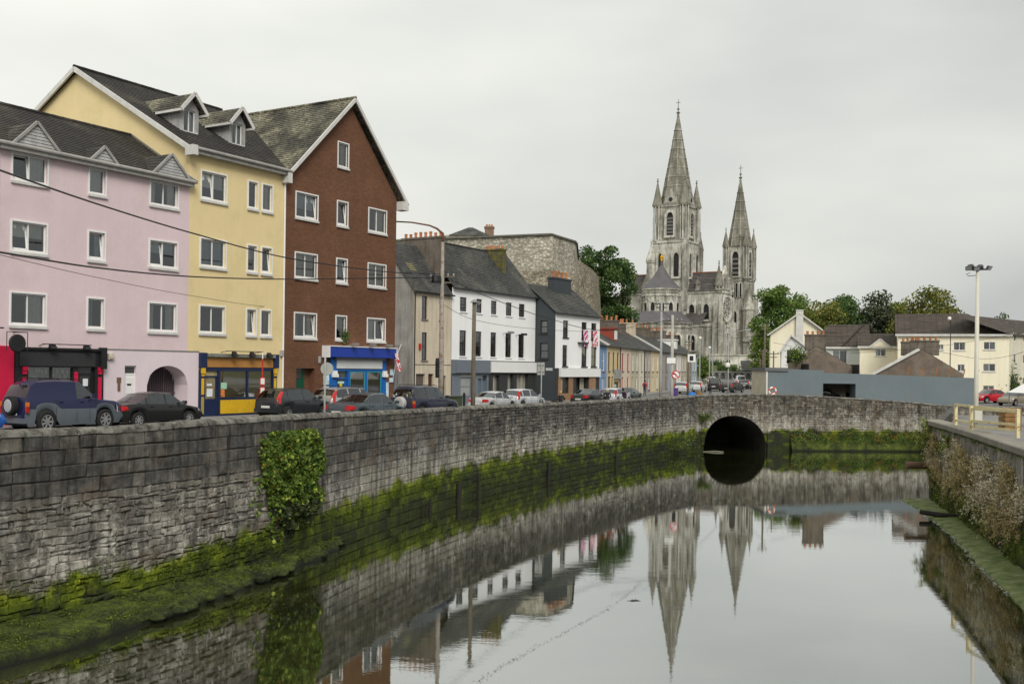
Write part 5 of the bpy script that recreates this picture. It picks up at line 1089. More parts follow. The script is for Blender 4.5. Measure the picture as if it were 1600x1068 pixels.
# nave, transepts, chancel
cp_(MB().box(-6, 5, 0, 6, 32, 26.5).box(-6.3, 5, 25.9, 6.3, 32, 26.5), 'nave_wall', M_LIME)
cp_(slope(slope(MB(), (6.4, 5, 26.4), (6.4, 32, 26.4), (0, 32, 33), (0, 5, 33), 10, .1), (-6.4, 5, 26.4), (-6.4, 32, 26.4), (0, 32, 33), (0, 5, 33), 10, .1), 'nave_roof', M_CSL, uv=True)
tw = MB().box(-18.5, -5.6, 0, 18.5, 5.6, 26.2).box(-18.8, -5.9, 25.6, 18.8, 5.9, 26.5).box(-18.7, -5.8, 14.2, 18.7, 5.8, 14.6)
for s_ in (1, -1): tw.add([(s_ * 18.5, -5.6, 26.5), (s_ * 18.5, 5.6, 26.5), (s_ * 18.5, 0, 35.2), (s_ * 17.7, -5.6, 26.5), (s_ * 17.7, 5.6, 26.5), (s_ * 17.7, 0, 35.2)], [(0, 1, 2), (5, 4, 3), (0, 2, 5, 3), (1, 4, 5, 2)])
cp_(tw, 'transept_wall', M_LIME)
cp_(slope(slope(MB(), (-17.8, -6.2, 26.3), (17.8, -6.2, 26.3), (17.8, 0, 33), (-17.8, 0, 33), 12, .1), (17.8, 6.2, 26.3), (-17.8, 6.2, 26.3), (-17.8, 0, 33), (17.8, 0, 33), 6, .1), 'transept_roof', M_CSL, uv=True)
cp_(MB().box(-17.7, -.25, 33, 17.7, .25, 33.35), 'ridge_tiles', mat('red_ridge', (.30, .12, .06), .8, .2))
for x in (8.6, 13.9): lancet(face(x, -5.6, 16.6, 0), 2.1, 5.2, sur=.75)
for x in (11.3, 17.3): cp_(MB().box(x - .7, -6.9, 0, x + .7, -5.4, 15.5).box(x - .55, -6.5, 15.5, x + .55, -5.5, 22), 'buttress', M_LIMD)
for y in (-5.2, 5.2): pinnacle(18.0, y, 26.4, 1.25, 28.2, 36.5, 6)
pinnacle(10.6, -5.8, 26.4, .8, 29, 31.8, 4)
# transept front: rose window, gallery, lancets
rw = cp_(MB().lathe([(3.3, 0), (4.6, 0), (4.6, .75), (4.1, .75), (3.7, .3), (3.3, .3)], 28, (18.5, 0, 20.3), 'x', ring=True), 'rose_window', M_LIME); rw.scale = (1, 1, 1)
MB().lathe([(3.4, .05), (3.4, .09)], 28, (18.5, 0, 20.3), 'x').build('pane', M_VOID, rw)
for k in range(8):
    a = 2 * pi * k / 8; MB().lathe([(.62, .1), (.95, .1), (.95, .4), (.62, .4)], 12, (18.5, 2.35 * cos(a), 20.3 + 2.35 * sin(a)), 'x', ring=True).build('tracery_ring', M_LIME, rw)
MB().lathe([(.6, .1), (1.1, .1), (1.1, .4), (.6, .4)], 12, (18.5, 0, 20.3), 'x', ring=True).build('tracery_ring', M_LIME, rw)
for d in (-2.4, 0, 2.4): lancet(face(18.5, d, 27.2, pi / 2), 1.1, 3.6 + (1.6 if d == 0 else 0), sur=.35)
for d in (-2.8, -.95, .95, 2.8): lancet(face(18.5, d, 4.0, pi / 2), 1.1, 8.0, sur=.3)
for d in (-5.2, 5.2): cp_(MB().box(18.3, d - .9, 0, 20.0, d + .9, 16).box(18.3, d - .7, 16, 19.3, d + .7, 24.5), 'buttress', M_LIME)
# chancel and apse
cp_(MB().box(-6, -12, 0, 6, -5, 26.4), 'chancel_wall', M_LIME)
AC = (0, -12.0, 0); rA = 6.3
cp_(MB().lathe([(rA, 0), (rA, 24.2), (rA + .25, 24.3), (rA + .25, 24.9), (rA, 25), (rA, 26.2), (rA + .45, 26.4), (rA + .45, 26.8), (rA, 26.9)], 32, AC), 'apse_wall', M_LIME)
cp_(MB().lathe([(rA + .5, 26.8), (rA * .45, 31), (.5, 35.0), (.5, 35.6), (.12, 36.4)], 32, AC, ph=.1), 'apse_roof', mat('lead_grey_slate', (.105, .10, .105), .6, .15, .5, 4, .2))
cp_(MB().lathe([(.1, 36.2), (.35, 36.5), (.3, 37.3), (.42, 37.9), (.2, 38.4), (.24, 38.8), (.05, 39.1)], 8, AC).add([(-.2, -12, 37.9), (-.6, -12, 38.3), (-.5, -12, 37.0), (.2, -12, 37.9), (.6, -12, 38.3), (.5, -12, 37.0)], [(0, 1, 2), (3, 5, 4)]), 'gilded_angel', mat('gilding', (.75, .42, .03), .35, .05, 1, 4, 0, metal=.6))
for k in range(-3, 4):
    a = R(k * 27); nx, ny = sin(a), -cos(a); lancet(face(nx * rA, -12 + ny * rA, 17.2, a), 1.6, 4.8, sur=.5)
    a2 = a + R(13.5); cp_(MB().lathe([(.5, 14), (.5, 23.6), (.75, 24.2)], 8, (sin(a2) * (rA + .15), -12 - cos(a2) * (rA + .15), 0)), 'buttress_shaft', M_LIMD)
    for e in (-.06, .06, .17, -.17): q = a + e; MB().box(-.14, -.35, 25.1, .14, .1, 25.8).xf(face(sin(q) * rA, -12 - cos(q) * rA, 0, q)).build('corbel', M_LIMD, CA)
pinnacle(-6.9, -8.8, 12, 1.7, 27.8, 34.5, 0, M_LIME)
rB = 11.0
cp_(MB().lathe([(rB, -6), (rB, 13.2), (rB + .3, 13.4), (rB + .3, 14.0), (rB, 14.1), (rB, 14.6), (rB + .4, 14.8), (rB + .4, 15.2)], 32, AC), 'ambulatory_wall', M_LIMD)
cp_(MB().lathe([(rB + .45, 15.2), (rA + .1, 19.4)], 32, AC), 'ambulatory_roof', mat('lead_grey_slate', (.105, .10, .105)))
for k in range(-3, 5): a = R(k * 24 + 8); lancet(face(sin(a) * rB, -12 - cos(a) * rB, 6.0, a), 1.5, 5.0, sur=.5)
cp_(MB().box(6, -11, -4, 14, -5.5, 14.4).box(5.8, -11.3, 14.0, 14.3, -5.5, 14.6), 'vestry_wall', M_LIMD); cp_(slope(MB(), (5.8, -11.4, 14.6), (14.3, -11.4, 14.6), (14.3, -5.6, 19), (5.8, -5.6, 19), 8, .1), 'vestry_roof', M_CSL, uv=True)
for x in (8, 11.5): lancet(face(x, -11, 6, 0), 1.5, 5, sur=.5)
cp_(MB().box(-19, -24, -9, 21, 31, 0).box(18.9, -7, -6, 24, 20, 4.2), 'plinth', M_LIMD)

# ------------------------------------------------------------------ the cathedral close: retaining wall, bank and arcaded boundary wall
CW = thing('retaining_wall', 'long pale stone retaining wall below the rose window', 'wall', at(1108, 580, 300))
MB().box(0, -.6, -6, 20, .6, 4.7).box(-.2, -.8, 4.7, 20.2, .8, 5.1).build('wall', M_LIME, CW)
for k in range(5): MB().box(14.2 + k * 1.1, -.75, 1.2, 14.9 + k * 1.1, -.55, 3.9).build('panel', mat('pale_panel', (.62, .62, .6), .8), CW)
MB().box(5, -.75, 1.5, 5.9, -.6, 3.4).box(11, -.75, 1.5, 11.8, -.6, 3.4).build('opening', M_VOID, CW)
GH = thing('gate_lodge', 'low dark slated lodge at the foot of the west tower', 'building', at(1160, 596, 262)); MB().box(0, 0, -1, 7.2, 5, 3.0).build('wall', mat('dark_stone', (.1, .1, .095), .9, .3), GH); slope(MB(), (-.4, -.5, 2.9), (7.6, -.5, 2.9), (7.2, 2.6, 5.4), (0, 2.6, 5.4), 8).build('roof', M_SL3, GH, uv=True)
mb = MB(); n = 10
for i in range(n):
    for j in range(5):
        p = at(1104 + i * 4.6, 600, 244 + j * 13); q = at(1104 + (i + 1) * 4.6, 600, 244 + j * 13)
        r_ = at(1104 + (i + 1) * 4.6, 600, 257 + j * 13); s_ = at(1104 + i * 4.6, 600, 257 + j * 13); z = lambda Y: zg(Y) + min((Y - 244) * .05, 1.5) + .2
        mb.poly([(v.x, v.y, z(v.y)) for v in (p, q, r_, s_)])
tag(mb.build('grass_bank', mat('lawn', (.065, .09, .02), .95, .4, .25, 2, .5, .08, col2=(.11, .12, .04), c2t=.5)), kind='structure')
AW = thing('boundary_wall', 'grey stone boundary wall with a row of small arches below the cathedral lawn', 'wall', at(1104, 597, 240)); L_ = 13.5; M_AST = mat('arcade_stone', (.27, .265, .25), .9, .25, 1, 6, .3)
MB().box(0, .2, -2, L_, .6, 2.5).build('wall', mat('arcade_shade', (.14, .135, .125), .9, .2), AW); MB().box(-.2, -.3, 2.3, L_, .7, 2.7).box(0, -.2, -2, L_, .3, .4).build('coping', M_AST, AW)
for k in range(9):
    x = k * 1.5; MB().box(x - .22, -.25, .4, x + .22, .25, 2.3).add([(x + .22, -.15, 2.3), (x + .22, -.15, 1.6), (x + .5, -.15, 2.1), (x + .75, -.15, 2.3), (x + 1.28, -.15, 2.3), (x + 1.28, -.15, 1.6), (x + 1.0, -.15, 2.1)], [(0, 1, 2, 3), (3, 6, 5, 4)]).build('pier', M_AST, AW)

# ------------------------------------------------------------------ right bank: slate-grey yard wall, derelict gables, cream houses
M_CREAM = mat('cream_paint', (.86, .80, .62), .9, .05, .4, 6, .15, streak=.08); M_TILE = m_slate('brown_tiles', (.082, .066, .053), None, .62, 1.6, .34, .12, .05)
M_YW = mat('slate_grey_paint', (.147, .182, .196), .75, .07, .35, 6, .12, streak=.03, col2=(.15, .178, .19), c2t=.54); M_ROUGH = mat('brown_roughcast', (.20, .165, .13), .95, .22, .5, 9, .7, .03, col2=(.155, .125, .10), c2t=.52)
FY = Frame(atz(1197, 105, 4.05), -.02)
K = Bld('yard_wall', 'long slate grey painted yard wall with one dark doorway', FY, 0, 'wall')
u1 = FY.uv(1527, 590)[0]; us_ = FY.uv(1287, 580)[0]; z0 = FY.uv(1200, 575.5)[1]; zs = FY.uv(1289, 582)[1]; ze = FY.uv(1527, 590.5)[1]
dh = (FY.uv(1286, 600)[0], -.5, FY.uv(1337, 600)[0], FY.uv(1310, 599)[1], 2.0)
K.part(panel(panel(MB(), [(0, -1), (us_, -1), (us_, z0 - .1), (0, z0)], [(dh[0], -.5, us_, dh[3], 2.0)] if dh[0] < us_ else []), [(us_, -1), (u1, -1), (u1, ze), (us_, zs)], [(max(dh[0], us_), -.5, dh[2], dh[3], 2.0)]).box(.1, .02, -1, u1 - .1, .06, -.6).poly([(u1, 0, -1), (u1, 5, -1), (u1, 5, ze), (u1, 0, ze)]).poly([(0, 0, z0), (us_, 0, z0 - .1), (us_, .4, z0 - .1), (0, .4, z0)]).poly([(us_, 0, zs), (u1, 0, ze), (u1, .4, ze), (us_, .4, zs)]), 'wall', M_YW)
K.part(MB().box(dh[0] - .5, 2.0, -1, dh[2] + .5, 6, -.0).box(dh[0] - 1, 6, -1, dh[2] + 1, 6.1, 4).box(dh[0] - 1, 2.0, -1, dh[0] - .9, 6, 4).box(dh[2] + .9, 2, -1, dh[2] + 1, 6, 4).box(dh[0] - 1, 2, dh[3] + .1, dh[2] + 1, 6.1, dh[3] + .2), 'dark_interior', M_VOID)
K.part(MB().poly([(0, 7, -1), (0, 0, -1), (0, 0, z0), (0, 7, z0)][::-1]), 'side_wall', mat('pale_side_render', (.55, .50, .40), .9, .15)); K.part(MB().box(-.15, -.15, z0 - .25, 2.2, 7, z0 + .1), 'eaves_slab', mat('slab_grey', (.13, .14, .145), .8)); K.part(MB().box(-.03, -.05, -1, .12, .0, z0 - .26), 'corner_board', M_TRIM)
for k in range(6): K.part(MB().tube([(us_ + 8.6 + k * 1.42, .3, zs - .3), (us_ + 8.75 + k * 1.42, .2, zs + .75 - .05 * k)], .05, 6), 'rusty_stake', mat('rust', (.36, .14, .05), .85, .3, 3))
def gable_front(name, label, px0, px1, Y, zb, ye, pxa, ya, ln, wm, rm, holes=(), cat='house', grp=None, ov=.25, fm=None, wl=2, ang=None, base=None):
    o = atz(px0, Y, zb); f = Frame(o, -atan2(o.x, Y) * .95 if ang is None else ang); B = Bld(name, label, f, 0, cat, grp)
    w = f.uv(px1, ye)[0]; ze = f.uv(px0, ye)[1]; a, za = f.uv(pxa, ya); hs = []
    for x0, y0, x1, y1 in holes: p, q = f.uv(x0, y0), f.uv(x1, y1); hs.append((p[0], q[1], q[0], p[1]))
    mb = panel(MB(), [(0, -2), (w, -2), (w, ze), (a, za), (0, ze)], hs)
    for x in (0, w): mb.poly([(x, 0, -2), (x, ln, -2), (x, ln, ze), (x, 0, ze)])
    B.part(mb, 'wall', wm); mb = MB()
    for e, s_ in ((0, -1), (w, 1)):
        sl = (za - ze) / abs(a - e); slope(mb, (e + s_ * ov, -ov, ze - ov * sl), (e + s_ * ov, ln, ze - ov * sl), (a, ln, za + .04), (a, -ov, za + .04), 14)
    B.part(mb, 'roof', rm, uv=True)
    if ov > .1: B.part(beam(beam(MB(), (-ov, -ov, ze - ov), (a, -ov, za - .02), .06, .22), (w + ov, -ov, ze - ov), (a, -ov, za - .02), .06, .22), 'bargeboard', M_TRIM)
    for h in hs: window(B, *h, fm=fm or M_PVC, lights=wl, sill=M_TRIM, cur=rnd.choice((1, 3)))
    B.w, B.a, B.za, B.ze = w, a, za, ze; return B
def ridge_front(name, label, px0, px1, Y, zb, ye, yr, dep, wm, rm, holes=(), hl=0.0, hr=0.0, cat='house', grp=None, curs=None, ang=None):
    o = atz(px0, Y, zb); f = Frame(o, -atan2(o.x, Y) * .95 if ang is None else ang); B = Bld(name, label, f, 0, cat, grp)
    w, ze = f.uv(px1, ye); ze = f.uv((px0 + px1) / 2, ye)[1]; zr = f.uv((px0 + px1) / 2, yr, dep)[1]; hs = []
    for x0, y0, x1, y1 in holes: p, q = f.uv(x0, y0), f.uv(x1, y1); hs.append((p[0], q[1], q[0], p[1]))
    mb = panel(MB(), [(0, -2), (w, -2), (w, ze), (0, ze)], hs)
    for x in (0, w): mb.poly([(x, 0, -2), (x, dep * 2, -2), (x, dep * 2, ze)] + ([(x, dep, zr)] if not (hl if x == 0 else hr) else []) + [(x, 0, ze)])
    B.part(mb, 'wall', wm); e, r = ze - .1, zr; o = .35
    mb = slope(MB(), (-o, -o, e), (w + o, -o, e), (w - hr + (0 if hr else o), dep, r), (hl - (0 if hl else o), dep, r), 16); slope(mb, (w + o, 2 * dep, e), (-o, 2 * dep, e), (hl - (0 if hl else o), dep, r), (w - hr + (0 if hr else o), dep, r), 6)
    if hl: slope(mb, (-o, 2 * dep, e), (-o, -o, e), (hl, dep, r), (hl, dep, r), 16)
    if hr: slope(mb, (w + o, -o, e), (w + o, 2 * dep, e), (w - hr, dep, r), (w - hr, dep, r), 16)
    B.part(mb, 'roof', rm, uv=True); B.part(MB().box(-o, -o - .05, e - .15, w + o, -o + .02, e + .12), 'fascia_board', M_TRIM)
    for i, h in enumerate(hs): window(B, *h, fm=M_PVC, lights=2, sill=M_TRIM, cur=(curs[i] if curs else rnd.choice((1, 3, 4))))
    B.w, B.ze, B.zr = w, ze, zr; return B
K = gable_front('derelict_gable', 'brown roughcast gable end with a stub chimney and shrub behind the yard wall', 1232, 1322, 110, 4.05, 566, 1276, 541, 9, M_ROUGH, M_ROUGH, ov=.02, cat='building')
chimney(K, K.a - 1.2, .05, K.a + .95, 1.2, K.za - .5, K.fr.uv(1276, 522)[1], 4, along='u', ph=.4)
e_ = K.fr.uv(1344, 578); K.part(MB().poly([(K.w, .5, 1), (e_[0], .5, 1), (e_[0], .5, e_[1]), (K.w, .5, K.ze)]).poly([(e_[0], .5, 1), (e_[0], 4, 1), (e_[0], 4, e_[1]), (e_[0], .5, e_[1])]), 'lean_to_wall', M_ROUGH)
K = gable_front('derelict_gable', 'wider brown roughcast gable with a broken chimney and white verge behind the yard wall', 1366, 1506, 112, 4.05, 583, 1441, 546, 9, M_ROUGH, M_SL3, ov=.02, cat='building')
chimney(K, K.a - 1.2, .05, K.a + 1.7, 1.2, K.za - .6, K.fr.uv(1441, 531)[1], 5, along='u', ph=.35); chimney(K, K.a - 2.0, 3, K.a - .2, 4.2, K.za - .6, K.fr.uv(1420, 533, 3)[1], 4, along='u', ph=.4)
K.part(beam(MB(), (-.9, -.1, K.ze - .5), (K.a - .3, -.1, K.za + .05), .25, .3), 'verge', M_TRIM)
K = gable_front('cream_house', 'cream gabled house with a tall white chimney, leftmost on the right bank', 1203, 1292, 165, 5, 519, 1249, 489, 16, M_CREAM, M_TILE, ov=.5)
chimney(K, K.a - .5, -.5, K.a + .6, .5, 4, K.fr.uv(1249, 484)[1], 0, m=M_TRIM)
K = ridge_front('cream_house', 'pale house with a wide brown tiled roof, a valley and a ribbon window', 1262, 1357, 150, 4.5, 542, 507, 5, mat('pale_blue_render', (.62, .66, .64), .9, .05), M_TILE, [(1301, 547, 1323, 569)], hl=3)
K.part(beam(MB(), (4.6, -.35, K.ze - .02), (8.0, 5, K.zr + .08), .3, .12), 'valley', M_TILE)
K = gable_front('cream_house', 'small white gabled wing with a dark window in front of the tall white chimney', 1220, 1272, 142, 4.5, 549, 1236, 523, 9, mat('pale_white_render', (.72, .73, .70), .9, .05), M_TILE, [(1229, 546, 1246, 569)], ov=.35)
K = ridge_front('cream_house', 'low cream link house with one window under a small white gable', 1343, 1402, 141, 4.5, 541, 521, 4.5, M_CREAM, M_TILE, [(1368, 545, 1384, 556)])
g0, zz = K.fr.uv(1375, 541); K.part(MB().add([(g0 - 1.25, -.4, zz - .1), (g0 + 1.25, -.4, zz - .1), (g0, -.4, zz + .95), (g0, 1.5, zz + .95)], [(0, 1, 2), (1, 3, 2), (0, 2, 3)]), 'gablet', M_CREAM); K.part(beam(beam(MB(), (g0 - 1.4, -.45, zz - .12), (g0, -.45, zz + 1.0), .08, .2), (g0 + 1.4, -.45, zz - .12), (g0, -.45, zz + 1.0), .08, .2), 'bargeboard', M_TRIM)
hs = [(1490, 534.5, 1508, 547), (1537, 534, 1555, 546), (1496, 569, 1507, 580), (1536, 568, 1555, 580), (1536, 602, 1553, 613), (1466, 538, 1474, 546)]
K = ridge_front('apartment_block', 'large cream apartment block with a brown tiled roof behind the floodlight mast', 1402, 1577, 134, 4.1, 522, 490, 5.5, M_CREAM, M_TILE, hs, hr=4.5, curs=[1, 3, 3, 4, 2, 2])
K.part(MB().box(K.w * .5, -.08, -1, K.w + .02, .0, K.fr.uv(1540, 618)[1]), 'brick_plinth', m_brick('plinth_brick', (.3, .11, .06), (.22, .08, .05), (.2, .15, .1)), uv=True)
pA = K.fr.w(K.w, 0, 0); zt4 = K.ze; fr = Frame((pA.x, pA.y + .02, 4.1), K.fr.ang + R(62)); K = Bld('apartment_block', 'cream side wing of the apartment block at the right edge with small windows', fr, 0, 'house')
hs = [(u, z, u + .7, z + 1.1) for u in (1.5, 4.5, 7.5, 10.5, 13) for z in (1.6, 4.6, 7.4)]
K.part(panel(MB(), [(0, -1), (26, -1), (26, zt4), (0, zt4)], hs), 'wall', mat('cream_grey_paint', (.68, .63, .52), .9, .06, streak=.15))
for h in hs: window(K, *h, fm=M_PVC, simple=True)
K.part(slope(MB(), (-.3, -.4, zt4 - .1), (26, -.4, zt4 - .1), (26, 5.5, zt4 + 2.6), (-5, 5.5, zt4 + 2.6), 12), 'roof', M_TILE, uv=True); downpipe(K, 6.5, -.1, 0, zt4, M_BLACK, .06)
# ------------------------------------------------------------------ vegetation
def leafmesh(name, C_, sz, m, parent=None, loc=(0, 0, 0), asp=.62, droop=0.0, seed=1):
    r = np.random.default_rng(seed); C_ = np.asarray(C_, float); n = len(C_); sz = np.broadcast_to(np.asarray(sz, float), (n,))
    a = r.normal(size=(n, 3)); a[:, 2] -= droop; a /= np.linalg.norm(a, axis=1)[:, None]
    b = r.normal(size=(n, 3)); b -= a * (a * b).sum(1)[:, None]; b /= np.linalg.norm(b, axis=1)[:, None]; k = np.cross(a, b)
    s = sz[:, None] * r.uniform(.7, 1.3, (n, 1))
    V = np.stack([C_ - a * s * .5, C_ + b * s * asp * .5 + k * s * .08, C_ + a * s * .5, C_ - b * s * asp * .5 + k * s * .08], 1).reshape(-1, 3)
    me = bpy.data.meshes.new(name); me.vertices.add(4 * n); me.vertices.foreach_set('co', V.ravel().astype('f'))
    me.loops.add(4 * n); me.loops.foreach_set('vertex_index', np.arange(4 * n, dtype='i')); me.polygons.add(n); me.polygons.foreach_set('loop_start', np.arange(0, 4 * n, 4, dtype='i'))
    me.update(calc_edges=True); me.materials.append(m); o = bpy.data.objects.new(name, me); COL.objects.link(o); o.parent = parent; o.location = loc
    if parent: o['kind'] = 'stuff'
    return o
M_BARK = mat('bark', (.07, .058, .042), .95, .3, 2, 10, .6, .04)
L_DK = m_leaf('dark_green_leaves', (0.044, 0.092, 0.029), (0.091, 0.157, 0.040), (0.151, 0.191, 0.051), .3); L_MD = m_leaf('mid_green_leaves', (0.069, 0.133, 0.029), (0.146, 0.225, 0.049), (0.215, 0.254, 0.058), .3)
L_OL = m_leaf('olive_leaves', (0.082, 0.114, 0.023), (0.179, 0.186, 0.032), (0.259, 0.218, 0.049), .25); L_PU = m_leaf('bronze_green_leaves', (0.042, 0.058, 0.034), (0.073, 0.094, 0.049), (0.125, 0.125, 0.062), .3); L_LT = m_leaf('bright_green_leaves', (.06, .11, .015), (.13, .20, .03), (.2, .24, .04), 1.2)
def tree(label, px, ytop, Y, Rr, m, seed, name='tree', zb=None, n=5200, ls=.62, crown=.62, group='trees behind the houses', flat=1.0):
    r = random.Random(seed); top = at(px, ytop, Y); zb = zg(Y) if zb is None else zb; H = (top.z - zb) * 1.03; T = thing(name, label, 'tree', (top.x, Y, zb), 0, group)
    hb = H * (1 - crown); ch = H - hb; mb = MB().tube([(0, 0, -.5), (.1, 0, hb * .5), (-.1, .1, hb), (.1, 0, hb + ch * .5)], [H * .03, H * .024, H * .02, H * .008], 8); C_ = []; nc = 60; cl = []
    for i in range(nc):
        while 1:
            x, y, z = r.uniform(-1, 1), r.uniform(-1, 1), r.uniform(-1, 1); d = x * x + y * y + z * z
            if .12 < d < 1: break
        q = Vector((x * Rr * .82, y * Rr * .82, hb + ch * .5 + z * ch * .5 * flat + (.06 * ch if abs(x) < .4 else -.02 * ch))); cl.append((q, r.uniform(.26, .46) * Rr))
    for q, rc in cl[:16]: mb.tube([(0, 0, hb * r.uniform(.6, 1)), tuple(q * .5 + Vector((0, 0, hb * .45))), tuple(q)], [H * .011, H * .007, H * .003], 5)
    mb.build('trunk', M_BARK, T, smooth=True); g = np.random.default_rng(seed)
    for q, rc in cl:
        k = int(n / nc * (rc / (.36 * Rr)) ** 2); v = g.normal(size=(k, 3)); v /= np.linalg.norm(v, axis=1)[:, None]; v *= (g.uniform(0, 1, (k, 1)) ** .45) * rc; v[:, 2] *= .7; C_.append(v + np.array(q))
    leafmesh('crown', np.concatenate(C_), ls, m, T, seed=seed); return T
tree('large dark green tree rising between the fort and the cathedral', 946, 374, 172, 5.4, L_DK, 3, n=24000, ls=.5, crown=.9)
tree('dark tree in the gap between the fort flank and the large tree', 918, 395, 185, 3.4, L_DK, 4, n=4200, ls=.5, crown=.8)
tree('tall green tree hard against the right side of the cathedral', 1210, 452, 225, 5.6, L_MD, 5, n=14000, crown=.92, ls=.55)
tree('broad green tree rising behind the house with the white chimney', 1246, 464, 240, 6.5, L_MD, 6, n=11000, crown=.9)
tree('pale green lower tree beside the cathedral gate', 1194, 515, 205, 3.2, L_LT, 7, n=3600, crown=.9, ls=.5)
tree('light green low tree behind the wide tiled roof', 1287, 484, 215, 6.5, L_OL, 8, n=9000, crown=.85)
tree('dark green round tree left of the bronze tree', 1316, 470, 235, 7.5, L_DK, 9, n=12000, crown=.9)
tree('bronze dark tree with sky showing through, centre of the right tree line', 1367, 463, 230, 6.0, L_PU, 10, n=10000, crown=.95)
tree('small green tree between the bronze tree and the olive tree', 1406, 479, 238, 5, L_MD, 11, n=6000, crown=.95)
tree('olive yellow tree topping the cream apartment block', 1456, 466, 215, 8.0, L_OL, 12, n=14000, crown=.9)
tree('low olive tree at the left end of the apartment roof', 1414, 490, 200, 3.6, L_OL, 13, n=4500, crown=.95)
tree('tiny distant tree on the skyline at far right', 1567, 494, 300, 3.4, L_DK, 14, n=1600, ls=.7, crown=.95)
tree('small light tree behind the lamp post in front of the cathedral', 1098, 560, 225, 2.2, L_LT, 15, n=1500, crown=.9, ls=.4)
sb = thing('shrub', 'bright green shrub growing from the derelict gable', 'shrub', at(1245, 566, 109.6)); g = np.random.default_rng(5); v = g.normal(size=(700, 3)) * np.array([.5, .3, .42]); v[:, 2] += .75; leafmesh('foliage', v, .22, L_LT, sb); MB().tube([(0, 0, -.4), (.1, 0, 1)], [.06, .02], 6).build('stem', M_BARK, sb)
sb = thing('creeper', 'dark green creeper climbing the corner of the apartment block', 'creeper', tuple(fr.w(.9, -.25, 0))); v = g.normal(size=(1500, 3)) * np.array([.6, .16, 1.5]); v[:, 2] = np.abs(v[:, 2]) + 0; v[:, 0] *= np.clip(1.3 - v[:, 2] / 4.5, .1, 1); leafmesh('foliage', v, .24, L_DK, sb)
cv = thing('shrub', 'dark clipped shrub on the cathedral lawn', 'shrub', (atz(1129, 262, 8).x, 262, zg(262) + 1.0)); v = g.uniform(-1, 1, (900, 3)) * np.array([1.3, .8, .7]); v[:, 2] += .7; leafmesh('foliage', v, .3, L_DK, cv)

for i_, (px_, Y_, w_, h_, m_, lb_) in enumerate(((1106, 252, 1.6, 1.0, L_MD, 'low green bush at the left end of the cathedral lawn'), (1119, 285, 2.2, 1.1, L_DK, 'dark low hedge at the back of the cathedral lawn'), (1146, 256, 1.5, 1.3, L_DK, 'dark bush at the right end of the cathedral lawn'))):
    cv = thing('shrub', lb_, 'shrub', (atz(px_, Y_, 8).x, Y_, zg(Y_) + min((Y_ - 244) * .05, 1.5))); v = g.normal(size=(800, 3)) * np.array([w_ * .55, .7, h_ * .45]); v[:, 2] += h_ * .7; leafmesh('foliage', v, .34, m_, cv)
# ivy hanging on the left quay wall
L_IVY = m_leaf('ivy_leaves', (0.061, 0.115, 0.019), (0.135, 0.203, 0.034), (0.297, 0.351, 0.054), 2.2, .2); L_IVD = m_leaf('dusty_ivy_leaves', (.045, .065, .03), (.075, .095, .045), None, 2, .15)
IV = thing('ivy', 'thick green ivy bush hanging down the left quay wall', 'ivy'); tI = WALL.tY(37.8); g = np.random.default_rng(21); cs = [[], []]
for k in range(8500):
    z = g.uniform(1.25, 4.82); f = (z - 1.25) / 3.5; hw = pl([(0, .9), (.1, 1.35), (.25, 1.75), (.45, 2.05), (.85, 2.1), (.95, 1.95), (1, 1.5)], f); sh_ = pl([(0, .55), (.3, .4), (.6, .1), (1, 0)], f)
    e = g.uniform(-1, 1); thick = .1 + .62 * sqrt(max(0, 1 - e ** 4)) * max(.12, .62 + .75 * mn.noise(Vector((e * 3.2, z * 1.7, 2)))) * (.5 if f < .12 else 1)
    p, _, nn = WALL.ev(tI + sh_ + hw * e * (1 + .22 * mn.noise(Vector((z * 1.9, 5, e * .5))))); q = p + nn * (.05 + thick * (1 - .55 * g.uniform() ** 2)); cs[1 if f < .26 and g.uniform() < .8 else 0].append((q.x, q.y, z + .08 * mn.noise(Vector((e * 3, 1, 1)))))
for k in range(46):
    e = g.uniform(-1.1, 1.1); z = g.uniform(1.3, 4.7); dz = g.uniform(-.7, .35); de = g.uniform(-.45, .45) + .25 * np.sign(e)
    for j in range(16): f = j / 15; p, _, nn = WALL.ev(tI + .1 + 2.0 * e * (.75 if z < 2.2 else 1) + de * f); q = p + nn * (.1 + .1 * g.uniform()); cs[0].append((q.x, q.y, z + dz * f + .03 * g.normal()))
leafmesh('foliage', cs[0], np.random.default_rng(3).uniform(.07, .19, len(cs[0])), L_IVY, IV, asp=.85, seed=2); leafmesh('foliage', cs[1], .13, L_IVD, IV, asp=.8, seed=3)
rl = [c for c in cs[0] if g.uniform() < .005]; leafmesh('red_leaves', np.array(rl) + np.array([.1, -.06, 0]), .1, m_leaf('red_ivy', (.25, .07, .02), (.35, .12, .03)), IV, asp=.8)
mb = MB()
for k in range(7):
    p, _, nn = WALL.ev(tI - .9 + k * .32); q = p + nn * .12; mb.tube([(q.x, q.y, 1.5 + .3 * sin(k * 2)), (q.x + .05, q.y, 3), (q.x, q.y, 4.5)], .022, 5)
mb.build('stem', M_BARK, IV)
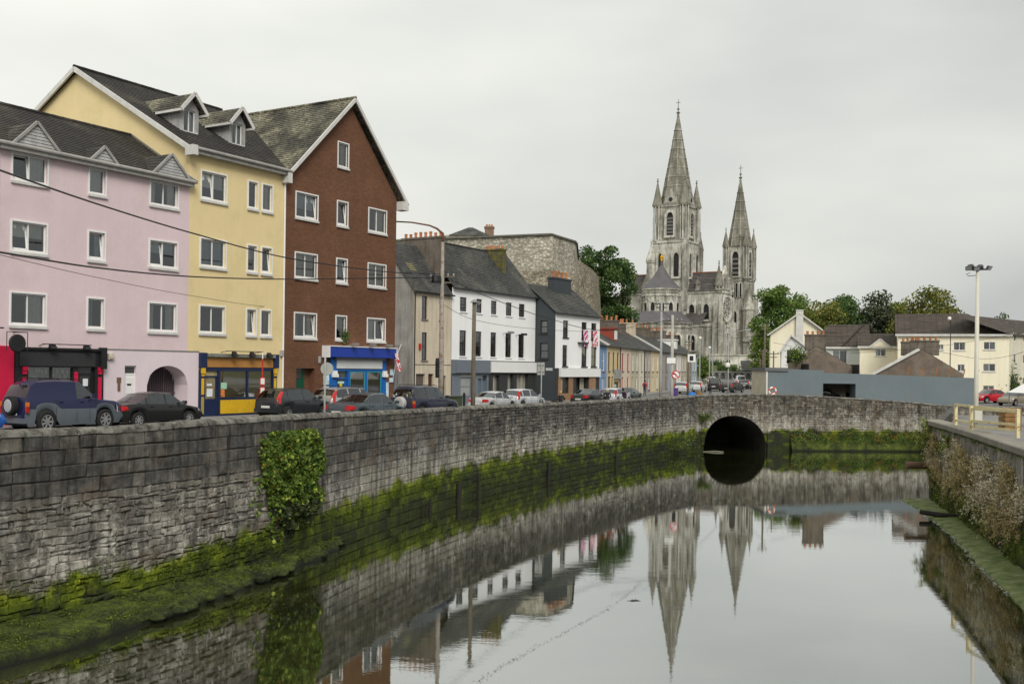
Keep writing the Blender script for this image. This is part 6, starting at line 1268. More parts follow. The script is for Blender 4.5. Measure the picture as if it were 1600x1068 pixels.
# tufts of moss and weed along the waterline of the left wall (uncountable)
C_ = []; g = np.random.default_rng(8)
for k in range(5200):
    t = g.uniform(WALL.tY(24), WALL.tY(56)); p, _, nn = WALL.ev(t); zz = 1.2 + .8 * mn.noise(Vector((t * .35, 3, 0))) + g.normal() * .16
    if mn.noise(Vector((t * .5, zz * .6, 4))) > -.02: q = p + nn * g.uniform(.05, .12); C_.append((q.x, q.y, zz))
for k in range(15000):
    t = g.uniform(WALL.tY(21), WALL.tY(42)); p, _, nn = WALL.ev(t); w = pl(wid, p.y); f = g.uniform(.05, .98); q = p + nn * w * f; kk = mn.fractal(Vector((q.x * 1.7, q.y * 1.7, 3)), .9, 2.1, 5); rough = min(1, max(.12, (p.y - 27.5) / 2.5))
    if mn.noise(Vector((q.x * 1.1, q.y * 1.1, 4))) > .0: C_.append((q.x, q.y, (.34 - .1 * f) * min(1, w / 1.6) + .09 + rough * .2 * kk))
tag(leafmesh('moss', C_, .06, m_leaf('moss_tufts', (.035, .05, .008), (.085, .115, .012), (.13, .16, .016), 1.5, .1), asp=.5, seed=4), 'short green moss tufts on the foot of the left quay wall', 'moss', kind='stuff')
# weeds on the bridge shelf and by the arch
C_ = []; D_ = []
for k in range(4200):
    t = g.uniform(tS, BRIDGE.L - 9); p, _, nn = BRIDGE.ev(t); q = p + nn * g.uniform(.08, .6); z = 1.0 - (q - p).length * 1.0 + abs(g.normal()) * .22 + .35
    (D_ if mn.noise(Vector((t * .9, z, 2))) > .12 and g.uniform() < .6 else C_).append((q.x, q.y, z))
WS = tag(leafmesh('weeds', C_, .16, L_MD, asp=.35, seed=5), 'green weeds on the shelf at the foot of the bridge', 'weeds', kind='stuff'); tag(leafmesh('weeds', D_, .13, m_leaf('yellow_weed', (.22, .15, .02), (.32, .2, .03)), asp=.4, seed=6), 'yellow flowering weeds on the bridge shelf', 'weeds', kind='stuff')
def clump(name, label, cat, c, rad, n, m, ls, seed, group=None, stems=True, asp=.5, stemmat=None):
    T = thing(name, label, cat, c, 0, group); g = np.random.default_rng(seed); v = g.normal(size=(n, 3)); v /= np.linalg.norm(v, axis=1)[:, None]; v *= g.uniform(0, 1, (n, 1)) ** .5
    v *= np.array(rad); leafmesh('foliage', v, ls, m, T, seed=seed, asp=asp)
    if stems:
        mb = MB(); r = random.Random(seed)
        for k in range(9): mb.tube([(r.uniform(-.2, .2) + .0, r.uniform(-.1, .1), -rad[2] * .95), (r.uniform(-.5, .5) * rad[0], r.uniform(-.5, .5) * rad[1], 0), (r.uniform(-.9, .9) * rad[0], r.uniform(-.8, .8) * rad[1], rad[2] * r.uniform(.4, 1))], [.016, .011, .005], 4)
        mb.build('stem', stemmat or M_BARK, T)
    return T
def wallpt(path, t, off, z): p, _, nn = path.ev(t); q = p + nn * off; return (q.x, q.y, z)
clump('shrub', 'yellow green bush growing left of the bridge arch', 'shrub', wallpt(BRIDGE, .9, .3, 3.05), (.95, .3, .42), 420, L_LT, .16, 31, stems=True)
clump('shrub', 'tangle of green weeds at the waterline left of the bridge arch', 'shrub', wallpt(WALL, WALL.tY(87.5), .5, 1.15), (1.5, .5, .75), 520, L_MD, .15, 32)
# dry flowering shrubs all down the right wall
L_DRY = m_leaf('dry_straw', (.52, .40, .19), (.66, .54, .29), (.72, .62, .38), 1.5, .3); L_FLW = m_leaf('pale_seed_heads', (.68, .61, .44), (.80, .75, .60), (.85, .82, .72), 2, .3); L_GRN = m_leaf('weed_green', (.08, .13, .018), (.16, .23, .03), (.26, .28, .05), 1.5, .25); M_STK = mat('dry_stem', (.16, .11, .06), .9, .2, 4)
RS = [(55.6, 3.3, .8, .8, L_DRY, 'straw tuft high beside the topmost green bush'), (52.0, 3.5, .7, .7, L_GRN, 'green spray under the coping right of the far corner'), (48.6, 3.3, .8, .8, L_DRY, 'tawny spray high above the large reddish bush'), (42.8, 3.2, .9, .8, L_FLW, 'pale spray close under the coping near the right edge'), (38.4, 3.3, .9, .8, L_DRY, 'straw spray under the coping at the right edge'), (57.3, 3.7, 1.0, .9, L_GRN, 'topmost green bush at the far corner of the right quay wall'), (57.0, 2.75, .75, .8, L_FLW, 'pale seed-head bush at the far corner of the right wall'), (54.0, 3.35, .45, .5, L_GRN, 'small green tuft on the concrete near the far corner of the right wall'), (54.4, 2.0, .9, .8, L_DRY, 'straw coloured dry bush next to the far corner of the right wall'),
      (50.8, 2.75, .85, 1.0, L_FLW, 'tall white-flowered bush in the middle of the right wall'), (49.2, 1.9, 1.0, .9, L_DRY, 'drooping brown dry bush below the tall white-flowered one'), (46.4, 2.35, 1.2, 1.1, L_DRY, 'large reddish dry bush right of the tall white-flowered one'), (44.8, 1.6, .9, .6, L_FLW, 'low pale seed-head bush near the wall foot'),
      (42.2, 2.1, 1.1, .95, L_FLW, 'broad pale-flowered bush nearest the right edge'), (43.0, 1.2, .8, .6, L_GRN, 'green fern-like tuft under the pale-flowered bush'), (39.6, 2.6, .9, .7, L_FLW, 'flowering bush at the right edge below the coping'), (37.6, 1.7, 1.1, .9, L_DRY, 'dry brown bush low at the right edge of the wall'), (36.4, 2.7, .9, .8, L_FLW, 'pale bush half cut off by the right edge'), (45.2, 3.0, .7, .6, L_DRY, 'brown dry spray high on the concrete panels'), (52.6, 1.5, .9, .7, L_DRY, 'hanging brown growth left of the tall white-flowered bush'), (40.8, 1.3, .9, .7, L_DRY, 'drooping straw tuft between the pale bushes near the right edge'), (56.5, 1.2, .4, .4, L_GRN, 'bright green tuft low on the corner of the right wall'), (47.5, 1.0, .6, .5, L_GRN, 'mossy green tuft at the foot of the right wall')]
def spray(label, root, nn, rx, rz, m, seed, group):
    """straggling plant rooted in the wall: arching stalks, each set with leaves or seed heads"""
    r = random.Random(seed); T = thing('shrub', label, 'shrub', root, 0, group); tn = Vector((-nn.y, nn.x, 0)); mb = MB(); C1, C2, C3 = [], [], []
    for k in range(int(30 + 26 * rx * rz)):
        L_ = r.uniform(.45, 1.15) * max(rx, rz); a = r.uniform(-1, 1); up = r.uniform(-.1, 1.0); d = tn * a * rx * .95 - nn * r.uniform(.15, .75) * rx * .6 + Vector((0, 0, up * rz)); b0 = tn * r.uniform(-.6, .6) * rx + Vector((0, 0, r.uniform(-.6, .2) * rz)); pts = []
        for j in range(6): f = j / 5; pts.append(b0 + d * f * L_ + Vector((0, 0, -.5 * f * f * L_ * (1.0 if up < .3 else .4))) + Vector((r.uniform(-.03, .03), r.uniform(-.03, .03), 0)))
        mb.tube(pts, [.008] * 3 + [.006, .005, .003], 3, caps=False)
        for j in range(26):
            f = r.random() ** .6 * 4.99; i0 = int(f); p = pts[i0].lerp(pts[i0 + 1], f - i0) + Vector((r.gauss(0, .045), r.gauss(0, .045), r.gauss(0, .05)))
            (C1 if f > 2.2 and r.random() < .8 else C2 if r.random() < .6 else C3).append(p)
    mb.build('stem', M_STK, T)
    if C1: leafmesh('flower_heads' if m is L_FLW else 'foliage', C1, .07 if m is L_FLW else .1, m, T, seed=seed, asp=.7 if m is not L_DRY else .22)
    if C2: leafmesh('dry_stalks', C2, .16, L_DRY, T, seed=seed + 1, asp=.16, droop=.8)
    if C3: leafmesh('leaves', C3, .1, L_GRN, T, seed=seed + 2, asp=.4)
for i, (Y, z, rx, rz, m, lb) in enumerate(RS):
    t = RIGHT.tY(Y); _p, _z, nn = RIGHT.ev(t); spray(lb, wallpt(RIGHT, t, -.1, z + .15), nn, rx * 1.3, rz * 1.1, m, 40 + i, 'shrubs growing from the right quay wall')
C_ = []
for k in range(7000):
    t = g.uniform(RIGHT.tY(33), RIGHT.L); p, _, nn = RIGHT.ev(t); z = g.uniform(.15, 1.9)
    if mn.noise(Vector((t * .6, z, 7))) > -.1: q = p - nn * g.uniform(.02, .14); C_.append((q.x, q.y, z))
for k in range(500): t = g.uniform(RIGHT.tY(36), RIGHT.L); p, _, nn = RIGHT.ev(t); q = p - nn * g.uniform(.1, .2); C_.append((q.x, q.y, 4.25 + .12 * g.normal() * (1 if mn.noise(Vector((t * .5, 0, 0))) > 0 else .1)))
tag(leafmesh('moss', C_, .1, m_leaf('bank_moss', (.06, .09, .01), (.12, .165, .018), (.18, .22, .025), 1.2, .1), asp=.5, seed=9), 'bright moss and small weeds on the lower right quay wall', 'moss', kind='stuff')
# drift timber by the arch and on the right shelf
tag(MB().tube([(0, 0, .02), (1.0, -.25, .06), (1.7, -.55, .05)], [.03, .08, .06], 7).build('driftwood', mat('grey_driftwood', (.2, .2, .15), .8, .2, 3), loc=wallpt(BRIDGE, .6, .6, 0)), 'pale driftwood plank floating left of the bridge arch', 'driftwood')
tag(MB().tube([(-.2, .4, .3), (.6, -.2, .22), (1.6, -.5, .2)], [.12, .14, .1], 7).build('driftwood', M_TIMB, loc=wallpt(RIGHT, RIGHT.tY(50.5), -1.35, 0)), 'dark waterlogged log on the mud shelf of the right bank', 'driftwood')
tag(MB().lathe([(.17, -1.3), (.2, -1.28), (.2, .4), (.15, .4), (.15, -1.25)], 12, (0, 0, 0), 'x').build('drain_pipe', mat('rusty_pipe', (.15, .09, .06), .8, .3, 3), loc=wallpt(RIGHT, RIGHT.L - .5, -.1, 2.05)), 'rusty drain pipe sticking out of the right wall corner', 'pipe')
dk = thing('floating_twigs', 'small dark clump of twigs floating on the open water', 'debris', (at(992, 938, 11520 / (938 - 577.5)).x, 11520 / (938 - 577.5), 0)); mb = MB()
for k in range(12): a = rnd.uniform(0, pi); mb.tube([(-.12 * cos(a) + rnd.uniform(-.2, .2), -.1 * sin(a), .0), (.12 * cos(a), .1 * sin(a) + rnd.uniform(-.1, .1), .015)], .008, 4)
mb.build('twigs', M_TIMB, dk)

for k in range(70):
    t = lerp(WALL.tY(28.2), WALL.tY(42), rnd.random() ** .8); p, _, nn = WALL.ev(t); w = pl(wid, p.y); q = p + nn * w * rnd.uniform(.55, 1.08); r = rnd.uniform(.12, .34) * (1 if w > .8 else .6); vs = []
    mb = MB().lathe([(.02, -r), (r * .7, -r * .7), (r, -.1 * r), (r * .85, r * .45), (r * .4, r * .72), (.02, r * .8)], 8, (0, 0, 0))
    mb.v = [(x * (1 + .35 * mn.noise(Vector((x * 4 + k, y * 4, z * 4)))) * 1.25, y * (1 + .35 * mn.noise(Vector((x * 4, y * 4 + k, z * 4)))), z * (.62 + .3 * mn.noise(Vector((x * 5, y * 5, k)))) + .03 * mn.noise(Vector((x * 9, y * 9, z * 9 + k)))) for x, y, z in mb.v]
    o = mb.build('rock', M_MOSS, QW, loc=(q.x, q.y, max(.02, .26 * (1.1 - (q - p).length / max(w, .3)) + .12))); o.rotation_euler = (0, 0, rnd.uniform(0, 6)); autosmooth(o, 60)

# ripple trail on the open water, its darker reflection painted as grey flakes (uncountable)
C_ = []; a_ = at(1005, 905, 11520 / (905 - 577.6)); b_ = at(752, 1072, 11520 / (1072 - 574.4)); g = np.random.default_rng(4)
for k in range(420): f = g.uniform(); p = a_.lerp(b_, f); C_.append((p.x + g.normal() * .05 + .25 * sin(f * 5), p.y + g.normal() * .05, .012))
fo = leafmesh('foam_ripple_line', C_, .055, mat('ripple_grey', (.10, .10, .085), .8), asp=.6, seed=12); fo.scale = (1, 1, .02); fo.location.z = .012; tag(fo, 'thin broken line of dark ripples across the open water, painted as flat flakes', 'foam', kind='stuff')
C_ = []
for k in range(240): t = g.uniform(WALL.tY(27), WALL.tY(80)); p, _, nn = WALL.ev(t); q = p + nn * (pl(wid, p.y) * 1.05 * (p.y < 42.5) + .3 + abs(g.normal()) * 2.2); C_.append((q.x, q.y, .01))
fo = leafmesh('floating_leaves', C_, .07, m_leaf('fallen_leaves', (.2, .17, .04), (.3, .22, .06)), asp=.6, seed=13); fo.scale = (1, 1, .02); fo.location.z = .012; tag(fo, 'scattered fallen leaves floating near the left wall', 'leaves', kind='stuff')

C_ = []
for k in range(700):
    t = g.uniform(RIGHT.tY(33), RIGHT.L); p, _, nn = RIGHT.ev(t); w = pl([(20, 1.5), (31, 1.25), (45, 1.0), (55, 1.15), (58, 1.5), (60, 1.5)], p.y) + .16 * mn.noise(Vector((t * .6, 0, 0)))
    if mn.noise(Vector((t * .8, 4, 0))) > -.25 or p.y > 54: q = p - nn * (w * 1.07 + abs(g.normal()) * .09); C_.append((q.x, q.y, .0))
fo = leafmesh('foam_ripple_line', C_, .09, mat('foam_white', (.55, .56, .52), .8), asp=.7, seed=14); fo.scale = (1, 1, .02); fo.location.z = .012; tag(fo, 'pale scum line along the mud shelf of the right bank', 'foam', kind='stuff')
# ------------------------------------------------------------------ cars
M_TYRE = mat('tyre_rubber', (.018, .018, .018), .85, .1, 5, 20, .1); M_RIM = m_paint('alloy_rim', (.45, .45, .45), .3, .7); M_CGL = m_glass('car_glass', (.82, .88, .86), .95); M_SEAT = mat('car_interior', (.035, .035, .036), .8, .2, 4); M_TL = m_paint('tail_lamp_red', (.42, .012, .012), .2); M_HL = m_paint('head_lamp', (.6, .62, .62), .15); M_PLT = mat('number_plate', (.7, .7, .66), .5, .05); M_BMP = mat('black_trim', (.02, .02, .021), .6, .1); M_ORG = m_paint('indicator_orange', (.65, .16, .01), .3)
PROF = {
 'sedan': dict(L=4.45, W=1.76, H=1.45, zs=[(0, .62), (.04, .84), (.12, .95), (.8, 1.0), (2.2, .97), (3.2, .92), (3.45, .89), (4.1, .77), (4.34, .66), (4.45, .5)], zt=[(.78, 1.0), (1.5, 1.38), (2.05, 1.45), (2.65, 1.43), (3.42, .91)], wx=(.85, 3.55), r=.32, pil=[1.28, 2.28], rw=(.82, 1.45), ws=(2.7, 3.42), sg=(.95, 3.2)),
 'hatch': dict(L=4.0, W=1.72, H=1.47, zs=[(0, .62), (.03, .88), (.1, .98), (1.6, .96), (2.85, .93), (3.05, .9), (3.65, .78), (3.9, .66), (4.0, .48)], zt=[(.06, .98), (.42, 1.36), (.8, 1.45), (1.7, 1.47), (2.25, 1.44), (3.02, .92)], wx=(.7, 3.2), r=.31, pil=[.72, 1.75], rw=(.08, .44), ws=(2.3, 3.02), sg=(.4, 2.85)),
 'estate': dict(L=4.7, W=1.8, H=1.5, zs=[(0, .62), (.03, .9), (.1, 1.0), (2.2, .97), (3.3, .93), (3.5, .9), (4.3, .78), (4.58, .66), (4.7, .48)], zt=[(.08, 1.0), (.4, 1.38), (.75, 1.47), (1.9, 1.5), (2.7, 1.45), (3.48, .92)], wx=(.9, 3.75), r=.32, pil=[1.3, 2.3], rw=(.1, .42), ws=(2.75, 3.48), sg=(.42, 3.25)),
 'suv': dict(L=4.4, W=1.8, H=1.84, zs=[(0, .75), (.03, 1.1), (.08, 1.2), (1.6, 1.19), (3.0, 1.16), (3.15, 1.13), (3.95, 1.05), (4.2, .95), (4.4, .6)], zt=[(.06, 1.2), (.28, 1.66), (.55, 1.8), (1.3, 1.84), (2.1, 1.82), (2.45, 1.77), (3.12, 1.15)], wx=(.85, 3.45), r=.385, pil=[1.22, 2.12], rw=(.08, .3), ws=(2.5, 3.12), sg=(.3, 2.95)),
 'van': dict(L=4.6, W=1.85, H=1.9, zs=[(0, .75), (.03, 1.1), (.08, 1.2), (3.4, 1.15), (3.6, 1.1), (4.2, .95), (4.5, .75), (4.6, .5)], zt=[(.03, 1.25), (.12, 1.75), (.35, 1.88), (2.4, 1.9), (2.8, 1.82), (3.6, 1.12)], wx=(.9, 3.6), r=.34, pil=[1.3, 2.3], rw=(.03, .2), ws=(2.85, 3.6), sg=(.5, 3.3))}
def car(kind, label, paint, px, Y, ang, L=None, spare=False, two_tone=None, rails=False, detail=True, flip=False, name='parked_car', z=None, group='cars parked along the quay', pos=None, plate=True, kz=1.0, van=False):
    P = PROF[kind]; k = (L or P['L']) / P['L']; p = pos or atz(px, Y, 5); z = zg(p.y) + .012 if z is None else z
    T = thing(name, label, 'car', (p.x, p.y, z), R(ang + (180 if flip else 0)), group); L0, W, r = P['L'], P['W'] / 2, P['r']; ox = -L0 / 2
    def S(v): return (v[0] * k, v[1] * k, v[2] * k * kz)
    xs = set([x for x, _ in P['zs']] + [x for x, _ in P['zt']] + list(P['rw']) + list(P['ws']) + list(P['sg'])); x = 0
    while x < L0: xs.add(round(x, 3)); x += .16
    for q in P['pil']: xs |= {q - .045, q + .045}
    for w in P['wx']: xs |= {w + (r + .07) * cos(pi * i / 8) for i in range(9)}
    xs = sorted(q for q in xs if 0 <= q <= L0); xs = [q for i, q in enumerate(xs) if i == 0 or q - xs[i - 1] > .012]; g0, g1 = P['zt'][0][0], P['zt'][-1][0]
    def sec(x):
        e = abs(2 * x / L0 - 1); w = W * (1 - .16 * e ** 5 - .03 * e ** 2); zs = pl(P['zs'], x); zb = .24 if .12 < x < L0 - .12 else .36
        for c in P['wx']:
            d = abs(x - c)
            if d < r + .07: zb = max(zb, r + sqrt(max(0, (r + .07) ** 2 - d * d)))
        gl = g0 < x < g1; zt = pl(P['zt'], x) if gl else zs; hh = max(0, zt - zs); wr = w * (.92 - .17 * min(1, hh / .5))
        zb = min(zb, zs - .08)
        return [(x, 0, min(zb, .35)), (x, w * .9, zb), (x, w * .985, lerp(zb, zs, .3)), (x, w, lerp(zb, zs, .62)), (x, w * .965, zs - .035), (x, w * .92, zs + .004), (x, wr if hh > .02 else w * .8, zt - .045 * min(1, hh * 8) + (0 if hh > .02 else .012)), (x, wr * .84 if hh > .02 else w * .5, zt + (.0 if hh > .02 else .022)), (x, 0, zt + .028)]
    secs = [sec(q) for q in xs]; m = len(secs[0]); vs = []; fb, fg, fl = [], [], []
    for s in secs: vs += [S((x + ox, y, zz)) for x, y, zz in s] + [S((x + ox, -y, zz)) for x, y, zz in s]
    lowm = 2 if two_tone else 0
    for i in range(len(xs) - 1):
        c = (xs[i] + xs[i + 1]) / 2; A, B = i * 2 * m, (i + 1) * 2 * m
        hh = pl(P['zt'], c) - pl(P['zs'], c) if g0 < c < g1 else 0
        for j in range(m - 1):
            glass = (j == 5 and not (van and c < P['pil'][-1]) and hh > .1 and P['sg'][0] < c < P['sg'][1] and not any(abs(c - q) < .045 for q in P['pil'])) or (j in (6, 7) and hh > .06 and (P['rw'][0] < c < P['rw'][1] or P['ws'][0] < c < P['ws'][1]) and c < P['ws'][1] - .03)
            f1 = (A + j + 1, B + j + 1, B + j, A + j); f2 = (A + m + j, B + m + j, B + m + j + 1, A + m + j + 1)
            (fg if glass else fl if (two_tone and j in (1, 2)) or (not two_tone and j == 0) else fb).extend([f1, f2])
    e = (len(xs) - 1) * 2 * m; fb += [(tuple(range(m)) + tuple(range(2 * m - 1, m - 1, -1)))[::-1], (tuple(e + q for q in range(m))[::-1] + tuple(e + q for q in range(m, 2 * m)))[::-1]]
    def sub(fs, nm, mm):
        if not fs: return None
        u = sorted({q for f in fs for q in f}); ix = {q: n for n, q in enumerate(u)}; return autosmooth(MB().add([vs[q] for q in u], [tuple(ix[q] for q in f) for f in fs]).build(nm, mm, T), 40)
    sub(fb, 'body', paint)
    isl = []                                              # each pane of glass is a part of its own
    for f in fg:
        hit = [q for q in isl if q[0] & set(f)]; n_ = (set(f).union(*[q[0] for q in hit]), [f] + [g_ for q in hit for g_ in q[1]]); isl = [q for q in isl if q not in hit] + [n_]
    for q in isl: sub(q[1], 'window_glass', M_CGL)
    sa, sb_ = P['sg']; it = MB().box(ox + sa - .05, -W * .86, .45, ox + sb_ + .15, W * .86, pl(P['zs'], (sa + sb_) / 2) - .06)
    for sx in (P['pil'][0] + .15, P['pil'][-1] + .1):
        for sy in (-.38, .38): zz = pl(P['zs'], sx); it.box(ox + sx - .12, sy - .24, zz - .1, ox + sx + .02, sy + .24, zz + .1).box(ox + sx - .11, sy - .12, zz + .12, ox + sx - .03, sy + .12, zz + .26)
    it.v = [S(v) for v in it.v]; it.build('interior', M_SEAT, T)
    sub(fl, 'lower_body', two_tone or M_BMP)
    wr = MB().lathe([(r * .62, -.1), (r * .95, -.1), (r, -.06), (r, .06), (r * .95, .1), (r * .66, .1), (r * .62, .06)], 20, (0, 0, 0), 'y', ring=True); wr.v = [S(v) for v in wr.v]; rm = MB()
    rm.lathe([(r * .16, .0), (r * .16, .085)], 10, (0, 0, 0), 'y').lathe([(r * .58, .0), (r * .66, .0), (r * .66, .09), (r * .58, .09)], 20, (0, 0, 0), 'y', ring=True)
    for q in range(7): a = 2 * pi * q / 7; s0 = len(rm.v); rm.box(r * .1, .03, -r * .085, r * .62, .08, r * .085); rm.xf(Matrix.Rotation(a, 4, 'Y'), s0)
    rm.v = [S(v) for v in rm.v]; dk_ = MB().lathe([(r * .64, -.06), (r * .64, .01)], 16, (0, 0, 0), 'y'); dk_.v = [S(v) for v in dk_.v]; me = [wr.mesh('tyre', M_TYRE, True), rm.mesh('rim', M_RIM), dk_.mesh('brake', M_BMP)]
    for wx in P['wx']:
        for sd in (1, -1):
            o = bpy.data.objects.new('wheel', me[0]); COL.objects.link(o); o.parent = T; o.location = S((wx + ox, sd * (W - .11), r)); o.scale = (1, sd, 1)
            for nm, q in (('rim', me[1]), ('wheel_well', me[2])): c = bpy.data.objects.new(nm, q); COL.objects.link(c); c.parent = o
    def pt(mb, nm, mm): mb.v = [S(v) for v in mb.v]; return mb.build(nm, mm, T)
    zr = pl(P['zs'], .1); tall = kind in ('suv', 'van')
    for sd in (1, -1):
        w = W * .97; th = .3 if kind in ('hatch', 'estate') else .22
        if tall: pt(MB().box(ox + .0, sd * (w - .11) if sd > 0 else -w - .0, .72, ox + .1, w + .0 if sd > 0 else -(w - .11), .92), 'tail_light', M_TL); pt(MB().box(ox + .0, min(sd * (w - .1), sd * w), .93, ox + .1, max(sd * (w - .1), sd * w), 1.08), 'indicator', M_ORG)
        elif kind in ('hatch', 'estate'): pt(MB().add([(ox - .0, sd * (W * .66), .78), (ox + .16, sd * (W * .965), .76), (ox + .2, sd * W * .95, 1.0), (ox + .06, sd * W * .72, 1.0), (ox + .42, sd * W * .84, 1.34), (ox + .3, sd * W * .74, 1.34)], [(0, 1, 2, 3), (3, 2, 4, 5)]), 'tail_light', M_TL)
        else: pt(MB().add([(ox - .012, sd * W * .55, .72), (ox + .02, sd * W * .83, .7), (ox + .3, sd * (W * .985), .76), (ox + .28, sd * (W * .975), .9), (ox + .07, sd * W * .84, .93), (ox + .03, sd * W * .58, .92)], [(0, 1, 4, 5), (1, 2, 3, 4)]), 'tail_light', M_TL)
        pt(MB().add([(L0 + ox - .06, sd * W * .55, .6), (L0 + ox - .14, sd * W * .8, .6), (L0 + ox - .42, sd * W * .97, .66), (L0 + ox - .42, sd * W * .94, .78 if not tall else .95), (L0 + ox - .2, sd * W * .6, .74 if not tall else .92)], [(0, 1, 2, 3, 4)]), 'headlight', M_HL)
        mx_ = P['ws'][1] - .35; pt(MB().box(mx_ + ox, sd * (W + .02) if sd > 0 else -W - .2, pl(P['zs'], mx_) + .02, mx_ + ox + .13, W + .2 if sd > 0 else -W - .02, pl(P['zs'], mx_) + .17), 'wing_mirror', paint)
        if detail:
            for q in P['pil'][-1:] + [P['sg'][1] - .25] + P['pil'][:1]: pt(MB().tube([(q + ox, sd * (W * .999), .36), (q + ox, sd * (W * 1.002), .62), (q + ox + .01, sd * W * .972, pl(P['zs'], q) - .03)], .007, 4), 'door_seam', M_BMP)
            for q in (P['pil'][-1] + .14, P['pil'][0] + .14): pt(MB().box(q + ox, sd * W - .005, pl(P['zs'], q) - .14, q + ox + .17, sd * W + .015, pl(P['zs'], q) - .1), 'door_handle', paint)
    if plate: pt(MB().box(ox - .025, -.26, .55 if not tall else .62, ox + .02, .26, .66 if not tall else .73), 'number_plate', M_PLT)
    pt(MB().box(ox - .05, -W * .82, .34, ox + .12, W * .82, .52), 'bumper', two_tone or (paint if not tall else M_BMP))
    if spare:
        pt(MB().lathe([(.1, -.24), (.3, -.24), (.34, -.2), (.34, -.02), (.3, .02)], 22, (ox, -.05, .95), 'x'), 'spare_wheel', M_TYRE); pt(MB().lathe([(.02, -.27), (.2, -.265), (.23, -.25), (.23, -.2)] if two_tone else [(.02, -.27), (.28, -.27), (.345, -.22), (.345, -.02)], 22, (ox, -.05, .95), 'x'), 'spare_cover', mat('silver_cover', (.42, .42, .41), .5, .05))
    if rails:
        for sd in (1, -1): pt(MB().tube([(ox + .6, sd * W * .68, P['H'] + .0), (ox + .75, sd * W * .68, P['H'] + .06), (ox + 2.2, sd * W * .68, P['H'] + .05), (ox + 2.4, sd * W * .68, P['H'] - .02)], .018, 5), 'roof_rail', M_BMP)
    return T
pc = lambda n, c, r=.28, m=0.0: m_paint(n, c, r, m)
fa = math.degrees(FA.ang)
def onA(u, y): q = FA.w(u, y, 0); return Vector((q.x, q.y, 0))
SUV = car('suv', 'dark blue off-road car with grey lower panels and spare wheel before the black shop', pc('navy_paint_car', (.012, .014, .052), .3), 0, 0, fa, 4.12, True, m_paint('grey_cladding', (.12, .14, .16), .45), True, pos=onA(-8.2, -2.7), kz=1.08, van=True)
car('sedan', 'black saloon car parked in front of the arched gate', pc('black_car', (.014, .015, .015)), 0, 0, fa, 4.15, pos=onA(-4.2, -2.7))
car('hatch', 'bright blue hatchback cut off by the left edge', pc('bright_blue_car', (.02, .13, .5)), 0, 0, fa, 4.0, pos=onA(-12.95, -2.75))
car('hatch', 'dark grey hatchback with tall red tail lights, by the brick house', pc('graphite_car', (.035, .04, .045), .3, .3), 0, 0, fa, 3.9, pos=onA(4.25, -2.6))
car('estate', 'silver estate car with roof bars, half hidden behind the grey saloon', pc('silver_car', (.42, .42, .41), .3, .5), 0, 0, fa, 4.5, pos=onA(8.3, -2.6), rails=True)
car('sedan', 'grey saloon with wide red tail lights close behind the parapet', pc('steel_grey_car', (.075, .095, .11), .25, .4), 0, 0, fa, 4.5, pos=onA(5.5, -6.0), z=4.5)
car('suv', 'dark off-road car with a silver spare wheel cover, right of the blue shop', pc('indigo_car', (.022, .024, .045)), 0, 0, fa, 4.3, True, None, True, pos=onA(11.8, -4.8), z=4.42)
car('sedan', 'silver saloon beside the wooden pole', pc('light_silver_car', (.55, .56, .56), .3, .4), 771, 75.6, 58, 4.5)
car('hatch', 'pale silver hatchback in front of the silver saloon', pc('pale_silver_car', (.58, .6, .62), .3, .3), 818, 80.2, 58, 4.3)
car('sedan', 'black saloon in front of the white house with flags', pc('black_car', (.014, .015, .015)), 921, 90, 60, 4.5)
car('hatch', 'pale silver car half hidden behind the standing man', pc('pale_silver_car', (.58, .6, .62)), 962, 93, 62, 4.1, detail=False)
car('sedan', 'dark green saloon facing us below the red windows', pc('green_black_car', (.03, .045, .04)), 980, 98, 66, 4.4, flip=True, detail=False)
car('hatch', 'silver hatchback parked beside the white terrace house', pc('light_silver_car', (.55, .56, .56)), 1068.5, 132, 68, 4.2, detail=False)
car('hatch', 'second silver hatchback, ahead of the one by the white terrace house', pc('pale_silver_car', (.58, .6, .62)), 1090, 141, 68, 4.2, detail=False)
car('van', 'black van driving up the far street', pc('black_van', (.018, .02, .02)), 1117, 150, 74, 4.6, detail=False, name='van', group='cars on the far street')
car('estate', 'dark estate car with red tail lights turning on the far street', pc('dark_estate', (.04, .045, .045), .3, .3), 1145, 142, 55, 4.7, detail=False, group='cars on the far street')
car('hatch', 'black hatchback right of the dark estate on the far street', pc('black_car', (.014, .015, .015)), 1160, 165, 84, 4.1, detail=False, group='cars on the far street')
car('van', 'white van beyond the black hatchback on the far street', pc('white_car', (.7, .7, .69)), 1156, 186, 84, 4.6, detail=False, name='van', group='cars on the far street')
car('hatch', 'white car behind the bus shelter at the right of the far street', pc('white_car', (.7, .7, .69)), 1182, 165, 86, 4.1, detail=False, group='cars on the far street')
car('hatch', 'small white car in the distance left of the far street', pc('white_car', (.7, .7, .69)), 1112, 190, 80, 4.1, detail=False, group='cars on the far street')
car('sedan', 'bright red car parked beyond the yellow railing', pc('red_car', (.42, .008, .02)), 1548, 111, 200, 4.6, group='cars beyond the railing', detail=False)
car('hatch', 'beige car at the right edge next to the red car', pc('beige_car', (.2, .17, .12)), 1585, 104, 215, 4.0, group='cars beyond the railing', detail=False)
car('sedan', 'black car parked in the shade of the yard wall doorway', pc('black_car', (.014, .015, .015)), 0, 0, 5, 4.2, detail=False, pos=Vector((FY.w((dh[0] + dh[2]) / 2 - .6, 3.8, 0).x, FY.w(0, 3.9, 0).y, 0)), group='cars beyond the railing')
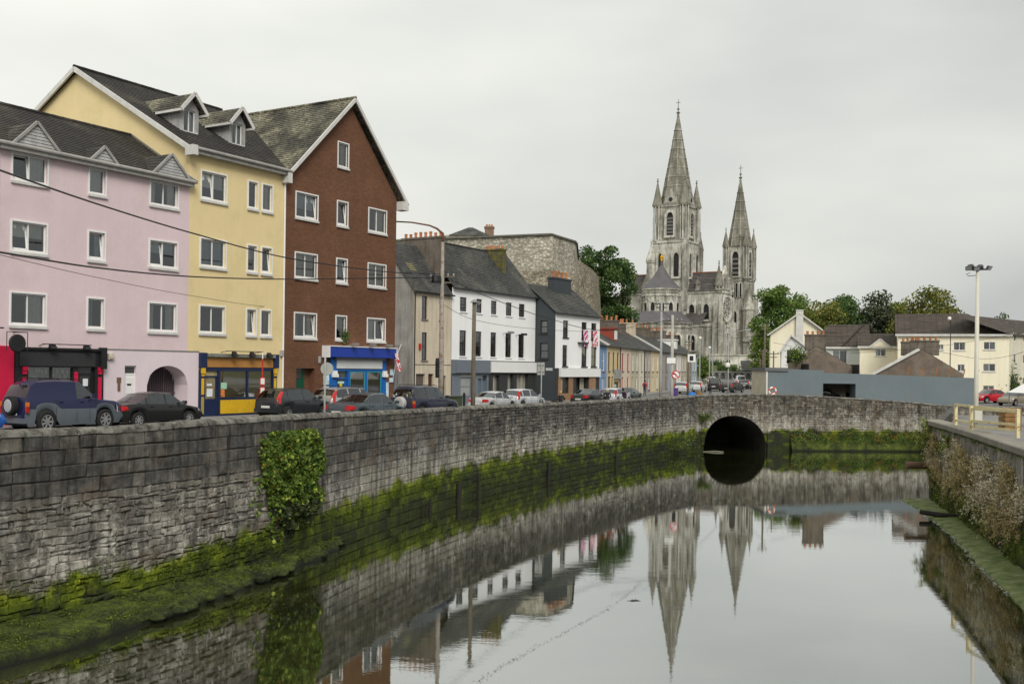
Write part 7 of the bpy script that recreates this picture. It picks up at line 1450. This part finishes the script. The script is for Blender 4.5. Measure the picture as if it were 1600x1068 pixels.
# ------------------------------------------------------------------ poles, lamps, signs, cables
M_GALV = mat('galvanised_pole', (.33, .34, .33), .5, .15, 2, 12, .1, streak=.3); M_RUSTP = mat('rusty_pole', (.30, .27, .235), .7, .25, 2, 14, .3, col2=(.19, .095, .055), c2t=.58); M_WOODP = mat('weathered_pole', (.15, .125, .095), .9, .25, 2, 16, .5, streak=.3); M_SGB = mat('sign_back', (.36, .37, .34), .6, .12)
def pole(name, label, cat, px, Y, ytop, r, m, n=10, taper=.7, zb=None, group=None):
    p = atz(px, Y, 5); zb = zg(Y) if zb is None else zb; h = at(px, ytop, Y).z - zb; T = thing(name, label, cat, (p.x, Y, zb), 0, group)
    MB().tube([(0, 0, -.2), (0, 0, h * .25), (0, 0, h)], [r, r * .97, r * taper], n).build('post', m, T, smooth=True); return T, h
def insul(T, z, m, n=4, w=.55):
    o = beam(beam(MB(), (-w, 0, z), (w, 0, z), .07, .09), (-w * .7, 0, z - .35), (w * .7, 0, z - .35), .07, .09).build('crossarm', m, T)
    for k in range(n): x = lerp(-w * .9, w * .9, k / (n - 1)); MB().lathe([(.05, 0), (.06, .08), (.03, .16)], 6, (x, 0, z + .04)).build('insulator', M_GALV, o)
LP, h = pole('street_lamp', 'tall rusty street lamp with a long arm reaching left over the road', 'street lamp', 688.5, 61, 378, .16, M_RUSTP, 12, .55)
e = at(603, 347, 61) - Vector(LP.location); tp = at(684, 357, 61) - Vector(LP.location)
MB().tube([(0, 0, h - .1), (0, 0, h + .5), (tp.x - .05, 0, tp.z), (tp.x - .5, 0, tp.z + .18), ((tp.x + e.x) / 2, -.2, (tp.z + e.z) / 2 + .15), (e.x + .6, -.3, e.z)], [.085, .08, .06, .05, .045, .04], 8).build('arm', mat('rust_brown', (.16, .075, .05), .8, .3, 3), LP, smooth=True)
MB().lathe([(.03, -.1), (.09, 0), (.13, .25), (.14, .5), (.09, .72), (.03, .75)], 10, (0, 0, 0), 'x').xf(Matrix.Translation((e.x - .05, -.3, e.z)) @ Matrix.Diagonal((1, 1, .7, 1))).build('lamp_head', mat('dirty_lamp', (.48, .45, .3), .5, .3, 5), LP)
insul(LP, at(685, 432, 61).z - LP.location.z, M_WOODP, 5, .75); MB().lathe([(.3, 0), (.33, .1), (.28, .42), (.1, .5)], 10, (-.35, -.2, at(685, 437, 61).z - LP.location.z - .2)).build('cable_drum', M_BLACK, LP)
MB().lathe([(.12, 0), (.12, .7), (.1, .72)], 8, (-.22, -.1, at(685, 590, 61).z - LP.location.z)).lathe([(.1, 0), (.13, .3), (.1, .6)], 8, (-.22, -.1, at(685, 575, 61).z - LP.location.z)).build('signal_box', M_BLACK, LP)
WP, h = pole('utility_pole', 'weathered wooden pole with a small cap lamp in front of the grey shop', 'pole', 739, 64, 471, .15, M_WOODP, 10, .8); MB().lathe([(.16, 0), (.28, -.06), (.05, .14)], 8, (0, 0, h)).box(.02, -.1, h - .12, .42, .1, h - .02).build('cap', M_LEAD, WP)
S1, h = pole('sign_post', 'grey post with the back of a round traffic sign by the dark hatchback', 'sign', 507, 44.5, 558, .045, M_GALV, 8, 1); MB().lathe([(.27, -.0), (.28, .01), (.27, .03)], 24, (.07, .05, h - .5), 'y').build('sign_disc', M_SGB, S1)
S2, h = pole('sign_post', 'grey post with the back of a square traffic sign before the charcoal side wall', 'sign', 845.5, 74, 566, .045, M_GALV, 8, 1); MB().box(-.3, .05, h - .9, .22, .08, h).build('sign_plate', M_SGB, S2); MB().box(-.26, .03, h - .72, .18, .05, h - .68).box(-.26, .03, h - .24, .18, .05, h - .2).build('bracket', M_BMP, S2)
q = FA.w(3.35, -1.35, 0); BP = thing('bus_stop_pole', 'red bus stop pole with two small timetable cases before the navy shopfront', 'pole', (q.x, q.y, 4.75)); MB().tube([(0, 0, -.2), (0, 0, 2.75)], .035, 8).build('post', mat('red_pole', (.5, .035, .03), .5, .1), BP); MB().tube([(0, 0, 2.75), (0, 0, 3.05)], .03, 8).build('post_top', M_PVC, BP)
for z in (1.05, 1.5): o = MB().box(-.12, -.06, z, .12, -.03, z + .36).build('timetable_case', mat('red_pole', (.5, .035, .03)), BP); MB().box(-.09, -.07, z + .04, .09, -.06, z + .32).build('timetable', M_PLT, o)
BP.rotation_euler = (0, 0, FA.ang - .6)
L2, h = pole('street_lamp', 'tall grey street lamp column left of the no-left-turn sign', 'street lamp', 1032, 103, 470, .14, M_GALV, 10, .75); insul(L2, h - .3, M_BLACK, 4, .75); MB().box(-.4, -.05, h - 4.0, .5, .05, h - 3.9).build('bracket', M_GALV, L2)
U2, h = pole('utility_pole', 'pale concrete pole carrying the no-left-turn sign and a blank plate', 'pole', 1049.5, 92, 492, .17, mat('pale_pole', (.42, .41, .37), .8, .15, 2, 12, .2, streak=.2), 10, .7)
insul(U2, h - .5, M_WOODP, 5, .9); MB().tube([(0, 0, h - 4.2), (0, 0, h)], [.125, .11], 8).build('pole_top', M_RUSTP, U2)
zs_ = at(1054, 585, 92).z - U2.location.z; ns = MB().lathe([(.3, -.22), (.37, -.22), (.37, -.18), (.3, -.18)], 28, (.32, 0, zs_), 'y', ring=True).build('no_left_turn_sign', mat('sign_red', (.6, .02, .04), .5, .03), U2); MB().lathe([(.31, -.2), (.31, -.185)], 28, (.32, 0, zs_), 'y').build('sign_face', M_PVC, ns)
o = MB().box(.3, -.232, zs_ - .18, .35, -.222, zs_ + .08).box(.14, -.232, zs_ + .05, .35, -.222, zs_ + .1).add([(.02, -.23, zs_ + .075), (.16, -.23, zs_ - .02), (.16, -.23, zs_ + .17)], [(0, 1, 2)]).build('arrow', M_BLACK, ns); MB().box(-.3, -.245, -.03, .3, -.235, .03).xf(Matrix.Translation((.32, 0, zs_)) @ Matrix.Rotation(R(45), 4, 'Y')).build('red_bar', mat('sign_red', (.6, .02, .04)), ns)
MB().box(-.5, -.21, zs_ + 1.0, .28, -.18, zs_ + 1.5).build('blank_plate', M_PVC, U2)
for px, Y, yt, r, m, lb, nm in ((1075, 118, 530, .12, M_WOODP, 'brown pole with a small square sign near the far end of the terrace', 'utility_pole'), (1093, 150, 530, .11, M_GALV, 'thin grey lamp post at the far end of the terrace', 'street_lamp'), (1108, 160, 545, .09, M_GALV, 'short pale lamp post before the cathedral lawn', 'street_lamp'), (1113, 175, 520, .1, M_GALV, 'grey lamp post with an arm behind the short pale one', 'street_lamp'), (1137.5, 122, 520, .08, M_GALV, 'slim grey lamp post above the dark estate car', 'street_lamp'), (1194, 112, 505, .13, M_WOODP, 'wooden pole at the left end of the yard wall', 'utility_pole'), (1191.5, 135, 545, .1, M_WOODP, 'thin wooden pole behind the bus shelter', 'utility_pole'), (1484, 125, 500, .07, M_BLACK, 'thin black street lamp in front of the apartment block', 'street_lamp'), (1208, 106, 548, .1, M_WOODP, 'short wooden pole on top of the yard wall corner', 'utility_pole'), (1187, 150, 560, .08, M_WOODP, 'thin far pole left of the yard wall', 'utility_pole')):
    T, h = pole(nm, lb, 'pole' if nm == 'utility_pole' else 'street lamp', px, Y, yt, r, m, 8, .7)
    if nm == 'utility_pole': insul(T, h - .3, m, 3, .5)
    elif px == 1137.5: MB().tube([(0, 0, h - .1), (.7, 0, h + .2), (2.0, 0, h + .35)], .045, 6).tube([(1.9, 0, h + .35), (2.6, 0, h + .4)], [.08, .12], 8).build('arm', M_GALV, T); MB().lathe([(.2, 0), (.3, .15), (.3, .45), (.12, .55)], 10, (-.1, -.1, h - 4.1)).build('globe', M_PVC, T)
    elif px == 1113: MB().tube([(0, 0, h - .1), (.5, 0, h + .6), (2.2, 0, h + 1.0)], .06, 6).build('arm', M_GALV, T)
    else: MB().lathe([(.12, 0), (.22, .1), (.22, .35), (.08, .42)], 8, (-.15 if px == 1484 else 0, 0, h)).build('lamp_head', M_PVC, T)
    if px == 1075: o = MB().box(-.1, -.14, h - 2.6, .8, -.1, h - 1.7).build('sign_plate', M_PVC, T); MB().box(.1, -.15, h - 2.45, .55, -.14, h - 1.9).build('sign_print', M_BMP, o)
# floodlight mast on the right bank
FM, h = pole('floodlight_mast', 'tall cream floodlight mast with a cluster of lamps on the right bank', 'floodlight', 1525, 66, 424, .15, mat('cream_mast', (.60, .58, .50), .6, .08, 1, 10, .05, streak=.12), 14, .75, zb=3.4)
MB().tube([(0, 0, h - .8), (0, 0, h + .2)], .1, 10).build('mast_top', M_GALV, FM); beam(MB(), (-.55, 0, h + .1), (.65, 0, h + .15), .08, .1).build('crossbar', M_BLACK, FM)
for k, (x, yy, zz, ra) in enumerate(((-.62, -.1, .22, -30), (-.16, -.16, .2, -5), (.22, .12, .34, 160), (.66, -.1, .26, 32), (-.34, .14, .36, 200))):
    Mx = Matrix.Translation((x, yy, h + zz)) @ Matrix.Rotation(R(ra), 4, 'Z') @ Matrix.Rotation(R(35), 4, 'X')
    o = MB().add([(-.2, -.1, -.15), (.2, -.1, -.15), (.2, -.1, .15), (-.2, -.1, .15), (-.1, .1, -.08), (.1, .1, -.08), (.1, .1, .08), (-.1, .1, .08)], [(0, 1, 2, 3), (5, 4, 7, 6), (1, 0, 4, 5), (2, 1, 5, 6), (3, 2, 6, 7), (0, 3, 7, 4)]).xf(Mx).build('flood_lamp', mat('lamp_housing', (.07, .07, .068), .5), FM)
    MB().box(-.17, -.115, -.12, .17, -.105, .12).xf(Mx).build('lamp_glass', mat('lamp_lens', (.35, .36, .36), .15), o); MB().tube([(x, yy, h + zz - .05), (x, 0, h + .12)], .025, 5).build('lamp_bracket', M_BLACK, o)
MB().tube([(-.5, 0, h - .1), (-.75, 0, h - .18), (-.6, 0, h - .3), (-.1, 0, h - .25), (0, 0, h - .05)], .022, 5).build('cable_loop', M_BLACK, FM); MB().box(-.2, -.3, .7, .28, -.14, 1.75).build('control_box', mat('pale_box', (.55, .53, .46), .7), FM)
# yellow railing on the right quay
RL = thing('railing', 'rusty pale yellow tubular railing on the right quay', 'railing'); M_RL = mat('chipped_yellow_paint', (.66, .58, .34), .6, .15, 3, 16, .2, col2=(.30, .13, .05), c2t=.63)
z0 = 4.62; pr = [at(1494, 655, 0 + 51), None]
def rp_(px, Y, z): p = atz(px, Y, z); return (p.x, p.y, z)
A_, B_, C2 = rp_(1493, 52, z0), rp_(1517, 47.5, z0), rp_(1590, 43.5, z0)
for p, hh in ((A_, 1.08), (B_, 1.1), (C2, 1.14)): MB().box(p[0] - .07, p[1] - .07, z0 - .1, p[0] + .07, p[1] + .07, z0 + hh).build('post', M_RL, RL)
for a, b in ((A_, C2), (B_, C2)):
    for z in ((1.02,) if a is A_ else (.98, .42, .18)): beam(MB(), (a[0], a[1], z0 + z), (b[0], b[1], z0 + z + .03), .08, .11).build('rail', M_RL, RL)
beam(MB(), (A_[0], A_[1], z0 + .25), (B_[0], B_[1], z0 + .3), .08, .1).build('rail', M_RL, RL)
# lifebuoy on the bridge end
LB = thing('lifebuoy', 'orange and white lifebuoy hanging by the pale end of the yard wall', 'lifebuoy', tuple(at(1207, 610.5, 94.4) + Vector((0, 0, 0))))
for k in range(8):
    mb = MB(); mb.tube([(.31 * cos(a), 0, .31 * sin(a)) for a in [pi / 4 * k + pi / 4 * i / 5 for i in range(6)]], .085, 8); mb.build('ring_segment', mat('lifebuoy_orange', (.75, .12, .01), .5, .05) if k % 2 else M_PVC, LB)
MB().tube([(0, .12, -2.2), (0, .12, .35)], .03, 6).build('stand', M_GALV, LB)
# green cabinet, bollard, bus shelter, canopy
p = atz(707, 72, 4); CB = thing('street_cabinet', 'low dark green street cabinet behind the parapet', 'cabinet', (p.x, 72, zg(72)), R(58)); MB().box(-.75, -.3, 0, .75, .3, 1.12).build('body', mat('cabinet_green', (.05, .065, .03), .6, .2, 2), CB); MB().box(-.8, -.35, 1.12, .8, .35, 1.2).build('lid', mat('cabinet_green', (.05, .065, .03)), CB); MB().box(-.5, -.32, .3, -.2, -.305, .8).build('painted_mark', M_PVC, CB)
p = atz(725, 80, 4); tag(MB().lathe([(.1, 0), (.1, .9), (.13, .95), (.08, 1.0), (.1, 1.1), (.03, 1.15)], 10).build('bollard', M_BLACK, loc=(p.x, 80, zg(80) + .1)), 'black bollard before the grey shopfront', 'bollard')
p = atz(683, 63, 4); tag(MB().lathe([(.1, 0), (.08, .8), (.05, .9)], 8).build('bollard', mat('red_pole', (.5, .035, .03)), loc=(p.x, 62.2, zg(62) + .4)), 'small red post at the foot of the rusty street lamp', 'bollard')
p = atz(1189, 116, 4); BS = thing('bus_shelter', 'small glass bus shelter at the street corner left of the yard wall', 'bus shelter', (p.x, 116, zg(116))); MB().box(-.7, -.6, 2.2, .7, .6, 2.4).build('roof', M_TRIM, BS); MB().box(-.72, -.6, 0, -.5, -.4, 2.2).build('post', M_WOODP, BS); MB().box(-.5, .5, .2, .65, .54, 2.2).build('pane', M_DG, BS); MB().box(-.4, -.2, 0, .5, .2, .9).build('litter_bin', M_GALV, BS); MB().box(-.65, -.3, 2.42, -.25, .0, 2.7).box(.1, -.3, 2.42, .6, 0, 2.65).build('planter', mat('orange_paper', (.62, .2, .05)), BS)
tp_ = at(1625, 622, 74); TN = thing('canopy_tent', 'white canopy tent cut off by the right edge', 'tent', (tp_.x, 74, 3.4)); MB().add([(-1.6, -1.6, 2.5), (1.6, -1.6, 2.5), (1.6, 1.6, 2.5), (-1.6, 1.6, 2.5), (0, 0, 3.8)], [(0, 1, 4), (1, 2, 4), (2, 3, 4), (3, 0, 4)]).build('canopy', M_WHT, TN)
for sx in (-1.5, 1.5):
    for sy in (-1.5, 1.5): MB().tube([(sx, sy, 0), (sx, sy, 2.55)], .04, 6).build('leg', M_GALV, TN)
tp_ = at(1578, 648, 70); BX = thing('timber_crate', 'brown timber box behind the yellow railing', 'crate', (tp_.x, 70, 3.4)); 
for k in range(5): MB().box(-.55, -.5, .05 + k * .3, .55, .5, .32 + k * .3).build('board', mat('brown_crate', (.24, .13, .05), .8, .2, 3), BX)
def cable(label, pts, r=.022, sag=.0, n=22):
    P3 = [at(*p) for p in pts]; q = []
    Q = [P3[0] * 2 - P3[1]] + P3 + [P3[-1] * 2 - P3[-2]]
    for i in range(1, len(Q) - 2):
        a, b, c, d = Q[i - 1:i + 3]
        for k in range(n): t = k / n; q.append(.5 * (2 * b + (c - a) * t + (2 * a - 5 * b + 4 * c - d) * t * t + (3 * b - a - 3 * c + d) * t ** 3))
    q.append(P3[-1]); tag(MB().tube(q, r, 6).build('overhead_cable', M_BLACK), label, 'cable', 'overhead cables')
cable('thick black cable from the top left edge down to the rusty lamp', [(-60, 245, 24), (0, 266, 27), (150, 318, 34), (300, 364, 41), (450, 403, 49), (600, 424, 57), (684, 428, 61)], .03)
cable('thick black cable sagging across the yellow and brick houses', [(-60, 388, 24), (0, 394, 27), (150, 418, 34), (300, 432, 41), (450, 436, 49), (600, 434, 57), (684, 434, 61)], .03)
cable('thin grey wire across the pink house front', [(-40, 388, 27), (0, 398, 29), (150, 433, 36), (300, 462, 44), (440, 480, 52), (600, 476, 60)], .01)
cable('upper black cable from the rusty lamp to the pale pole', [(686, 427, 61), (740, 454, 66), (800, 478, 71), (860, 498, 77), (940, 515, 84), (1049, 500, 92)], .024)
cable('lower thin cable from the rusty lamp past the flagged house', [(686, 484 - 12, 61), (740, 499, 66), (830, 513, 74), (940, 517, 84), (1049, 505, 92)], .014)
cable('black cable across the apse of the cathedral', [(960, 455, 100), (1000, 462, 101), (1049, 497, 92)], .024)
cable('cable from the pale pole towards the cathedral square', [(1049, 499, 92), (1100, 517, 112), (1150, 528, 130), (1200, 520, 112)], .022)
cable('wire over the yard wall to the right edge', [(1208, 535, 106), (1300, 551, 106), (1400, 547, 106), (1500, 536, 104), (1640, 512, 100)], .018)
cable('lower wire sagging before the apartment block', [(1460, 548, 108), (1530, 560, 104), (1580, 555, 98), (1640, 535, 95)], .018)
# ------------------------------------------------------------------ people
def person(label, px, Y, face_, top, legs, hair, H=1.7, hold=None, lean=0.0, walk=0.0, zb=None, skin=(.5, .3, .22), bag=None, arms=0.25):
    p = atz(px, Y, 5); T = thing('person', label, 'person', (p.x, Y, zg(Y) + .11 if zb is None else zb), face_, 'people on the quay'); k = H / 1.7
    me = bpy.data.meshes.new('body'); V = [(0, 0, .95), (0, -.02, 1.2), (0, -.01, 1.38), (0, 0, 1.48), (0, -.03, 1.6)]; E = [(0, 1), (1, 2), (2, 3), (3, 4)]; RD = [(.15, .11), (.16, .11), (.17, .1), (.06, .06), (.095, .105)]
    def ch(par, pts):
        for q, r in pts: V.append(q); RD.append(r); E.append((par, len(V) - 1)); par = len(V) - 1
    for s in (1, -1):
        ch(0, [((s * .1, 0, .88), (.1, .1)), ((s * .11, -.06 - s * walk * .2, .5), (.07, .07)), ((s * .11, .02 - s * walk * .35, .1), (.05, .05)), ((s * .12, -.14 - s * walk * .35, .03), (.045, .035))])
        ch(2, [((s * .2, 0, 1.38), (.065, .065)), ((s * (.25 + arms * .1), .03, 1.1), (.05, .05)), ((s * .18, -.18 * arms * 3, .95 + arms * .5), (.04, .04)), ((s * .15, -.24 * arms * 3, .9 + arms * .55), (.035, .045))])
    me.from_pydata([(x * k, (y + lean * max(0, z - .9) * -1) * k, z * k) for x, y, z in V], E, []); o = bpy.data.objects.new('body', me); COL.objects.link(o)
    o.modifiers.new('sk', 'SKIN'); sv = me.skin_vertices[0].data
    for i, r in enumerate(RD): sv[i].radius = (r[0] * k, r[1] * k)
    sv[0].use_root = True; o.modifiers.new('ss', 'SUBSURF').levels = 2
    dg = bpy.context.evaluated_depsgraph_get(); m2 = bpy.data.meshes.new_from_object(o.evaluated_get(dg)); bpy.data.objects.remove(o)
    b = bpy.data.objects.new('body', m2); COL.objects.link(b); b.parent = T; m2.materials.clear()
    for nm, c in (('top', top), ('legs', legs), ('skin', skin)): m2.materials.append(mat('%s_%d_%d' % (nm, px, len(_MC)), c, .85, .15, 6, 20, .1))
    for f in m2.polygons: z = f.center.z / k; f.material_index = 2 if z > 1.47 or (abs(f.center.x) > .1 * k and z < 1.02 and z > .86 and f.center.y < -.12 * k) else 1 if z < .92 else 0; f.use_smooth = True
    hy = (-.03 - lean * .7) * k; MB().lathe([(.02, .14), (.07, .125), (.105, .06), (.11, .0), (.1, -.07), (.08, -.1)], 10, (0, hy + .03 * k, 1.62 * k)).build('hair', mat('hair_%d' % px, hair, .8, .2, 8), T, smooth=True)
    fc = MB(); 
    for s in (-1, 1): fc.box(s * .04 - .012, hy - .112, 1.615 * k, s * .04 + .012, hy - .1, 1.635 * k)
    fc.box(-.03, hy - .108, 1.54 * k, .03, hy - .098, 1.552 * k); fc.build('face_features', M_BMP, T); MB().add([(-.015, hy - .1, 1.57 * k), (.015, hy - .1, 1.57 * k), (0, hy - .135, 1.575 * k), (0, hy - .1, 1.63 * k)], [(0, 1, 2), (0, 2, 3), (1, 3, 2)]).build('nose', mat('nose_skin', skin, .8), T)
    if bag: MB().lathe([(.02, -.02), (.12, 0), (.15, .12), (.14, .32), (.05, .42)], 8, (0, .17 * k, 1.0 * k)).build('backpack', mat('bag_%d' % px, bag, .8), T)
    return T
person('blonde person in a dark top by the parapet before the brick pier', 876, 71.2, R(25), (.03, .028, .04), (.03, .03, .04), (.38, .26, .1), 1.62, zb=4.0, arms=.6)
person('fair haired person in a black jacket facing us by the parapet', 949, 79.5, R(5), (.022, .024, .026), (.05, .05, .06), (.5, .46, .38), 1.66, zb=4.0)
person('person in a dark and red top leaning over beside the parapet', 977, 83, R(-60), (.06, .03, .045), (.06, .1, .14), (.02, .018, .016), 1.66, zb=4.0, lean=.35)
person('walker in a red jacket with a dark backpack on the pavement', 1007.5, 118, R(165), (.5, .015, .03), (.05, .075, .14), (.03, .025, .02), 1.74, walk=.5, bag=(.03, .03, .035))
person('person in a dark jacket crouching by the silver hatchbacks', 1110, 128, R(200), (.03, .03, .04), (.03, .03, .04), (.03, .025, .02), 1.66, lean=.2)
p = atz(1090, 96, 4); BB = thing('market_bag', 'bright blue bag on the bridge pavement behind the parapet', 'bag', (p.x, 99, 4.03)); MB().lathe([(.3, 0), (.42, .3), (.4, .75), (.3, 1.0), (.1, 1.1)], 12, (0, 0, 0)).build('sack', mat('blue_sack', (.01, .16, .55), .5, .2, 4), BB)
p = atz(1103, 96, 4); BB = thing('market_bag', 'brown and purple heaped bag beside the bright blue bag', 'bag', (p.x, 99.5, 4.03)); MB().lathe([(.4, 0), (.5, .4), (.38, .8), (.2, 1.15), (.06, 1.25)], 12, (0, 0, 0)).build('sack', mat('brown_sack', (.2, .12, .05), .8, .3, 3, col2=(.06, .03, .09)), BB)
p = atz(1041, 118, 4); PB = thing('wheelie_bin', 'purple wheelie bin by the terrace wall', 'bin', (p.x, 112, zg(112) + .1)); MB().add([(-.28, -.3, 0), (.28, -.3, 0), (.28, .3, 0), (-.28, .3, 0), (-.34, -.38, 1.0), (.34, -.38, 1.0), (.34, .38, 1.0), (-.34, .38, 1.0)], [(0, 1, 5, 4), (1, 2, 6, 5), (2, 3, 7, 6), (3, 0, 4, 7), (0, 3, 2, 1)]).build('body', mat('purple_bin', (.09, .05, .2), .6), PB); MB().box(-.36, -.42, 1.0, .36, .4, 1.08).build('lid', mat('purple_bin', (.09, .05, .2)), PB)
# plant in the first-floor window of the brick house
q = FA.w(10.75, -.18, 4.05); clump('window_plant', 'leafy potted plant in the middle first-floor window of the brick house', 'plant', tuple(q), (.28, .12, .4), 160, L_MD, .14, 77)
